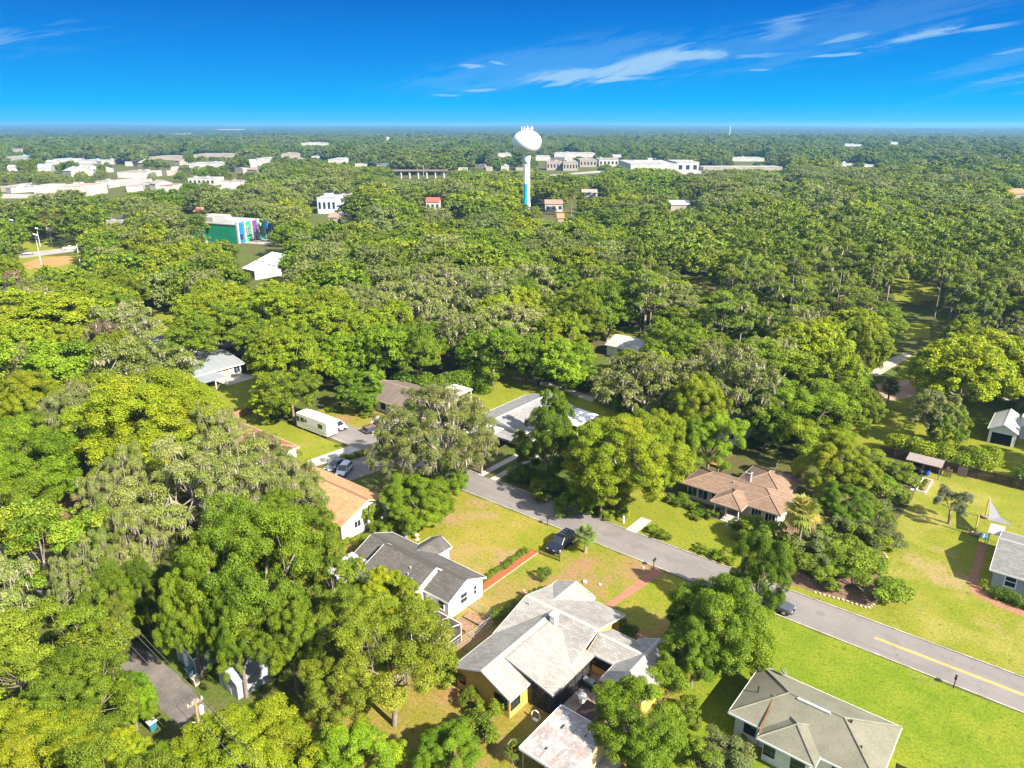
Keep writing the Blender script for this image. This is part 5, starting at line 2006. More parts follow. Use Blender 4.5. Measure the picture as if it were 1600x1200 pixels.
def far_buildings():
    wr = mat('white_flat_roof', (.36, .352, .335), (.22, .215, .20), .09, .8, lo=.4, hi=.6)
    pr = mat('pinkish_flat_roof', (.29, .245, .215), (.21, .18, .16), .06, .85)
    gr = mat('grey_flat_roof', (.34, .35, .36), (.27, .28, .29), .06, .8)
    bl = mat('blue_grey_roof', (.26, .33, .40), (.2, .27, .34), .06, .7)
    rst = mat('rust_patched_roof', (.42, .40, .39), (.36, .18, .11), .045, .8)
    red = mat('red_roof', (.45, .09, .05), (.38, .08, .05), .1, .8)
    og = mat('orange_roof', (.50, .20, .10), (.42, .17, .09), .1, .8)
    br = mat('far_brown_roof', (.26, .18, .14), (.22, .15, .12), .1, .9)
    ww = mat('far_white_wall', (.42, .41, .385), (.33, .32, .30), .15, .8, lo=.4, hi=.6)
    tw = mat('far_tan_wall', (.32, .275, .225), (.25, .215, .175), .08, .85)
    L = 'commercial building'
    far_block(54, 82, 304, 22, 7, gr, ww, 'grey roofed warehouse joined left of the rust patched one', L, unit=0)
    far_block(90, 138, 307, 30, 8, rst, ww, 'large white warehouse with rust patches on its roof', L, unit=2)
    far_block(2, 44, 300, 28, 4.5, wr, tw, 'long low white-roofed building at the left picture edge', L, unit=3)
    far_block(150, 172, 294, 18, 6, wr, ww, 'small white block right of the rust patched warehouse', L)
    far_block(184, 230, 278, 36, 6, pr, ww, 'broad pinkish flat-roofed store above the small white block', L, unit=4)
    far_block(295, 336, 290, 24, 6.5, wr, ww, 'white building with a dark window band left of the palm car park', L, unit=2, wins=6)
    far_block(346, 384, 292, 20, 5, pr, ww, 'white low building beside the palm car park', L, unit=1)
    far_block(296, 352, 264, 36, 7, wr, ww, 'long white roofed store behind the car park with palms', L, unit=3)
    far_block(234, 284, 250, 60, 5, pr, tw, 'long pale shed, left of two in a row near the far woods', L, unit=0)
    far_block(302, 372, 246, 60, 5, pr, tw, 'long pale shed, right of two in a row near the far woods', L, unit=0)
    far_block(402, 423, 259, 40, 10, wr, ww, 'white box-like building standing alone left of the distant road', L, unit=0)
    far_block(10, 50, 251, 60, 6, bl, tw, 'blue-grey roofed shed far off on the left', L, unit=1)
    far_block(21, 38, 242, 60, 11, br, tw, 'brown roofed block behind the blue-grey shed', L, unit=0)
    far_block(84, 113, 254, 50, 5, gr, ww, 'grey and white sheds far off right of the blue-grey roof', L)
    far_block(123, 152, 256, 50, 5, bl, ww, 'pale blue roofed shed, middle of the distant left row', L)
    far_block(158, 181, 257, 40, 6, wr, ww, 'white shed at the right end of the distant left row', L)
    far_block(439, 468, 249, 50, 9, pr, tw, 'pinkish building beside the distant straight road', L)
    far_block(471, 490, 230, 80, 10, wr, ww, 'left of two white blocks above the dark pine stand', L)
    far_block(493, 514, 230, 80, 9, wr, ww, 'right of two white blocks above the dark pine stand', L)
    far_block(513, 539, 260, 60, 9, wr, ww, 'white building with dark windows right of the dark pine stand', L)
    far_block(487, 500, 249, 40, 5, wr, ww, 'thin white roof beside the dark pine stand', L)
    far_block(604, 608, 224, 12, 18, wr, ww, 'small white tower block on the far skyline left of the water tower', 'building', 'tower_block', unit=0)
    far_block(778, 800, 247, 40, 7, wr, ww, 'white roof just left of the water tower tank', L)
    far_block(783, 795, 268, 40, 6, wr, ww, 'white building left of the water tower stem', L)
    far_block(837, 860, 251, 50, 6, wr, ww, 'white roof just right of the water tower neck', L)
    far_block(866, 930, 246, 50, 7, wr, ww, 'long white roofs far right of the water tower neck', L, unit=4)
    far_block(854, 879, 266, 30, 10, pr, tw, 'left tan apartment block of two right of the water tower', 'apartment building', 'apartment_building', wins=5)
    far_block(880, 903, 267, 30, 10, pr, tw, 'right tan apartment block of two right of the water tower', 'apartment building', 'apartment_building', wins=5)
    far_block(906, 932, 261, 50, 9, pr, tw, 'pinkish apartment block between the tan blocks and the big white warehouse', 'apartment building', 'apartment_building', wins=5)
    far_block(936, 966, 260, 50, 9, pr, ww, 'pale apartment block nearest the big white warehouse', 'apartment building', 'apartment_building', wins=5)
    far_block(985, 1058, 270, 100, 10, wr, ww, 'big white flat-roofed warehouse in the middle distance', 'warehouse', 'warehouse', unit=1)
    far_block(1057, 1091, 270, 60, 12, wr, ww, 'taller white hall joined to the right of the big white warehouse', 'warehouse', 'warehouse', unit=1, wins=3)
    far_block(1099, 1222, 267, 30, 4.5, wr, tw, 'very long low white roof right of the big warehouse', L, unit=0)
    far_block(1144, 1194, 252, 40, 5, wr, ww, 'white roofs behind the very long low white roof', L, unit=1)
    far_block(1314, 1330, 263, 40, 6, wr, ww, 'white roof alone in the woods on the right', L)
    far_block(1350, 1366, 264, 40, 5, wr, ww, 'small pale roof right of the white roof in the right hand woods', L)
    far_block(1319, 1346, 232, 90, 9, bl, ww, 'pale blue roofed hall far off in the right hand woods', L)
    far_block(1391, 1402, 230, 60, 12, bl, ww, 'small blue-white roof right of the pale blue hall', L)
    far_block(1126, 1136, 206, 120, 14, wr, ww, 'tiny white building on the skyline left of the lattice mast', L, unit=0)
    far_block(339, 372, 205, 160, 14, wr, ww, 'left long white building on the far skyline', L, unit=0)
    far_block(376, 414, 206, 160, 14, wr, ww, 'right long white building on the far skyline', L, unit=0)
    far_block(264, 281, 214, 120, 12, wr, ww, 'white block below the skyline left of the long white pair', L, unit=0)
    far_block(200, 218, 203, 160, 14, wr, ww, 'tiny pale block on the skyline at far left', L, unit=0)
    far_block(168, 194, 358, 20, 4.5, wr, tw, 'pale flat roof behind the dark oaks near the ball field', L)
    # the scatter of small roofs in the far left town
    rows = (('front row of small roofs beside the rust patched warehouse', 300, (8, 26, 148, 200, 214, 232, 250, 268), 5), ('middle row of small roofs in the far left town', 272, (14, 60, 96, 118, 140, 250, 268, 366, 384), 5), ('back row of small roofs in the far left town', 259, (70, 150, 196, 214, 270, 392), 5.5), ('row of small roofs left of the water tower', 266, (556, 588, 716, 742, 760, 806), 5), ('row of small roofs right of the water tower neck', 254, (868, 890, 912, 958, 976, 1012), 6))
    nth = ('first', 'second', 'third', 'fourth', 'fifth', 'sixth', 'seventh', 'eighth', 'ninth')
    rs = random.Random(4)
    for lb, y, xs, hh in rows:
        for i, x in enumerate(xs):
            rm = rs.choice([wr, wr, pr, gr, bl, br])
            far_block(x, x + rs.uniform(9, 20), y + rs.uniform(-4, 4), rs.uniform(12, 30), hh * rs.uniform(.7, 1.2), rm, rs.choice([ww, tw]), nth[i] + ' from the left in the ' + lb, 'building', 'small_building', unit=0, gab=rs.random() < .4, yaw=rs.choice([38.74, 10, 60]), front=.55)
    # houses
    far_block(665, 687, 330, 14, 6, red, ww, 'white house with a bright red roof left of the water tower foot', 'house', 'red_roof_house', gab=True, wins=3)
    far_block(303, 316, 344, 12, 5, og, tw, 'small house with an orange roof left of the green building', 'house', 'orange_roof_house', gab=True)
    far_block(513, 528, 354, 12, 5, br, tw, 'red-brown roofed house below the blue-grey office', 'house', 'brown_roof_house', gab=True)
    far_block(851, 880, 331, 14, 5, br, ww, 'white house with a brown roof right of the water tower foot', 'house', 'brown_roof_house', gab=True, wins=3)
    far_block(909, 934, 312, 14, 5, pr, ww, 'pinkish roofed white house among palms right of the water tower', 'house', 'pink_roof_house', gab=True)
    far_block(1047, 1079, 332, 14, 5, gr, tw, 'grey roofed house deep in the woods right of centre', 'house', 'grey_roof_house', gab=True)
    far_block(870, 882, 355, 12, 5, og, tw, 'small orange roof below the brown roofed white house', 'house', 'orange_roof_house', gab=True)
    far_block(1578, 1606, 313, 18, 5, og, tw, 'pale orange roof at the right picture edge', 'house', 'orange_roof_house', gab=True)
    # white long houses below the green building
    far_block(398, 441, 428, 14, 4.6, mat('bright_white_roof', (.74, .74, .74), (.68, .68, .68), .2, .5), ww, 'long white house with a white metal roof and dark windows', 'house', 'long_white_house', yaw=0, gab=True, wins=6, front=0.0)
    far_block(376, 402, 436, 12, 3.6, MATS['bright_white_roof'], ww, 'smaller white roofed house touching the long white house', 'house', 'white_roof_house', yaw=0, gab=True, wins=3, front=.1)
    # blue-grey office
    g = far_block(497, 526, 334, 22, 10, gr, mat('office_blue_grey', (.42, .46, .56), (.36, .40, .50), .2, .7), 'blue-grey office with dark tall windows in the middle distance', 'office', 'office_building', wins=4, unit=2, front=.05)
    # green building with coloured bays
    a0, b0, t0 = at(339, 377)
    a1, b1, t1 = at(373, 381)
    a2, b2, t2 = at(424, 371)
    rz = math.atan2(b2 - b1, a2 - a1)
    w = math.hypot(a2 - a1, b2 - b1)
    r = empty('school_building', (a1, b1, 0), 'flat-roofed building with green side wall and blue, green and purple front bays', 'building', None, rz)
    r.rotation_euler.z = rz
    hgt = zat(a1, b1, 351)
    G = mat('bright_green_wall', (.01, .20, .10), (.01, .16, .085), .3, .6)
    D = 36
    m = MB()
    m.box(0, w, .4, D, -.1, hgt - .4)
    m.build('wall', G, r)
    m = MB()
    m.box(-.3, w + .3, 0.1, D + .2, hgt - .4, hgt)
    m.box(w * .15, w * .7, D * .5, D * .85, hgt, hgt + 2.2)
    ro = m.build('roof', wr, r)
    m = MB()
    m.box(-6, -.02, D * .55, D + 4, -.1, hgt * .72)
    m.build('side_wing', mat('light_green_wall', (.02, .36, .20), rough=.6), r)
    cols = [mat('bay_blue', (.01, .15, .50), rough=.5), mat('bay_green', (.02, .32, .16), rough=.5), mat('bay_purple', (.12, .05, .17), rough=.5), MATS['bay_green'], MATS['bay_blue']]
    for k in range(5):
        x0, x1 = w * k / 5, w * (k + 1) / 5
        m = MB()
        m.box(x0 + .8, x1 - .3, .05, .42, 0, hgt + .6)
        bo = m.build('bay', cols[k], r)
        m = MB()
        m.box(x0, x0 + .8, -.5, .5, 0, hgt + 1.2)
        m.build('fin', ww, r)
        m = MB()
        m.box(x0 + 1.6, x1 - 1.1, .0, .06, 1.6 + (k % 2), 4.2 + (k % 2) * 2.5)
        m.build('window', GLASS, bo)
        if k in (1, 3):
            m = MB()
            for j in range(5):
                zc = hgt * (.38 + .11 * j)
                m.box(x0 + 1.7 + (j % 2) * .3, x1 - 1.5 + (j % 3) * .2, -.02, .05, zc, zc + .28)
                m.box(x0 + 2.2, x0 + 2.5, -.02, .05, zc + .28, zc + .8)
            m.build('mural', ww, bo)
    m = MB()
    m.box(w, w + .8, -.5, .5, 0, hgt + 1.2)
    m.build('fin', ww, r)
    KEEP.append((322, 328, 428, 378, t1))
    # lattice mast
    a, b, t = at(1139, 222)
    m = MB()
    h = zat(a, b, 195.5)
    for k in range(3):
        th = k * 2.094
        m.tube([(a + 2.2 * math.cos(th), b + 2.2 * math.sin(th), 0), (a + .4 * math.cos(th), b + .4 * math.sin(th), h)], .35, 4)
    for k in range(24):
        z = h * k / 24
        q = 2.2 - 1.8 * k / 24
        m.tube([(a + q * math.cos(k * 2.094), b + q * math.sin(k * 2.094), z), (a + q * math.cos(k * 2.094 + 2.094), b + q * math.sin(k * 2.094 + 2.094), z + h / 24)], .2, 3)
    tag(m.build('lattice_mast', mat('mast_pale', (.55, .56, .58), rough=.6)), 'thin pale lattice radio mast in the far woods right of centre', 'mast')
    # rail bridge
    a0, b0, t = at(580, 279)
    a1, b1, _ = at(700, 279)
    r = empty('rail_bridge', (a0, b0, 0), 'long brown railway viaduct in the trees left of the water tower', 'bridge')
    m = MB()
    P, Q = Vector((a0, b0, 0)), Vector((a1, b1, 0))
    n = Vector((-(Q - P).y, (Q - P).x, 0)).normalized() * 2
    m.slab([(*(P - n).xy, 9), (*(Q - n).xy, 9), (*(Q + n).xy, 9), (*(P + n).xy, 9)], 1.6)
    m.build('deck', mat('brown_girder', (.22, .16, .12), (.17, .12, .09), .1, .9), r)
    for k in range(9):
        c = P.lerp(Q, (k + .5) / 9)
        m = MB()
        m.box(c.x - .8, c.x + .8, c.y - .8, c.y + .8, 0, 7.4)
        m.build('pier', CONC, r)
    KEEP.append((620, 274, 700, 278, t))
    wt = water_tower()
    KEEP.append((812, 195, 832, 318, at(822, 338)[2]))
# ================================================================ ground, street, lawns
def make_ground():
    m, nt, out = new_mat('woodland_floor')
    tc = N(nt, 'ShaderNodeTexCoord')
    v = tc.outputs['Object']
    c = mixc(nt, noise_fac(nt, v, .06, 8, .65, .4, .6), (.085, .12, .018), (.11, .075, .042))
    c = mixc(nt, noise_fac(nt, v, .5, 7, .7, .45, .65), c, (.06, .085, .015))
    f = noise_fac(nt, v, 3.0, 5, .75, .3, .7)
    r = N(nt, 'ShaderNodeMapRange', inp={'To Min': .6, 'To Max': 1.3})
    lk(nt, f, r.inputs['Value'])
    hs = N(nt, 'ShaderNodeHueSaturation')
    lk(nt, r.outputs['Result'], hs.inputs['Value'])
    lk(nt, c, hs.inputs['Color'])
    p = N(nt, 'ShaderNodeBsdfPrincipled', inp={'Roughness': .95, 'Specular IOR Level': .05})
    lk(nt, hs.outputs['Color'], p.inputs['Base Color'])
    lk(nt, p.outputs[0], out.inputs['Surface'])
    b = MB()
    b.poly([(-13000, -13000, 0), (13000, -13000, 0), (13000, 13000, 0), (-13000, 13000, 0)])
    o = b.build('ground', m)
    o['kind'] = 'structure'


def pxpoly(pts):
    return [at(x, y)[:2] for x, y in pts]


def street():
    lush = grass_mat('lush_grass', (.108, .182, .010), (.15, .212, .016), (.22, .17, .06), .12, .09, (.19, .21, .018), .35)
    yellow = grass_mat('yellowed_grass', (.155, .195, .014), (.195, .20, .022), (.29, .19, .095), .6, .10, (.27, .21, .045), .6)
    patchy = grass_mat('patchy_grass', (.125, .185, .012), (.20, .20, .025), (.27, .155, .08), .78, .14, (.235, .175, .05), .6)
    big = grass_mat('sunny_grass', (.135, .185, .014), (.178, .206, .022), (.30, .215, .10), .5, .07, (.26, .23, .05), .55)
    bright = grass_mat('bright_grass', (.14, .19, .014), (.175, .205, .02), (.28, .18, .08), .2, .08, (.22, .22, .03), .4)
    wild = grass_mat('wild_grass', (.15, .17, .016), (.20, .175, .03), (.29, .165, .08), .55, .16, (.26, .19, .06), .7)
    J = .18
    sheet('lawn', rect(-72, -51, 56.5, 75.1), .004, yellow, jitter=J)
    sheet('lawn', rect(-51, -23.5, 48, 75.1), .006, patchy, jitter=J)
    sheet('lawn', rect(-23.5, 45, 36, 75.1), .008, lush, jitter=J)
    sheet('lawn', rect(-15, 45, 81.4, 131), .004, big, jitter=J)
    sheet('lawn', rect(-52, -15, 81.4, 94), .006, bright, jitter=J)
    sheet('lawn', rect(-112, -66, 96, 127), .004, bright, jitter=J)
    sheet('lawn', rect(-126, -95.6, 56, 74.4), .004, bright, jitter=J)
    sheet('lawn', rect(-116, -90, 81.3, 95), .006, patchy, jitter=J)
    sheet('lawn', rect(-147, -127, 60, 95), .004, bright, jitter=J)
    sheet('lawn', rect(-30, 40, 131, 180), .008, bright, jitter=J)
    sheet('lawn', rect(-51, -20, 26, 48), .004, wild, jitter=J)
    sheet('lawn', rect(-86, -66, 44, 56.5), .006, wild, jitter=J)
    for px in (((1415, 505), (1450, 505), (1455, 528), (1412, 530)), ((1380, 425), (1460, 425), (1470, 470), (1400, 470)), ((1070, 428), (1112, 428), (1112, 446), (1070, 446)), ((1410, 560), (1450, 545), (1450, 600), (1400, 600)),
               ((30, 378), (130, 376), (128, 392), (30, 396)), ((20, 400), (130, 400), (130, 432), (20, 440)), ((945, 510), (1010, 510), (1010, 530), (945, 530)), ((530, 600 - 270), (565, 330), (568, 320), (530, 320)), ((1050, 262), (1110, 262), (1110, 272), (1050, 272)), ((240, 480), (275, 480), (280, 540), (240, 540))):
        sheet('lawn', pxpoly(px)[::-1], .004, bright, jitter=.4)
    # street
    m, nt, out = new_mat('old_asphalt')
    tc = N(nt, 'ShaderNodeTexCoord')
    v = tc.outputs['Object']
    c = mixc(nt, noise_fac(nt, v, .14, 7, .62, .38, .64), (.170, .153, .142), (.205, .184, .170))
    mp = N(nt, 'ShaderNodeMapping')
    mp.inputs['Scale'].default_value = (.06, 1.3, 1)
    lk(nt, v, mp.inputs['Vector'])
    c = mixc(nt, noise_fac(nt, mp.outputs[0], .8, 5, .6, .5, .75), c, (.155, .14, .13))
    c = mixc(nt, noise_fac(nt, v, 1.3, 6, .7, .63, .68), c, (.12, .11, .105))
    c = mixc(nt, noise_fac(nt, v, .35, 3, .4, .60, .62), c, (.165, .148, .138))
    f = noise_fac(nt, v, 9, 4, .8, .3, .7)
    r = N(nt, 'ShaderNodeMapRange', inp={'To Min': .85, 'To Max': 1.14})
    lk(nt, f, r.inputs['Value'])
    hs = N(nt, 'ShaderNodeHueSaturation')
    lk(nt, r.outputs['Result'], hs.inputs['Value'])
    lk(nt, c, hs.inputs['Color'])
    vo = N(nt, 'ShaderNodeTexVoronoi', feature='DISTANCE_TO_EDGE', inp={'Scale': .22, 'Randomness': 1.0})
    nd = N(nt, 'ShaderNodeTexNoise', inp={'Scale': .8, 'Detail': 6})
    lk(nt, v, nd.inputs['Vector'])
    va = N(nt, 'ShaderNodeVectorMath', operation='ADD')
    lk(nt, v, va.inputs[0])
    lk(nt, nd.outputs['Color'], va.inputs[1])
    lk(nt, va.outputs[0], vo.inputs['Vector'])
    cr = N(nt, 'ShaderNodeMapRange', inp={'From Min': .004, 'From Max': .016, 'To Min': .90, 'To Max': 1.0})
    lk(nt, vo.outputs['Distance'], cr.inputs['Value'])
    cm = N(nt, 'ShaderNodeVectorMath', operation='SCALE')
    lk(nt, hs.outputs['Color'], cm.inputs[0])
    lk(nt, cr.outputs['Result'], cm.inputs['Scale'])
    p = N(nt, 'ShaderNodeBsdfPrincipled', inp={'Roughness': .9, 'Specular IOR Level': .2})
    lk(nt, cm.outputs[0], p.inputs['Base Color'])
    lk(nt, p.outputs[0], out.inputs['Surface'])
    ASPH = m
    sheet('road', rect(-113.5, 75, 75.4, 81.0), .012, ASPH)
    kerb_m = mat('kerb_concrete', (.40, .36, .30), (.24, .22, .16), 1.2, .9, fine=(6, .15))
    for nm, b0, b1, gaps in (('kerb', 75.2, 75.4, ((-96, -85), (-50.2, -47.2))), ('kerb', 81.0, 81.2, ((-101, -95), (-72.4, -68), (-44.5, -42.6)))):
        m = MB()
        x = -113.5
        edges = []
        for g0, g1 in gaps:
            edges.append((x, g0))
            x = g1
        edges.append((x, 75))
        for x0, x1 in edges:
            k = x0
            while k < x1 - .2:
                e = min(k + 3.0, x1)
                m.box(k + .012, e - .012, b0 + random.uniform(0, .03), b1 - random.uniform(0, .03), -.05, .10)
                k = e
        o = m.build(nm, kerb_m)
        o['kind'] = 'structure'
    ym = mat('yellow_line', (.62, .40, .035), (.50, .34, .06), 1.5, .8, fine=(6, .2))
    m = MB()
    for b0 in (77.98, 78.24):
        x = -10.9
        while x < 60:
            m.poly([(x, b0, .016), (x + 6, b0, .016), (x + 6, b0 + .12, .016), (x, b0 + .12, .016)])
            x += 6
    o = m.build('lane_marking', ym)
    o['kind'] = 'structure'
    # drives
    sheet('driveway', [(-98.2, 66.3), (-95.2, 66.3), (-93.6, 75.4), (-97.3, 75.4)], .012, CONC)
    sheet('driveway', [(-92.5, 65.0), (-86.8, 65.0), (-85.2, 75.4), (-91.8, 75.4)], .010, ASPH)
    sheet('driveway', [(-101.0, 81.0), (-95.5, 81.0), (-96.4, 89.6), (-101.0, 89.6)], .012, mat('pale_drive', (.46, .40, .33), (.38, .33, .27), .5, .9, fine=(5, .12)))
    for x in (-72.2, -69.6):
        sheet('driveway', rect(x, x + 1.2, 81.0, 93), .012, CONC)
    sheet('driveway', rect(-44.4, -42.7, 81.0, 85.5), .012, CONC)
    sheet('path', [(-105.2, 88), (-103.6, 88), (-100.8, 84), (-101.3, 83)], .012, CONC)
    # brick path of the yellow house
    br, nt, out = new_mat('red_brick_path')
    tc = N(nt, 'ShaderNodeTexCoord')
    bt = N(nt, 'ShaderNodeTexBrick', inp={'Scale': 1.0, 'Brick Width': .3, 'Row Height': .15, 'Mortar Size': .012})
    bt.inputs['Color1'].default_value = (.36, .115, .06, 1)
    bt.inputs['Color2'].default_value = (.28, .085, .05, 1)
    bt.inputs['Mortar'].default_value = (.26, .18, .13, 1)
    lk(nt, tc.outputs['Object'], bt.inputs['Vector'])
    c = mixc(nt, noise_fac(nt, tc.outputs['Object'], .9, 6, .7, .5, .72), bt.outputs['Color'], (.30, .17, .10))
    p = N(nt, 'ShaderNodeBsdfPrincipled', inp={'Roughness': .9})
    lk(nt, c, p.inputs['Base Color'])
    lk(nt, p.outputs[0], out.inputs['Surface'])
    sheet('path', [(-37.9, 60.9), (-36.7, 60.9), (-36.4, 66), (-35.9, 69), (-35.2, 75.1), (-36.5, 75.1), (-37.0, 70), (-37.3, 66)], .014, br)
    sheet('courtyard', rect(-32.2, -25.4, 45.8, 54.0), .012, mat('court_slabs', (.34, .29, .25), (.26, .17, .12), .8, .9, fine=(4, .2)))
    sheet('courtyard', rect(-31.9, -29.9, 45.85, 47.3), .018, br)
    sheet('patio', rect(-28.5, -24, 40, 45.6), .012, CONC)
    # mulch strip between the two houses
    mul = mat('red_mulch', (.34, .085, .03), (.22, .075, .035), 3.5, .95, fine=(10, .35))
    sheet('mulch_bed', rect(-51.6, -50.55, 47.5, 68.6), .012, mul, jitter=.06, step=.6)
    m = MB()
    m.box(-50.5, -50.38, 47.5, 68.6, 0, .1)
    o = m.build('edging_board', mat('edging_timber', (.42, .30, .19), (.34, .24, .15), 2, .9))
    tag(o, 'straight timber edging board along the red mulch strip beside the white house', 'edging')
    sheet('mulch_bed', [(-4.9, 108), (-4.0, 108), (-3.6, 97), (-1, 94.6), (4, 94.4), (8, 94.4), (8, 93.0), (1.5, 92.9), (-1.6, 93.4), (-3.9, 94.6), (-4.6, 97)], .012, mat('pink_mulch', (.30, .15, .09), (.22, .11, .07), 3, .95, fine=(9, .3)), jitter=.05, step=.7)
    sheet('flower_bed', [(-26.5, 81.8), (-19, 82.6), (-15.4, 83.2), (-12.9, 83.3), (-12.4, 85.2), (-13.4, 87.2), (-12.1, 88.8), (-12.6, 90.6), (-14.1, 92.2), (-13.9, 96.4), (-15.2, 98.0), (-16.6, 103), (-17.9, 108), (-17.6, 115.5), (-19.5, 117), (-25, 112), (-27, 100), (-28, 90)], .010, mat('brown_mulch', (.20, .12, .075), (.13, .085, .05), 2, .95, fine=(8, .3)))
    # stone edging round the border
    er = empty('stone_edging', (-14, 90, 0), 'curving edge of small pale stones round the shrub border on the right', 'edging')
    em = mat('pale_edge_stone', (.50, .44, .33), (.40, .34, .25), 3, .9)
    pts = [(-19, 82.5), (-15.4, 83.1), (-12.9, 83.2), (-12.3, 85.2), (-13.3, 87.2), (-12.0, 88.8), (-12.5, 90.6), (-14.0, 92.2), (-13.8, 96.4), (-15.1, 98.0), (-16.5, 103), (-17.8, 108), (-17.5, 115.5)]
    for i in range(len(pts) - 1):
        p, q = Vector(pts[i]), Vector(pts[i + 1])
        n = max(1, int((q - p).length / .5))
        for k in range(n):
            c = p.lerp(q, (k + .5) / n)
            s = random.uniform(.11, .17)
            e = MB()
            t_ = random.uniform(.1, .17)
            e.slab([(c.x - s, c.y - s * .8, t_), (c.x + s * .7, c.y - s, t_), (c.x + s, c.y + s * .8, t_), (c.x - s * .6, c.y + s, t_)], t_ + .02)
            e.build('stone', em, er)
    # lane bottom left, other tracks
    lane = mat('lane_asphalt', (.085, .078, .075), (.17, .145, .125), .3, .92, fine=(6, .2))
    sheet('lane', [(-140, 23), (-140, 26.3), (-75, 26.3), (-66, 26.6), (-55, 25.7), (-42, 25.3), (-42, 22.3), (-56, 22.9), (-68, 23.2), (-76, 23.1)][::-1], .012, lane, jitter=.12)
    sheet('dirt_patch', pxpoly([(70, 770), (130, 735), (150, 790), (100, 820), (50, 825)])[::-1], .010, mat('leaf_litter', (.21, .11, .06), (.14, .08, .05), .7, .95, fine=(5, .3)), jitter=.2)
    track = mat('pale_track', (.42, .37, .30), (.32, .28, .22), .25, .9, fine=(4, .15))
    sheet('road', pxpoly([(1355, 585), (1372, 588), (1425, 556), (1415, 550), (1385, 562)])[::-1], .012, track)
    sheet('dirt_yard', pxpoly([(1368, 600), (1428, 592), (1432, 620), (1380, 628)])[::-1], .014, mat('pink_dirt', (.38, .26, .19), (.30, .2, .14), .3, .95, fine=(4, .2)))
    sheet('road', pxpoly([(1560, 615), (1600, 622), (1640, 632), (1640, 642), (1600, 632), (1560, 622)])[::-1], .012, track)
    sheet('road', pxpoly([(800, 588), (860, 597), (932, 622), (925, 628), (855, 602), (800, 592)])[::-1], .012, track)
    sheet('road', pxpoly([(945, 545), (1000, 530), (1110, 540), (1110, 550), (1000, 541), (960, 553)])[::-1], .012, track)
    sheet('road', pxpoly([(30, 404), (130, 391), (300, 376), (440, 383), (470, 372), (470, 366), (440, 374), (300, 370), (130, 384), (30, 396)])[::-1], .012, mat('far_pale_road', (.33, .30, .27), (.26, .235, .21), .1, .9))
    sheet('road', pxpoly([(270, 545), (330, 538), (420, 520), (470, 505), (470, 512), (420, 530), (330, 548), (270, 555)])[::-1], .014, track)
    sheet('infield', pxpoly([(36, 412), (60, 404), (105, 400), (120, 407), (98, 415), (45, 420)])[::-1], .008, mat('infield_clay', (.46, .19, .07), (.40, .16, .06), .1, .95))
    sheet('car_park', pxpoly([(530, 302), (566, 300), (570, 335), (520, 338)])[::-1], .012, MATS['far_pale_road'] if 'far_pale_road' in MATS else track)
    for px in (((176, 281), (236, 276), (240, 288), (170, 292)), ((340, 292), (392, 286), (392, 299), (330, 300)), ((0, 303), (88, 303), (92, 310), (0, 310)), ((825, 276), (945, 266), (950, 269), (840, 276)), ((1040, 266), (1105, 266), (1105, 272), (1040, 275))):
        sheet('car_park', pxpoly(px)[::-1], .016, MATS['far_pale_road'])
    sheet('road', pxpoly([(452, 250), (458, 250), (457, 224), (454, 224)])[::-1], .012, MATS['far_pale_road'])


# ================================================================ planting
LANDMARKS = [('the yellow house', 860, 1010), ('the white house', 650, 880), ('the tan house', 545, 785), ('the brown hipped house', 1160, 765), ('the black SUV', 873, 845),
             ('the grey-green roofed house', 1270, 1120), ('the motorhome', 495, 660), ('the long brown roof', 620, 615), ('the grey gable house', 830, 635), ('the silver roof', 340, 572),
             ('the rust-red roof', 405, 680), ('the white garage', 1575, 660), ('the open lean-to', 1445, 725), ('the utility pole', 312, 1120), ('the blue-grey shed', 295, 1020),
             ('the green building', 375, 355), ('the long white house', 415, 410), ('the ball field', 85, 410), ('the water tower', 822, 320), ('the red-roofed house', 676, 320),
             ('the blue-grey office', 512, 318), ('the dead-end lane', 1400, 585), ('the pine woods cottage', 1233, 358), ('the back lawn bins', 848, 603), ('the grey house', 1580, 880),
             ('the leafy lower left corner', 40, 1150), ('the bare earth patch', 95, 785), ('the left picture edge', 10, 560), ('the right picture edge', 1590, 500), ('the dead white snag', 160, 535), ('the mossy lane cottage', 980, 545), ('the central mossy wood', 760, 450), ('the mid-right lawn gap', 1430, 450)]
ADJ = {'live_oak': ['dark green leafy oak', 'dense green oak', 'broad mid-green oak'], 'mossy_oak': ['grey-green moss-hung oak', 'mossy grey oak', 'oak draped with grey moss'],
       'laurel_oak': ['yellow-green full-crowned tree', 'bright yellow-green tree', 'lime-green rounded tree'], 'leafy_tree': ['fresh green leafy tree', 'bright green bushy tree', 'mid-green leafy tree'], 'camphor': ['dense dark green tree', 'lobed deep green tree', 'bushy green tree'],
       'magnolia': ['glossy yellow-tipped magnolia', 'glossy magnolia', 'magnolia'], 'pine': ['thin tall pine', 'flat-topped pine', 'feathery tall pine'], 'thin_tree': ['loose thin-leaved tree', 'airy thin-leaved tree', 'sparse yellow-green tree'],
       'bare_tree': ['bare pinkish brown tree', 'leafless greyish tree', 'pale bare tree']}
NAMES = {'live_oak': 'oak_tree', 'mossy_oak': 'mossy_oak_tree', 'laurel_oak': 'broadleaf_tree', 'camphor': 'evergreen_tree', 'leafy_tree': 'leafy_tree', 'magnolia': 'magnolia_tree', 'pine': 'pine_tree', 'thin_tree': 'thin_leaved_tree', 'bare_tree': 'bare_tree'}
ORD = ['', 'second', 'third', 'fourth', 'fifth', 'sixth', 'seventh', 'eighth', 'ninth', 'tenth', 'eleventh', 'twelfth', 'thirteenth', 'fourteenth']


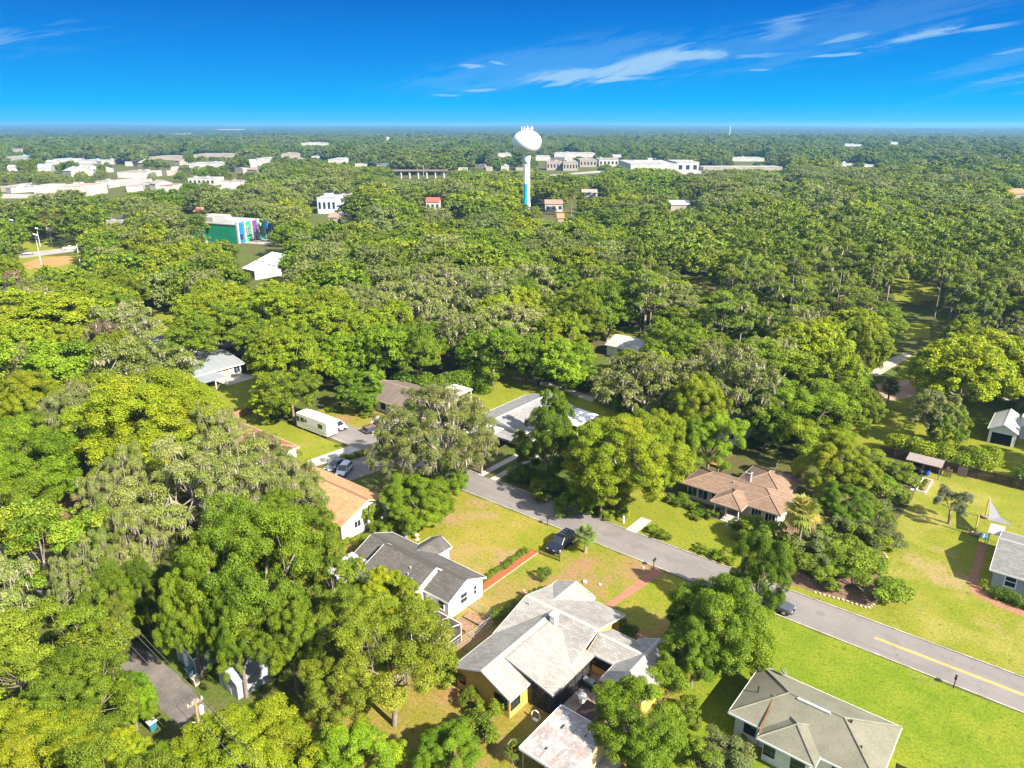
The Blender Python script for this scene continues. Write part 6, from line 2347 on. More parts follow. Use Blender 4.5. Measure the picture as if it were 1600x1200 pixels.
def T(kind, px, py, w, h=None, label=None, lod=None):
    """Tree whose crown is centred at a photo pixel, w pixels wide."""
    K = KIND[kind]
    hh = h or 12
    for _ in range(4):
        a, b, t = at(px, py, K['cz'] / K['h'] * hh)
        R = w / 2 * t / F
        if h is None:
            hh = min(19, max(7, R * K['h'] / K['R'] * (.75 if R > 8 else 1.0)))
    TREES.append(dict(kind=kind, a=a, b=b, R=R, h=hh, px=px, py=py, w=w, label=label, t=t, lod=lod))


def hand_trees():
    T('magnolia', 75, 880, 215, 13)
    T('mossy_oak', -60, 960, 240, 15)
    T('thin_tree', 60, 1030, 230, 12)
    T('live_oak', 120, 1110, 180, 10)
    T('laurel_oak', 40, 1180, 190, 9)
    T('laurel_oak', 175, 1195, 110, 5)
    T('laurel_oak', 390, 1185, 215, 8)
    T('camphor', 250, 1215, 120, 5)
    T('live_oak', 398, 905, 225, 17)
    T('live_oak', 330, 930, 110, 14)
    T('live_oak', 300, 962, 105, 13)
    T('live_oak', 372, 1000, 95, 12)
    T('camphor', 175, 945, 90, 10)
    T('leafy_tree', 205, 1095, 75, 6)
    T('thin_tree', 165, 1000, 90, 9)
    T('mossy_oak', 150, 905, 110, 13)
    T('camphor', 225, 935, 80, 9)
    T('mossy_oak', 412, 730, 110, 12)
    T('mossy_oak', 470, 765, 70, 10)
    T('live_oak', 455, 860, 150, 14)
    T('live_oak', 455, 1000, 120, 11)
    T('mossy_oak', 330, 770, 235, 17)
    T('mossy_oak', 440, 780, 130, 13)
    T('laurel_oak', 235, 665, 230, 17)
    T('mossy_oak', 330, 690, 120, 14)
    T('mossy_oak', 200, 770, 120, 15)
    T('mossy_oak', 215, 865, 120, 14)
    T('leafy_tree', 45, 730, 140, 14)
    T('laurel_oak', 30, 640, 130, 14)
    T('mossy_oak', 125, 660, 130, 15)
    T('mossy_oak', 205, 590, 170, 16)
    T('leafy_tree', 85, 585, 150, 15)
    T('laurel_oak', 60, 505, 190, 16)
    T('laurel_oak', 150, 480, 110, 15)
    T('mossy_oak', 190, 515, 120, 14)
    T('live_oak', 165, 460, 110, 14)
    T('thin_tree', 610, 1035, 190, 12)
    T('thin_tree', 530, 1090, 120, 9)
    T('magnolia', 520, 925, 120, 10)
    T('laurel_oak', 605, 945, 95, 9)
    T('thin_tree', 655, 965, 70, 8)
    T('thin_tree', 560, 985, 130, 11)
    T('leafy_tree', 560, 1190, 140, 6)
    T('leafy_tree', 700, 1180, 110, 5)
    T('leafy_tree', 1005, 1125, 150, 7.5, 'bright green tree standing between the stained carport and the grey-green roof')
    T('camphor', 1132, 978, 150, 11, 'tall lobed dark green tree beside the street in front of the grey car')
    T('camphor', 1186, 900, 90, 11)
    T('camphor', 1085, 1020, 95, 8)
    T('camphor', 1075, 975, 60, 5)
    T('mossy_oak', 688, 674, 172, 17, 'big mossy oak with a forked grey trunk beside the yellowed lawn')
    T('mossy_oak', 625, 715, 90, 11)
    T('mossy_oak', 752, 700, 62, 8)
    T('camphor', 650, 785, 100, 7.5)
    T('camphor', 688, 748, 80, 7)
    T('laurel_oak', 975, 718, 180, 14, 'big yellow-green tree leaning over the street opposite the black SUV')
    T('laurel_oak', 1035, 690, 85, 11)
    T('laurel_oak', 940, 765, 85, 8)
    T('camphor', 858, 695, 85, 12)
    T('camphor', 868, 660, 60, 11)
    T('laurel_oak', 1092, 645, 95, 14)
    T('leafy_tree', 1110, 690, 95, 11)
    T('mossy_oak', 1150, 610, 140, 17)
    T('mossy_oak', 1008, 605, 145, 15)
    T('leafy_tree', 1262, 655, 140, 12)
    T('laurel_oak', 1308, 728, 112, 10)
    T('camphor', 1200, 655, 80, 11)
    T('camphor', 1325, 790, 75, 6)
    T('laurel_oak', 1505, 592, 155, 16)
    T('mossy_oak', 1462, 648, 80, 10)
    T('laurel_oak', 1260, 555, 130, 15)
    T('laurel_oak', 1345, 545, 80, 14)
    T('camphor', 1328, 605, 64, 10)
    T('leafy_tree', 770, 553, 110, 13)
    T('leafy_tree', 880, 565, 90, 11)
    T('camphor', 832, 560, 60, 11)
    T('live_oak', 905, 500, 90, 15)
    T('live_oak', 950, 480, 110, 16)
    T('laurel_oak', 445, 570, 120, 14)
    T('thin_tree', 455, 615, 95, 10)
    T('laurel_oak', 425, 625, 70, 7)
    T('leafy_tree', 545, 560, 80, 12)
    T('leafy_tree', 600, 550, 100, 14)
    T('live_oak', 655, 550, 90, 14)
    T('camphor', 560, 612, 70, 8)
    T('laurel_oak', 425, 492, 125, 15)
    T('laurel_oak', 312, 500, 95, 14)
    T('laurel_oak', 500, 520, 90, 14)
    T('laurel_oak', 245, 374, 62, 15)
    T('live_oak', 284, 352, 76, 14)
    T('live_oak', 60, 345, 70, 16)
    T('live_oak', 115, 350, 60, 15)
    T('laurel_oak', 150, 378, 48, 13)
    T('laurel_oak', 185, 368, 46, 13)
    T('live_oak', 640, 336, 58, 15)
    T('bare_tree', 745, 337, 34, 14)
    T('bare_tree', 520, 358 + 20, 44, 13)
    T('bare_tree', 160, 535, 70, 13, 'dead white snag with forked bare limbs above the mossy oaks on the left')
    T('camphor', 1480, 690 - 25, 60, 8)
    T('mossy_oak', 760, 470, 130, 17)
    T('mossy_oak', 690, 450, 110, 16)
    T('mossy_oak', 820, 450, 110, 16)
    T('mossy_oak', 640, 480, 110, 16)
    T('camphor', 320, 440, 60, 12)
    T('bare_tree', 22, 458, 46, 13, 'rusty brown dying tree at the left picture edge below the ball field')


def fill_trees(maxn):
    """Woods between and behind the gardens: spaced trees, kinds by area, keeping open places open."""
    rng = random.Random(5)
    nf = [(470, 640), (560, 612), (700, 585), (850, 600), (935, 625), (1000, 690), (1200, 715), (1385, 690), (1480, 705), (1700, 760), (1700, 1330), (480, 1330), (480, 860), (345, 730), (335, 600), (400, 590)]
    boxes = [(298, 545, 382, 606, 170), (346, 590, 412, 662, 140), (350, 650, 520, 720, 130), (180, 985, 345, 1165, 75), (55, 735, 140, 822, 100), (1362, 548, 1432, 632, 200), (1413, 500, 1452, 530, 240), (1385, 440, 1460, 468, 300),
             (1545, 615, 1640, 705, 190), (945, 512, 1005, 552, 240), (1070, 420, 1112, 446, 330), (700, 575, 935, 630, 165), (370, 395, 445, 440, 300), (28, 385, 135, 428, 350), (560, 590, 700, 640, 150), (560, 1050, 720, 1110, 62), (240, 470, 275, 535, 230)] + KEEP

    def inside(x, y, poly):
        c = False
        for i in range(len(poly)):
            (x0, y0), (x1, y1) = poly[i - 1], poly[i]
            if (y0 > y) != (y1 > y) and x < (x1 - x0) * (y - y0) / (y1 - y0) + x0:
                c = not c
        return c
    cand = []
    for _ in range(9000):
        d = math.sqrt(rng.uniform(30 ** 2, 345 ** 2))
        th = rng.uniform(-math.radians(41), math.radians(41))
        cand.append((d, th))
    cand.sort()
    placed = [(q['a'], q['b'], q['R']) for q in TREES]
    for d, th in cand:
        x, y = d * math.sin(th), d * math.cos(th)
        a, b = x * RA[0] + y * RA[1], x * RB[0] + y * RB[1]
        px, py, dep = proj(a, b, 0)
        if dep < 20 or inside(px, py, nf) or py > 1420 or (px > 430 and py > 1120):
            continue
        if -114 < a < 75 and 73 < b < 83 or (a > -30 and 60 < b < 128) or (-140 < a < -41 and 20 < b < 28.5):
            continue
        u = rng.random()
        if px < 480 and py > 430:
            kind = 'laurel_oak' if u < .36 else 'live_oak' if u < .66 else 'mossy_oak' if u < .94 else 'thin_tree'
        elif px > 1000 and 330 < py < 575:
            kind = 'pine' if u < .42 else 'mossy_oak' if u < .68 else 'live_oak' if u < .86 else 'laurel_oak'
        elif py > 330 and px < 1000:
            kind = 'mossy_oak' if u < .48 else 'live_oak' if u < .8 else 'laurel_oak' if u < .95 else 'thin_tree'
        else:
            kind = 'live_oak' if u < .5 else 'mossy_oak' if u < .8 else 'laurel_oak'
        K = KIND[kind]
        R = K['R'] * rng.uniform(.58, 1.3)
        h = K['h'] * (rng.uniform(.72, 1.0) + .28 * (R / K['R'] - .9)) * (1.15 if kind == 'pine' else 1.0)
        if any((a - q[0]) ** 2 + (b - q[1]) ** 2 < (.64 * (R + q[2])) ** 2 for q in placed):
            continue
        cx, cy, t = proj(a, b, K['cz'] / K['h'] * h)
        rp = R * F / t * .85
        tp = proj(a, b, h)[1]
        bt = proj(a, b, max(1.5, (K['cz'] - K['Rz'] * .6) / K['h'] * h))[1]
        if any(dep < bx[4] + 4 and cx + rp > bx[0] and cx - rp < bx[2] and bt > bx[1] and tp < bx[3] for bx in boxes):
            continue
        if cx + rp < -160 or cx - rp > 1760 or tp > 1300:
            continue
        placed.append((a, b, R))
        TREES.append(dict(kind=kind, a=a, b=b, R=R, h=h, px=cx, py=cy, w=2 * rp, label=None, t=t, lod=None))
    TREES.sort(key=lambda q: q['t'])
    rest = TREES[maxn:]
    del TREES[maxn:]
    return rest, placed


def label_trees():
    used = {}
    for q in TREES:
        if q['label']:
            used[q['label']] = 1
    order = []
    for q in TREES:
        if q['label']:
            continue
        best = min(LANDMARKS, key=lambda l: math.hypot(l[1] - q['px'], (l[2] - q['py']) * 1.2))
        dx, dy = q['px'] - best[1], q['py'] - best[2]
        if abs(dx) > abs(dy) * 1.1:
            rel = 'right of' if dx > 0 else 'left of'
        else:
            rel = 'in front of' if dy > 0 else 'behind'
        q['key'] = (q['kind'], rel, best[0])
        q['dist'] = math.hypot(dx, dy)
        order.append(q)
    order.sort(key=lambda q: q['dist'])
    for q in order:
        n = used.get(q['key'], 0)
        used[q['key']] = n + 1
        base = ADJ[q['kind']][0]
        rel, lm = q['key'][1:]
        if n == 0:
            q['label'] = f'{base} {rel} {lm}, the closest such tree'
        else:
            q['label'] = f'{base} {rel} {lm}, {ORD[min(n, 13)]} nearest of its kind'


def plant_all():
    label_trees()
    grp = {'live_oak': 'dark green oaks of the woods', 'mossy_oak': 'moss-hung oaks of the woods', 'laurel_oak': 'yellow-green trees of the woods', 'camphor': 'dense evergreen garden trees', 'leafy_tree': 'fresh green leafy trees', 'magnolia': 'glossy magnolias', 'pine': 'tall thin pines', 'thin_tree': 'loose thin-leaved trees', 'bare_tree': 'bare trees'}
    for i, q in enumerate(TREES):
        lod = 0 if q['t'] < 125 else 1
        plant(NAMES[q['kind']], q['kind'], q['a'], q['b'], q['R'], q['h'], q['label'], 'tree', grp[q['kind']], lod)


def small_plants():
    # palms
    a, b, t = at(914.5, 863)
    palm(a, b, 2.7, 1.75, 'short stout fan palm on the grass right of the black SUV', seed=2, nf=30, pal=((.22, .28, .07), (.27, .32, .10), (.17, .24, .04)), dead=.06)
    a, b, t = at(1245, 867)
    palm(a, b, 6.6, 2.75, 'tall fan palm with yellowing fronds beside the brown hipped house', seed=4, nf=40, pal=((.34, .32, .05), (.26, .30, .05), (.20, .25, .04), (.36, .30, .07)), dead=.15)
    for i, (px, py, h, R, lb) in enumerate(((104, 388, 15, 4.0, 'tall fan palm standing beside the white pickup at the ball field'), (1358, 655, 4, 2.3, 'low fan palm in the thicket below the dead-end lane, lower one'), (1385, 640, 5, 2.2, 'fan palm in the thicket below the dead-end lane, upper one'), (812, 725, 5, 1.6, 'small slim palm on the shaded verge beside the grey gable house'), (803, 1192, 1.6, 1.0, 'tiny palm on the grass left of the stained carport'), (362, 300, 12, 4, 'palm in the car park before the far white stores, left one'), (378, 298, 12, 4, 'palm in the car park before the far white stores, right one'), (893, 338, 14, 4, 'palm right of the brown roofed white house near the tower'), (908, 342, 13, 3.6, 'second palm right of the brown roofed white house near the tower'), (78, 384, 14, 3.6, 'fan palm in the dark oaks behind the short floodlight mast'), (1180, 575, 6, 2, 'small palm peeping out above the grey mossy oak'), (985, 430, 12, 3, 'palm crown among the oaks in the middle woods'))):
        a, b, t = at(px, py)
        palm(a, b, h, R, lb, 'palms', seed=3 + i % 3, nf=34)
    # olive
    a, b, t = at(1482, 818)
    plant('olive_tree', 'olive', a, b, 2.75, 4.6, 'small grey-green olive tree alone on the big lawn', 'tree', None, 0)
    # shrubs: px, py, width px, height m, kind, label
    SH = [(850, 897, 24, 1.5, 'bush', 'single round dark green bush on the grass below the black SUV'),
          (1036, 836, 26, 1.0, 'bush', 'right bush of the dark pair on the kerb side of the bright lawn'), (1022, 828, 22, .9, 'bush', 'left bush of the dark pair on the kerb side of the bright lawn'),
          (1112, 866, 24, 1.1, 'bush', 'bush at the shaded street edge left of the tall dark tree'), (1092, 855, 22, .7, 'bush', 'low bush in the shade near the street before the brown hipped house'), (1135, 870, 30, 1.5, 'bush', 'bush wedged against the tall dark tree by the street'),
          (1090, 805, 24, 1.0, 'bush', 'round bush on the lawn left of the porch steps'), (1115, 806, 26, 1.2, 'bush', 'round bush beside the porch steps of the brown hipped house'),
          (1060, 778, 34, 1.3, 'bush', 'loose bush at the left end of the brown hipped house'),
          (1170, 835, 65, 3.0, 'bush', 'tall bush by the street below the brown hipped house'), (1200, 850, 71, 3.7, 'bush', 'broad bush just behind the tall dark street tree'),
          (1265, 845, 71, 3.4, 'grey_bush', 'greyish bush at the foot of the tall palm'), (1250, 880, 52, 2.8, 'bush', 'bright bush below the tall palm near the street'), (1280, 885, 52, 2.5, 'grey_bush', 'grey-green bush right of the bright one near the street'),
          (1345, 905, 110, 3.2, 'bush', 'big dark bush at the street corner of the shrub border'), (1320, 880, 78, 2.8, 'bush', 'dark bush inside the shrub border behind the corner bush'), (1370, 840, 78, 3.4, 'grey_bush', 'silvery bush on the lawn edge of the shrub border'),
          (1345, 845, 78, 3.2, 'bush', 'deep green bush in the middle of the shrub border'), (1355, 790, 54, 2.5, 'grey_bush', 'grey bush at the narrow neck of the shrub border'), (1385, 765, 65, 3.0, 'bush', 'green bush left of the vegetable beds'), (1405, 740, 52, 2.5, 'bush', 'bush between the yellow tree and the lean-to'), (1370, 720, 52, 2.5, 'bush', 'bush by the fence left of the lean-to'),
          (1285, 850, 60, 3.2, 'bush', 'bushy green shrub between the tall palm and the border middle'), (1310, 830, 60, 3.4, 'grey_bush', 'tall grey-green shrub behind the palm in the border'), (1345, 870, 70, 3.0, 'bush', 'deep green shrub on the right half of the border'), (1300, 905, 60, 2.4, 'bush', 'low green shrub at the street side of the border'), (1365, 805, 50, 2.8, 'bush', 'green shrub right of the neck of the border'), (1340, 750, 55, 3.2, 'bush', 'green shrub on the border below the lean-to trees'), (1290, 800, 60, 3.4, 'bush', 'dense shrub behind the palm trunk'),
          (1535, 913, 14, 1.1, 'bush', 'small yellow-green sapling beside the white-trimmed window'),
          (985, 985, 26, 1.1, 'bush', 'low shrub at the end wall of the pale front roof, nearest the brick path'), (972, 977, 22, 1.0, 'bush', 'low shrub beside the corner of the pale front roof'),
          (765, 1110, 46, 2.0, 'bush', 'yellow-green shrub below the corner window of the yellow house'), (740, 1095, 40, 1.6, 'bush', 'straggly shrub left of the corner window of the yellow house'), (740, 1150, 70, 2.6, 'bush', 'leafy shrub on the wild grass left of the carport'), (690, 1160, 60, 2.4, 'bush', 'leafy shrub on the wild grass farther left of the carport'),
          (700, 1045, 60, 3.0, 'bush', 'shrub at the left eave of the yellow house near the wire fence'),
          (600, 830, 40, 2.0, 'bush', 'shrub against the white gable of the tan house'), (622, 820, 34, 1.8, 'bush', 'shrub between the tan house gable and the thicket'), (585, 812, 36, 3.4, 'bush', 'thin leafy bush hiding the tan house gable'),
          (560, 850, 50, 1.6, 'bush', 'bush in the corner between tan house and dark roof'), (520, 862, 40, 1.2, 'bush', 'bush on the wire fence behind the tan house'),
          (565, 640, 24, 1.3, 'bush', 'left shrub on the brown earth before the long brown roof'), (575, 645, 26, 1.2, 'bush', 'right shrub on the brown earth before the long brown roof'), (530, 638, 22, 1.5, 'bush', 'shrub behind the white hatchback'), (582, 633, 20, 1.0, 'bush', 'shrub at the beige wall of the long house'),
          (418, 655, 30, 1.6, 'bush', 'shrub at the rear of the motorhome lawn'), (440, 650, 30, 1.8, 'bush', 'shrub beside the front of the motorhome'),
          (820, 745, 40, 2.4, 'bush', 'shrub in the shade on the far verge'), (850, 765, 50, 2.4, 'bush', 'shrub under the dark tree on the far verge'), (900, 790, 60, 2.6, 'bush', 'shrub under the big yellow-green tree'), (960, 800, 40, 2.0, 'bush', 'shrub at the kerb under the big yellow-green tree'),
          (1135, 1165, 90, 2.2, 'grey_bush', 'feathery silvery shrub by the corner of the grey-green roof'), (1095, 1185, 60, 2.2, 'bush', 'bush between the silvery shrub and the carport tree'), (1070, 1110, 50, 2.0, 'bush', 'bush in the shade behind the court wing'),
          (1000, 1055 + 120, 60, 2.5, 'bush', 'bush under the bright tree by the carport')]
    for px, py, w, h, kind, lb in SH:
        shrub(px, py, w, h, lb, kind, h * .45)
    hedge('hedge', [(-44.6, 53.5), (-44.4, 57), (-43.8, 61.0)], 1.5, 1.9, 'clipped green hedge along the left wall of the yellow house', 'hedge', ls=.2, seed=3)
    hedge('hedge', [(-22.5, 132.2), (-16, 132.6), (-8.5, 133.0), (-7.5, 138)], 3.2, 3.6, 'tall leafy hedge behind the dark board fence and lean-to', 'hedge', pal=[(.10, .165, .010), (.15, .20, .012), (.07, .12, .010)], ls=.3, seed=4)
    hedge('hedge', [(-4.5, 133), (2, 133.5), (12, 134)], 3.0, 3.0, 'dark clump of bushes behind the fence at the right edge', 'hedge', pal=[(.045, .085, .01), (.06, .10, .01)], ls=.3, seed=6)
    hedge('hedge', [(-1.9, 95.4), (4, 95.2), (9, 95.2)], 1.6, 1.1, 'low dark hedge under the window of the grey house', 'hedge', pal=[(.055, .10, .012), (.075, .125, .014)], ls=.16, seed=7)
    hedge('hedge', [(-41.8, 92.6), (-38.5, 92.2), (-37.4, 91.2)], 1.3, .9, 'low hedge along the front beds of the brown hipped house', 'hedge', ls=.16, seed=8)
    hedge('hedge', [(-31.8, 92.6), (-27.5, 92.9)], 1.3, 1.2, 'dark hedge under the right front windows of the brown hipped house', 'hedge', pal=[(.045, .085, .01), (.06, .10, .01)], ls=.16, seed=9)
    hedge('flower_row', [(-51.9, 57), (-51.9, 62), (-51.8, 67.8)], .7, .6, 'row of low green plants along the lawn side of the red mulch', 'plants', ls=.12, seed=10)
    hedge('hedge', [(-93.8, 69), (-92.6, 74.8)], 1.0, .7, 'low green strip between the two drives', 'hedge', ls=.16, seed=11)
    hedge('hedge', [(-114, 101), (-100, 107), (-96, 112)], 4, 4.5, 'thick dark shrubbery behind the long brown roof', 'hedge', pal=[(.05, .10, .01), (.07, .12, .01), (.10, .15, .012)], ls=.34, seed=12)
    hedge('hedge', [(-90, 127), (-78, 126), (-68, 120)], 4, 4.2, 'leafy shrubbery along the track beyond the back lawn', 'hedge', pal=[(.06, .12, .01), (.09, .15, .01), (.12, .18, .012)], ls=.34, seed=13)
    hedge('hedge', [(-67, 84.2), (-52, 84.5)], 2.4, 2.0, 'dark verge shrubs under the big yellow-green tree', 'hedge', pal=[(.06, .11, .01), (.09, .14, .012)], ls=.22, seed=14)


# ================================================================ far woods
def far_source(kind, ls_mul, seed, i):
    K = dict(KIND[kind])
    cl, rcl, d, v, f, col, rng = crown_arrays(K, seed, 1.0, ls_mul)
    me = np_mesh('wood_tree', v, f, col * (np.array([.90, .92, 1.0]) if i < 6 else np.array([.68, .73, .86])), [LEAF])  # leaf colours darkened and blued to stand in for lost shade between leaves
    o = bpy.data.objects.new('wood_tree_%02d' % i, me)
    return o


def far_woods(rest, placed):
    col = bpy.data.collections.new('wood_tree_shapes')
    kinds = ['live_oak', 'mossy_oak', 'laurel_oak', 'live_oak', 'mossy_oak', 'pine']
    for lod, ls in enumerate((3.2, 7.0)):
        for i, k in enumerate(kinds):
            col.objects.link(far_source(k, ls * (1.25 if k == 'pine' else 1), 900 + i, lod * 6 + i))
    rng = np.random.default_rng(21)
    P, SCL, IDX, ROT = [], [], [], []
    kn = {'live_oak': 0, 'mossy_oak': 1, 'laurel_oak': 2, 'pine': 5}
    for q in rest:
        K = KIND[q['kind']]
        P.append((q['a'], q['b'], 0))
        SCL.append((q['R'] / K['R'], q['R'] / K['R'], q['h'] / K['h']))
        IDX.append(kn.get(q['kind'], 3))
        ROT.append(rng.uniform(0, 6.28))
    near = max([math.hypot(q['a'], q['b']) for q in rest] + [300]) if rest else 330
    near = 338
    cell = 13.0
    far = 2700
    xs = np.arange(-2600, 2600, cell)
    ys = np.arange(200, far, cell)
    X, Y = np.meshgrid(xs, ys)
    X = (X + rng.uniform(-.5, .5, X.shape) * cell).ravel()
    Y = (Y + rng.uniform(-.5, .5, Y.shape) * cell).ravel()
    D = np.hypot(X, Y)
    ok = (D > near) & (D < far) & (np.abs(X) < Y * math.tan(math.radians(42)))
    X, Y, D = X[ok], Y[ok], D[ok]
    n = len(X)
    a = X * RA[0] + Y * RA[1]
    b = X * RB[0] + Y * RB[1]
    s = np.clip(np.exp(rng.normal(-.05, .28, n)), .5, 1.7)
    h = np.clip(.35 + .6 * s + rng.uniform(-.15, .15, n), .5, 1.35)
    # slow change of woodland character
    field = np.sin(a * .011 + 1.3) * np.sin(b * .013 + .4) + .6 * np.sin(a * .031 + b * .027)
    idx = rng.integers(0, 6, n)
    idx = np.where((field > .7) & (rng.random(n) < .6), 2, idx)
    idx = np.where((field < -.6) & (rng.random(n) < .7), 0, idx)
    f2 = np.sin(a * .017 - 1.1) * np.sin(b * .009 + 2.2)
    idx = np.where((f2 > .6) & (rng.random(n) < .75), 1, idx)
    s = s * np.where(f2 < -.7, .7, 1)
    h = h * np.where(f2 < -.7, .75, 1)
    Kh = np.array([KIND[k]['h'] for k in kinds])[idx] * h
    KR = np.array([KIND[k]['R'] for k in kinds])[idx] * s
    dep = Y * CP + CH * SP
    cx = 800 + F * X / dep

    def rowy(z):
        return 600 - F * (Y * SP + (z - CH) * CP) / (Y * CP - (z - CH) * SP)
    tp, bt = rowy(Kh), rowy(Kh * .25)
    rp = KR * F / dep * .9
    keep = np.ones(n, bool)
    for (x0, y0, x1, y1, t, dd_) in [(*q, 40)[:6] for q in KEEP]:
        keep &= ~((dep < t + 2) & (cx + rp > x0) & (cx - rp < x1) & (bt > y0) & (tp < y1))
        keep &= ~((dep > t - 4) & (dep < t + dd_ + 4) & (cx + rp * .5 > x0) & (cx - rp * .5 < x1))
    for (x0, y0, x1, y1) in ((0, 300, 90, 310), (170, 277, 238, 290), (335, 287, 392, 299), (30, 385, 130, 428), (526, 300, 568, 336), (830, 267, 945, 275), (1050, 264, 1105, 274), (452, 225, 458, 250)):
        gy = rowy(np.zeros(n))
        keep &= ~((cx > x0) & (cx < x1) & (gy > y0) & (gy < y1))
        keep &= ~((cx > x0) & (cx < x1) & (bt > y0 + 2) & (tp < y1 - (y1 - y0) * .45) & (gy > y0))
    # scattered clearings
    keep &= ~((np.sin(a * .021 + 2) * np.sin(b * .019 + 1) > .93))
    for q in placed:
        m = (np.abs(a - q[0]) < 12) & (np.abs(b - q[1]) < 12)
        if m.any():
            keep[m] &= np.hypot(a[m] - q[0], b[m] - q[1]) > .7 * q[2] + 3
    a, b, s, h, idx, D = a[keep], b[keep], s[keep], h[keep], idx[keep], D[keep]
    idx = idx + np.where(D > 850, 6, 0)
    P += list(zip(a, b, np.zeros(len(a))))
    SCL += list(zip(s, s, h))
    IDX += list(idx)
    ROT += list(rng.uniform(0, 6.28, len(a)))
    n = len(P)
    print('far wood trees', n)
    me = bpy.data.meshes.new('far_woods')
    me.vertices.add(n)
    me.vertices.foreach_set('co', np.array(P, np.float32).ravel())
    at1 = me.attributes.new('scl', 'FLOAT_VECTOR', 'POINT')
    at1.data.foreach_set('vector', np.array(SCL, np.float32).ravel())
    at2 = me.attributes.new('idx', 'INT', 'POINT')
    at2.data.foreach_set('value', np.array(IDX, np.int32))
    at3 = me.attributes.new('rot', 'FLOAT_VECTOR', 'POINT')
    R3 = np.zeros((n, 3), np.float32)
    R3[:, 2] = ROT
    at3.data.foreach_set('vector', R3.ravel())
    o = link('far_woods', me)
    o['kind'] = 'stuff'
    o['label'] = 'dense far woods of green and mossy trees reaching towards the horizon'
    o['category'] = 'woods'
    ng = bpy.data.node_groups.new('woods', 'GeometryNodeTree')
    ng.interface.new_socket('Geometry', in_out='INPUT', socket_type='NodeSocketGeometry')
    ng.interface.new_socket('Geometry', in_out='OUTPUT', socket_type='NodeSocketGeometry')
    gi = ng.nodes.new('NodeGroupInput')
    go = ng.nodes.new('NodeGroupOutput')
    ip = ng.nodes.new('GeometryNodeInstanceOnPoints')
    ci = ng.nodes.new('GeometryNodeCollectionInfo')
    ci.inputs['Collection'].default_value = col
    ci.inputs['Separate Children'].default_value = True
    ci.inputs['Reset Children'].default_value = True

    def attr(name, typ):
        x = ng.nodes.new('GeometryNodeInputNamedAttribute')
        x.data_type = typ
        x.inputs['Name'].default_value = name
        return [s for s in x.outputs if s.name == 'Attribute' and s.enabled][0]
    L = ng.links.new
    L(gi.outputs[0], ip.inputs['Points'])
    L(ci.outputs[0], ip.inputs['Instance'])
    ip.inputs['Pick Instance'].default_value = True
    L(attr('idx', 'INT'), ip.inputs['Instance Index'])
    L(attr('rot', 'FLOAT_VECTOR'), ip.inputs['Rotation'])
    L(attr('scl', 'FLOAT_VECTOR'), ip.inputs['Scale'])
    L(ip.outputs[0], go.inputs[0])
    md = o.modifiers.new('woods', 'NODES')
    md.node_group = ng


def horizon_woods():
    """Treetops beyond the far woods, out to the horizon: a rough canopy over the land."""
    rng = np.random.default_rng(8)
    nr, na = 210, 520
    r = 2500 * (12800 / 2500) ** (np.linspace(0, 1, nr) ** .9)
    th = np.linspace(-math.radians(44), math.radians(44), na)
    Rr, Th = np.meshgrid(r, th, indexing='ij')
    Rr = Rr + rng.uniform(-.4, .4, Rr.shape) * np.gradient(r)[:, None]
    X, Y = Rr * np.sin(Th), Rr * np.cos(Th)
    a = X * RA[0] + Y * RA[1]
    b = X * RB[0] + Y * RB[1]
    base = 9 + 4 * np.sin(a * .0021 + .5) * np.sin(b * .0017) + 3 * np.sin(a * .006 + 2) * np.cos(b * .005)
    z = base + rng.uniform(-5, 6, a.shape)
    rise = np.clip((Rr - 8500) / 4000, 0, 1)
    z = z + rise * (14 + 10 * np.sin(Th * 9 + .6) + 7 * np.sin(Th * 23) - 6 * np.sin(Th * 3.2))
    z = np.clip(z, 1.5, 49)
    v = np.stack([a, b, z], -1).reshape(-1, 3)
    i = np.arange((nr - 1) * na).reshape(nr - 1, na)[:, :-1].ravel()
    f = np.stack([i, i + 1, i + 1 + na, i + na], 1)
    pal = np.array([(.05, .085, .018), (.07, .105, .025), (.09, .115, .04), (.035, .065, .02)])
    big = (np.sin(a * .004) * np.sin(b * .006)).reshape(-1)[f[:, 0]]
    c = pal[rng.integers(0, 4, len(f))] * (1 + .25 * big[:, None]) * rng.uniform(.7, 1.25, (len(f), 1))
    me = np_mesh('horizon_woods', v, f[:, ::-1], c, [LEAF])
    o = link('horizon_woods', me)
    o['kind'] = 'stuff'
    o['label'] = 'unbroken belt of distant forest fading to blue along the horizon'
    o['category'] = 'forest'


# ================================================================ sky, sun, air, camera
SUN_EL, SUN_AZ = math.radians(38), math.radians(-3)      # azimuth from +X


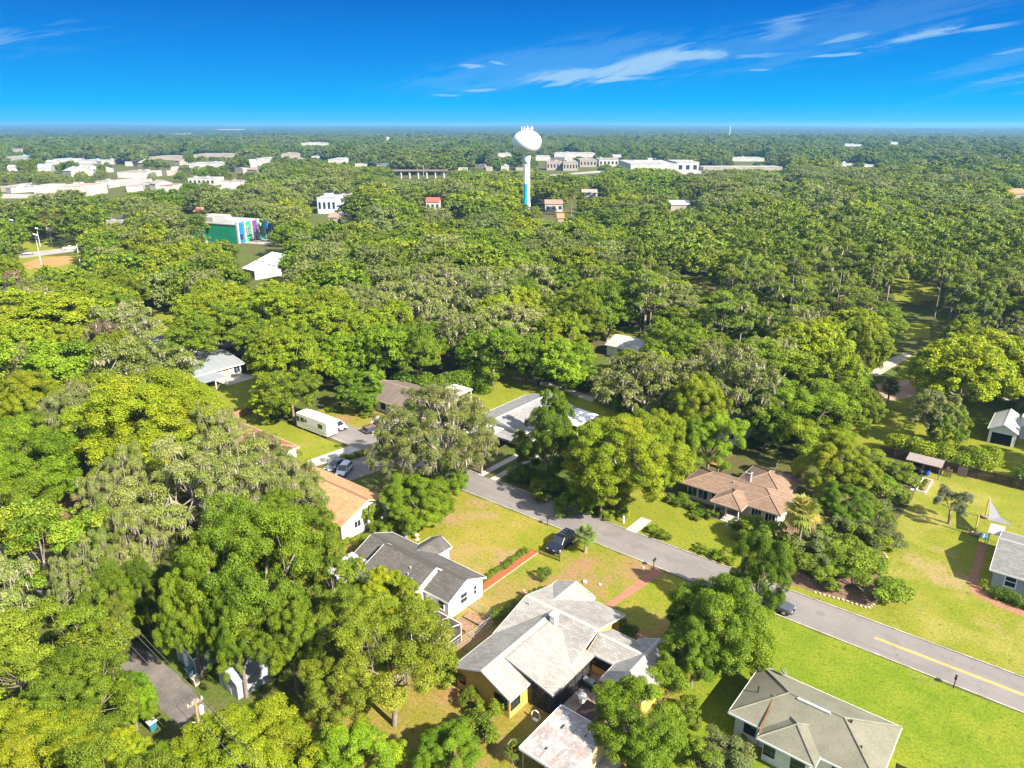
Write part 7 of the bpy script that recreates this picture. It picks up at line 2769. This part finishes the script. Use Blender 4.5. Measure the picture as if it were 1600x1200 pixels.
def sky_and_light(expo):
    w = bpy.data.worlds.new('World')
    S.world = w
    w.use_nodes = True
    nt = w.node_tree
    nt.nodes.clear()
    out = N(nt, 'ShaderNodeOutputWorld')
    bg = N(nt, 'ShaderNodeBackground', inp={'Strength': .1})
    sk = N(nt, 'ShaderNodeTexSky', sky_type='NISHITA', sun_disc=False)
    sk.sun_elevation = SUN_EL
    sk.sun_rotation = math.pi / 2 - SUN_AZ
    sk.air_density = 1.0
    sk.dust_density = .3
    sk.ozone_density = 3.0
    tc = N(nt, 'ShaderNodeTexCoord')
    v = tc.outputs['Generated']
    sp = N(nt, 'ShaderNodeSeparateXYZ')
    lk(nt, v, sp.inputs[0])
    k = 10.0 / (2 ** expo)
    # deep blue by height near the horizon; unseen upper sky brightened to fill shadows
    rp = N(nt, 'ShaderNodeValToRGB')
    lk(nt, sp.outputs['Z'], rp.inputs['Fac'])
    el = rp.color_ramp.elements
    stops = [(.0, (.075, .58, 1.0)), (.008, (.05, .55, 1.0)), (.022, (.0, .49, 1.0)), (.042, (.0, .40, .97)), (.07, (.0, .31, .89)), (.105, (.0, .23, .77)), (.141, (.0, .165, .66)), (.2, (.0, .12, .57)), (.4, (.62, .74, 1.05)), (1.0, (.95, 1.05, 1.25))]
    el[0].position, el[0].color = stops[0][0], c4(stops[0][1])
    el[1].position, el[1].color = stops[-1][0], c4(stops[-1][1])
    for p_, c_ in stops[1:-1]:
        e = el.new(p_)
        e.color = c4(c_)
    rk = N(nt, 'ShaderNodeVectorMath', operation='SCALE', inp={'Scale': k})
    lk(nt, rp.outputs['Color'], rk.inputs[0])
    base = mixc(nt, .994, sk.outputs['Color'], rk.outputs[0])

    # wispy high cloud: streaks laid by bearing (right of view axis) and height
    def mth(op, a, b=None, c=None):
        m = N(nt, 'ShaderNodeMath', operation=op)
        for i, x in enumerate((a, b, c)):
            if x is None:
                continue
            if isinstance(x, (int, float)):
                m.inputs[i].default_value = x
            else:
                lk(nt, x, m.inputs[i])
        return m.outputs[0]
    fwd = mth('ADD', mth('MULTIPLY', sp.outputs['X'], RA[1]), mth('MULTIPLY', sp.outputs['Y'], RB[1]))
    rgt = mth('ADD', mth('MULTIPLY', sp.outputs['X'], RA[0]), mth('MULTIPLY', sp.outputs['Y'], RB[0]))
    bear = mth('ARCTAN2', rgt, fwd)
    hgt = mth('ARCSINE', sp.outputs['Z'])

    def bh(px, py):
        u, vv = (px - 800) / F, (600 - py) / F
        y, z = CP + SP * vv, -SP + CP * vv
        return math.atan2(u, y), math.atan2(z, math.hypot(u, y))
    cx = N(nt, 'ShaderNodeCombineXYZ')
    lk(nt, bear, cx.inputs[0])
    lk(nt, hgt, cx.inputs[1])

    def fibre(ang, sx, sy, scale, lo, hi, seed):
        mp = N(nt, 'ShaderNodeMapping')
        mp.inputs['Rotation'].default_value = (0, 0, -ang)
        mp.inputs['Location'].default_value = (seed, seed * .7, 0)
        m2 = N(nt, 'ShaderNodeMapping')
        m2.inputs['Scale'].default_value = (sx, sy, 1)
        lk(nt, cx.outputs[0], mp.inputs['Vector'])
        lk(nt, mp.outputs[0], m2.inputs['Vector'])
        n = N(nt, 'ShaderNodeTexNoise', inp={'Scale': scale, 'Detail': 9, 'Roughness': .68, 'Distortion': .35})
        lk(nt, m2.outputs[0], n.inputs['Vector'])
        r = N(nt, 'ShaderNodeMapRange', interpolation_type='SMOOTHSTEP', inp={'From Min': lo, 'From Max': hi})
        lk(nt, n.outputs['Fac'], r.inputs['Value'])
        return r.outputs['Result']

    def patch(px, py, wx, wy, ang_deg, fib, amt, bend=0.0):
        b0, h0 = bh(px, py)
        dx = mth('SUBTRACT', bear, b0)
        dy = mth('SUBTRACT', hgt, h0)
        ca, sa = math.cos(math.radians(ang_deg)), math.sin(math.radians(ang_deg))
        u = mth('DIVIDE', mth('ADD', mth('MULTIPLY', dx, ca), mth('MULTIPLY', dy, sa)), wx / F)
        vv = mth('DIVIDE', mth('SUBTRACT', mth('MULTIPLY', dy, ca), mth('MULTIPLY', dx, sa)), wy / F)
        if bend:
            vv = mth('SUBTRACT', vv, mth('MULTIPLY', mth('MULTIPLY', u, u), bend))
        d = mth('ADD', mth('MULTIPLY', u, u), mth('MULTIPLY', vv, vv))
        g = mth('POWER', 2.718, mth('MULTIPLY', d, -1.2))
        # ragged edge: the soft patch is eaten by the fibres
        r = N(nt, 'ShaderNodeMapRange', interpolation_type='SMOOTHSTEP', inp={'From Min': .36, 'From Max': .95})
        lk(nt, mth('ADD', mth('MULTIPLY', fib, .55), mth('MULTIPLY', g, .75)), r.inputs['Value'])
        return mth('MULTIPLY', mth('MULTIPLY', r.outputs['Result'], mth('MINIMUM', mth('MULTIPLY', g, 2.5), 1.0)), amt)
    f1 = fibre(math.radians(13), 6, 34, 2.6, .27, .66, 1.7)
    f2 = fibre(math.radians(9), 4, 34, 3.0, .36, .68, 4.2)
    f3 = fibre(math.radians(3), 7, 60, 2.6, .4, .7, 7.9)
    parts = [patch(1000, 103, 72, 13, 15, f1, .9), patch(905, 117, 80, 9.5, 4, f1, .85), patch(1075, 86, 42, 7, 1, f1, .8), patch(965, 124, 52, 3.6, 3, f1, .85), patch(872, 131, 32, 3.2, 9, f1, .7), patch(738, 103, 30, 4, -4, f3, .95), patch(776, 98, 20, 3, -9, f3, .95),
             patch(757, 141, 28, 2.5, 2, f3, .75), patch(695, 149, 26, 2.5, 0, f3, .65),
             patch(1425, 59, 58, 6, 9, f2, .75), patch(1535, 43, 40, 3.6, 7, f2, .6), patch(1318, 60, 30, 4, 10, f2, .5), patch(1222, 42, 34, 13, 12, f2, .38), patch(1310, 86, 32, 2.5, 2, f3, .7), patch(1190, 86, 50, 3.5, 3, f3, .5), patch(1115, 85, 20, 6, 2, f2, .6),
             patch(1580, 80, 30, 3, 9, f3, .6), patch(1185, 109, 14, 1.8, 1, f3, .6),
             patch(1330, 40, 260, 36, 12, f2, .13), patch(860, 100, 200, 28, 8, f1, .16), patch(1560, 95, 110, 12, 14, f2, .14), patch(1980, 60, 260, 22, 9, f2, .5), patch(-320, 90, 260, 22, 9, f2, .4)]
    tot = parts[0]
    for q in parts[1:]:
        tot = mth('SUBTRACT', mth('ADD', tot, q), mth('MULTIPLY', tot, q))
    cl = N(nt, 'ShaderNodeRGB')
    cl.outputs[0].default_value = (.36 * k, .64 * k, .94 * k, 1)
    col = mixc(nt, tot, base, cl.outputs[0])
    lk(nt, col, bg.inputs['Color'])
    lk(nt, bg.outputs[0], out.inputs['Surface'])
    sun = bpy.data.lights.new('sun', 'SUN')
    sun.energy = 4.6
    sun.angle = math.radians(.5)
    sun.color = (1.0, .93, .80)
    so = bpy.data.objects.new('sun', sun)
    d = Vector((math.cos(SUN_EL) * math.cos(SUN_AZ), math.cos(SUN_EL) * math.sin(SUN_AZ), math.sin(SUN_EL)))
    so.rotation_euler = d.to_track_quat('Z', 'Y').to_euler()
    so.location = (60, 0, 120)
    COL.objects.link(so)


def haze(density):
    m, nt, out = new_mat('clear_day_air')
    p = N(nt, 'ShaderNodeVolumePrincipled', inp={'Density': density, 'Anisotropy': .2})
    p.inputs['Color'].default_value = (.22, .58, 1.0, 1)
    lk(nt, p.outputs[0], out.inputs['Volume'])
    b = MB()
    b.box(-13050, 13050, -13050, 13050, -1, 64)
    o = b.build('haze', m)
    o['kind'] = 'stuff'


def camera():
    c = bpy.data.cameras.new('camera')
    c.sensor_width = 36
    c.lens = 36 * F / 1600
    c.clip_start = 1
    c.clip_end = 60000
    o = bpy.data.objects.new('camera', c)
    o.location = (0, 0, CH)
    yaw = math.atan2(-RA[1], RB[1])
    o.rotation_euler = (math.pi / 2 - PITCH, 0, yaw)
    COL.objects.link(o)
    S.camera = o


EXPO = 1.7
camera()
sky_and_light(EXPO)
make_ground()
house_yellow()
house_white()
house_tan()
house_brown_hip()
house_grey_right()
house_green_hip()
deck()
carport_flat()
house_rear_brown()
house_grey_gable()
house_pale_left()
back_houses()
wood_carport()
fence_back()
vehicles()
yard_things()
utility_poles()
far_buildings()
street()
hand_trees()
rest, placed = fill_trees(300)
print('individual trees', len(TREES), 'rest', len(rest))
plant_all()
small_plants()
far_woods(rest, placed)
horizon_woods()
HAZE = 1.15e-4
if HAZE:
    haze(HAZE)

S.view_settings.view_transform = 'Standard'
S.view_settings.look = 'None'
S.view_settings.exposure = EXPO
S.view_settings.gamma = 1
S.render.engine = 'CYCLES'
S.cycles.use_denoising = True
S.cycles.denoiser = 'OPENIMAGEDENOISE'
S.cycles.denoising_input_passes = 'RGB_ALBEDO_NORMAL'
S.cycles.sample_clamp_indirect = 4
S.cycles.max_bounces = 6
S.cycles.diffuse_bounces = 3
S.cycles.transparent_max_bounces = 12
S.cycles.volume_bounces = 0
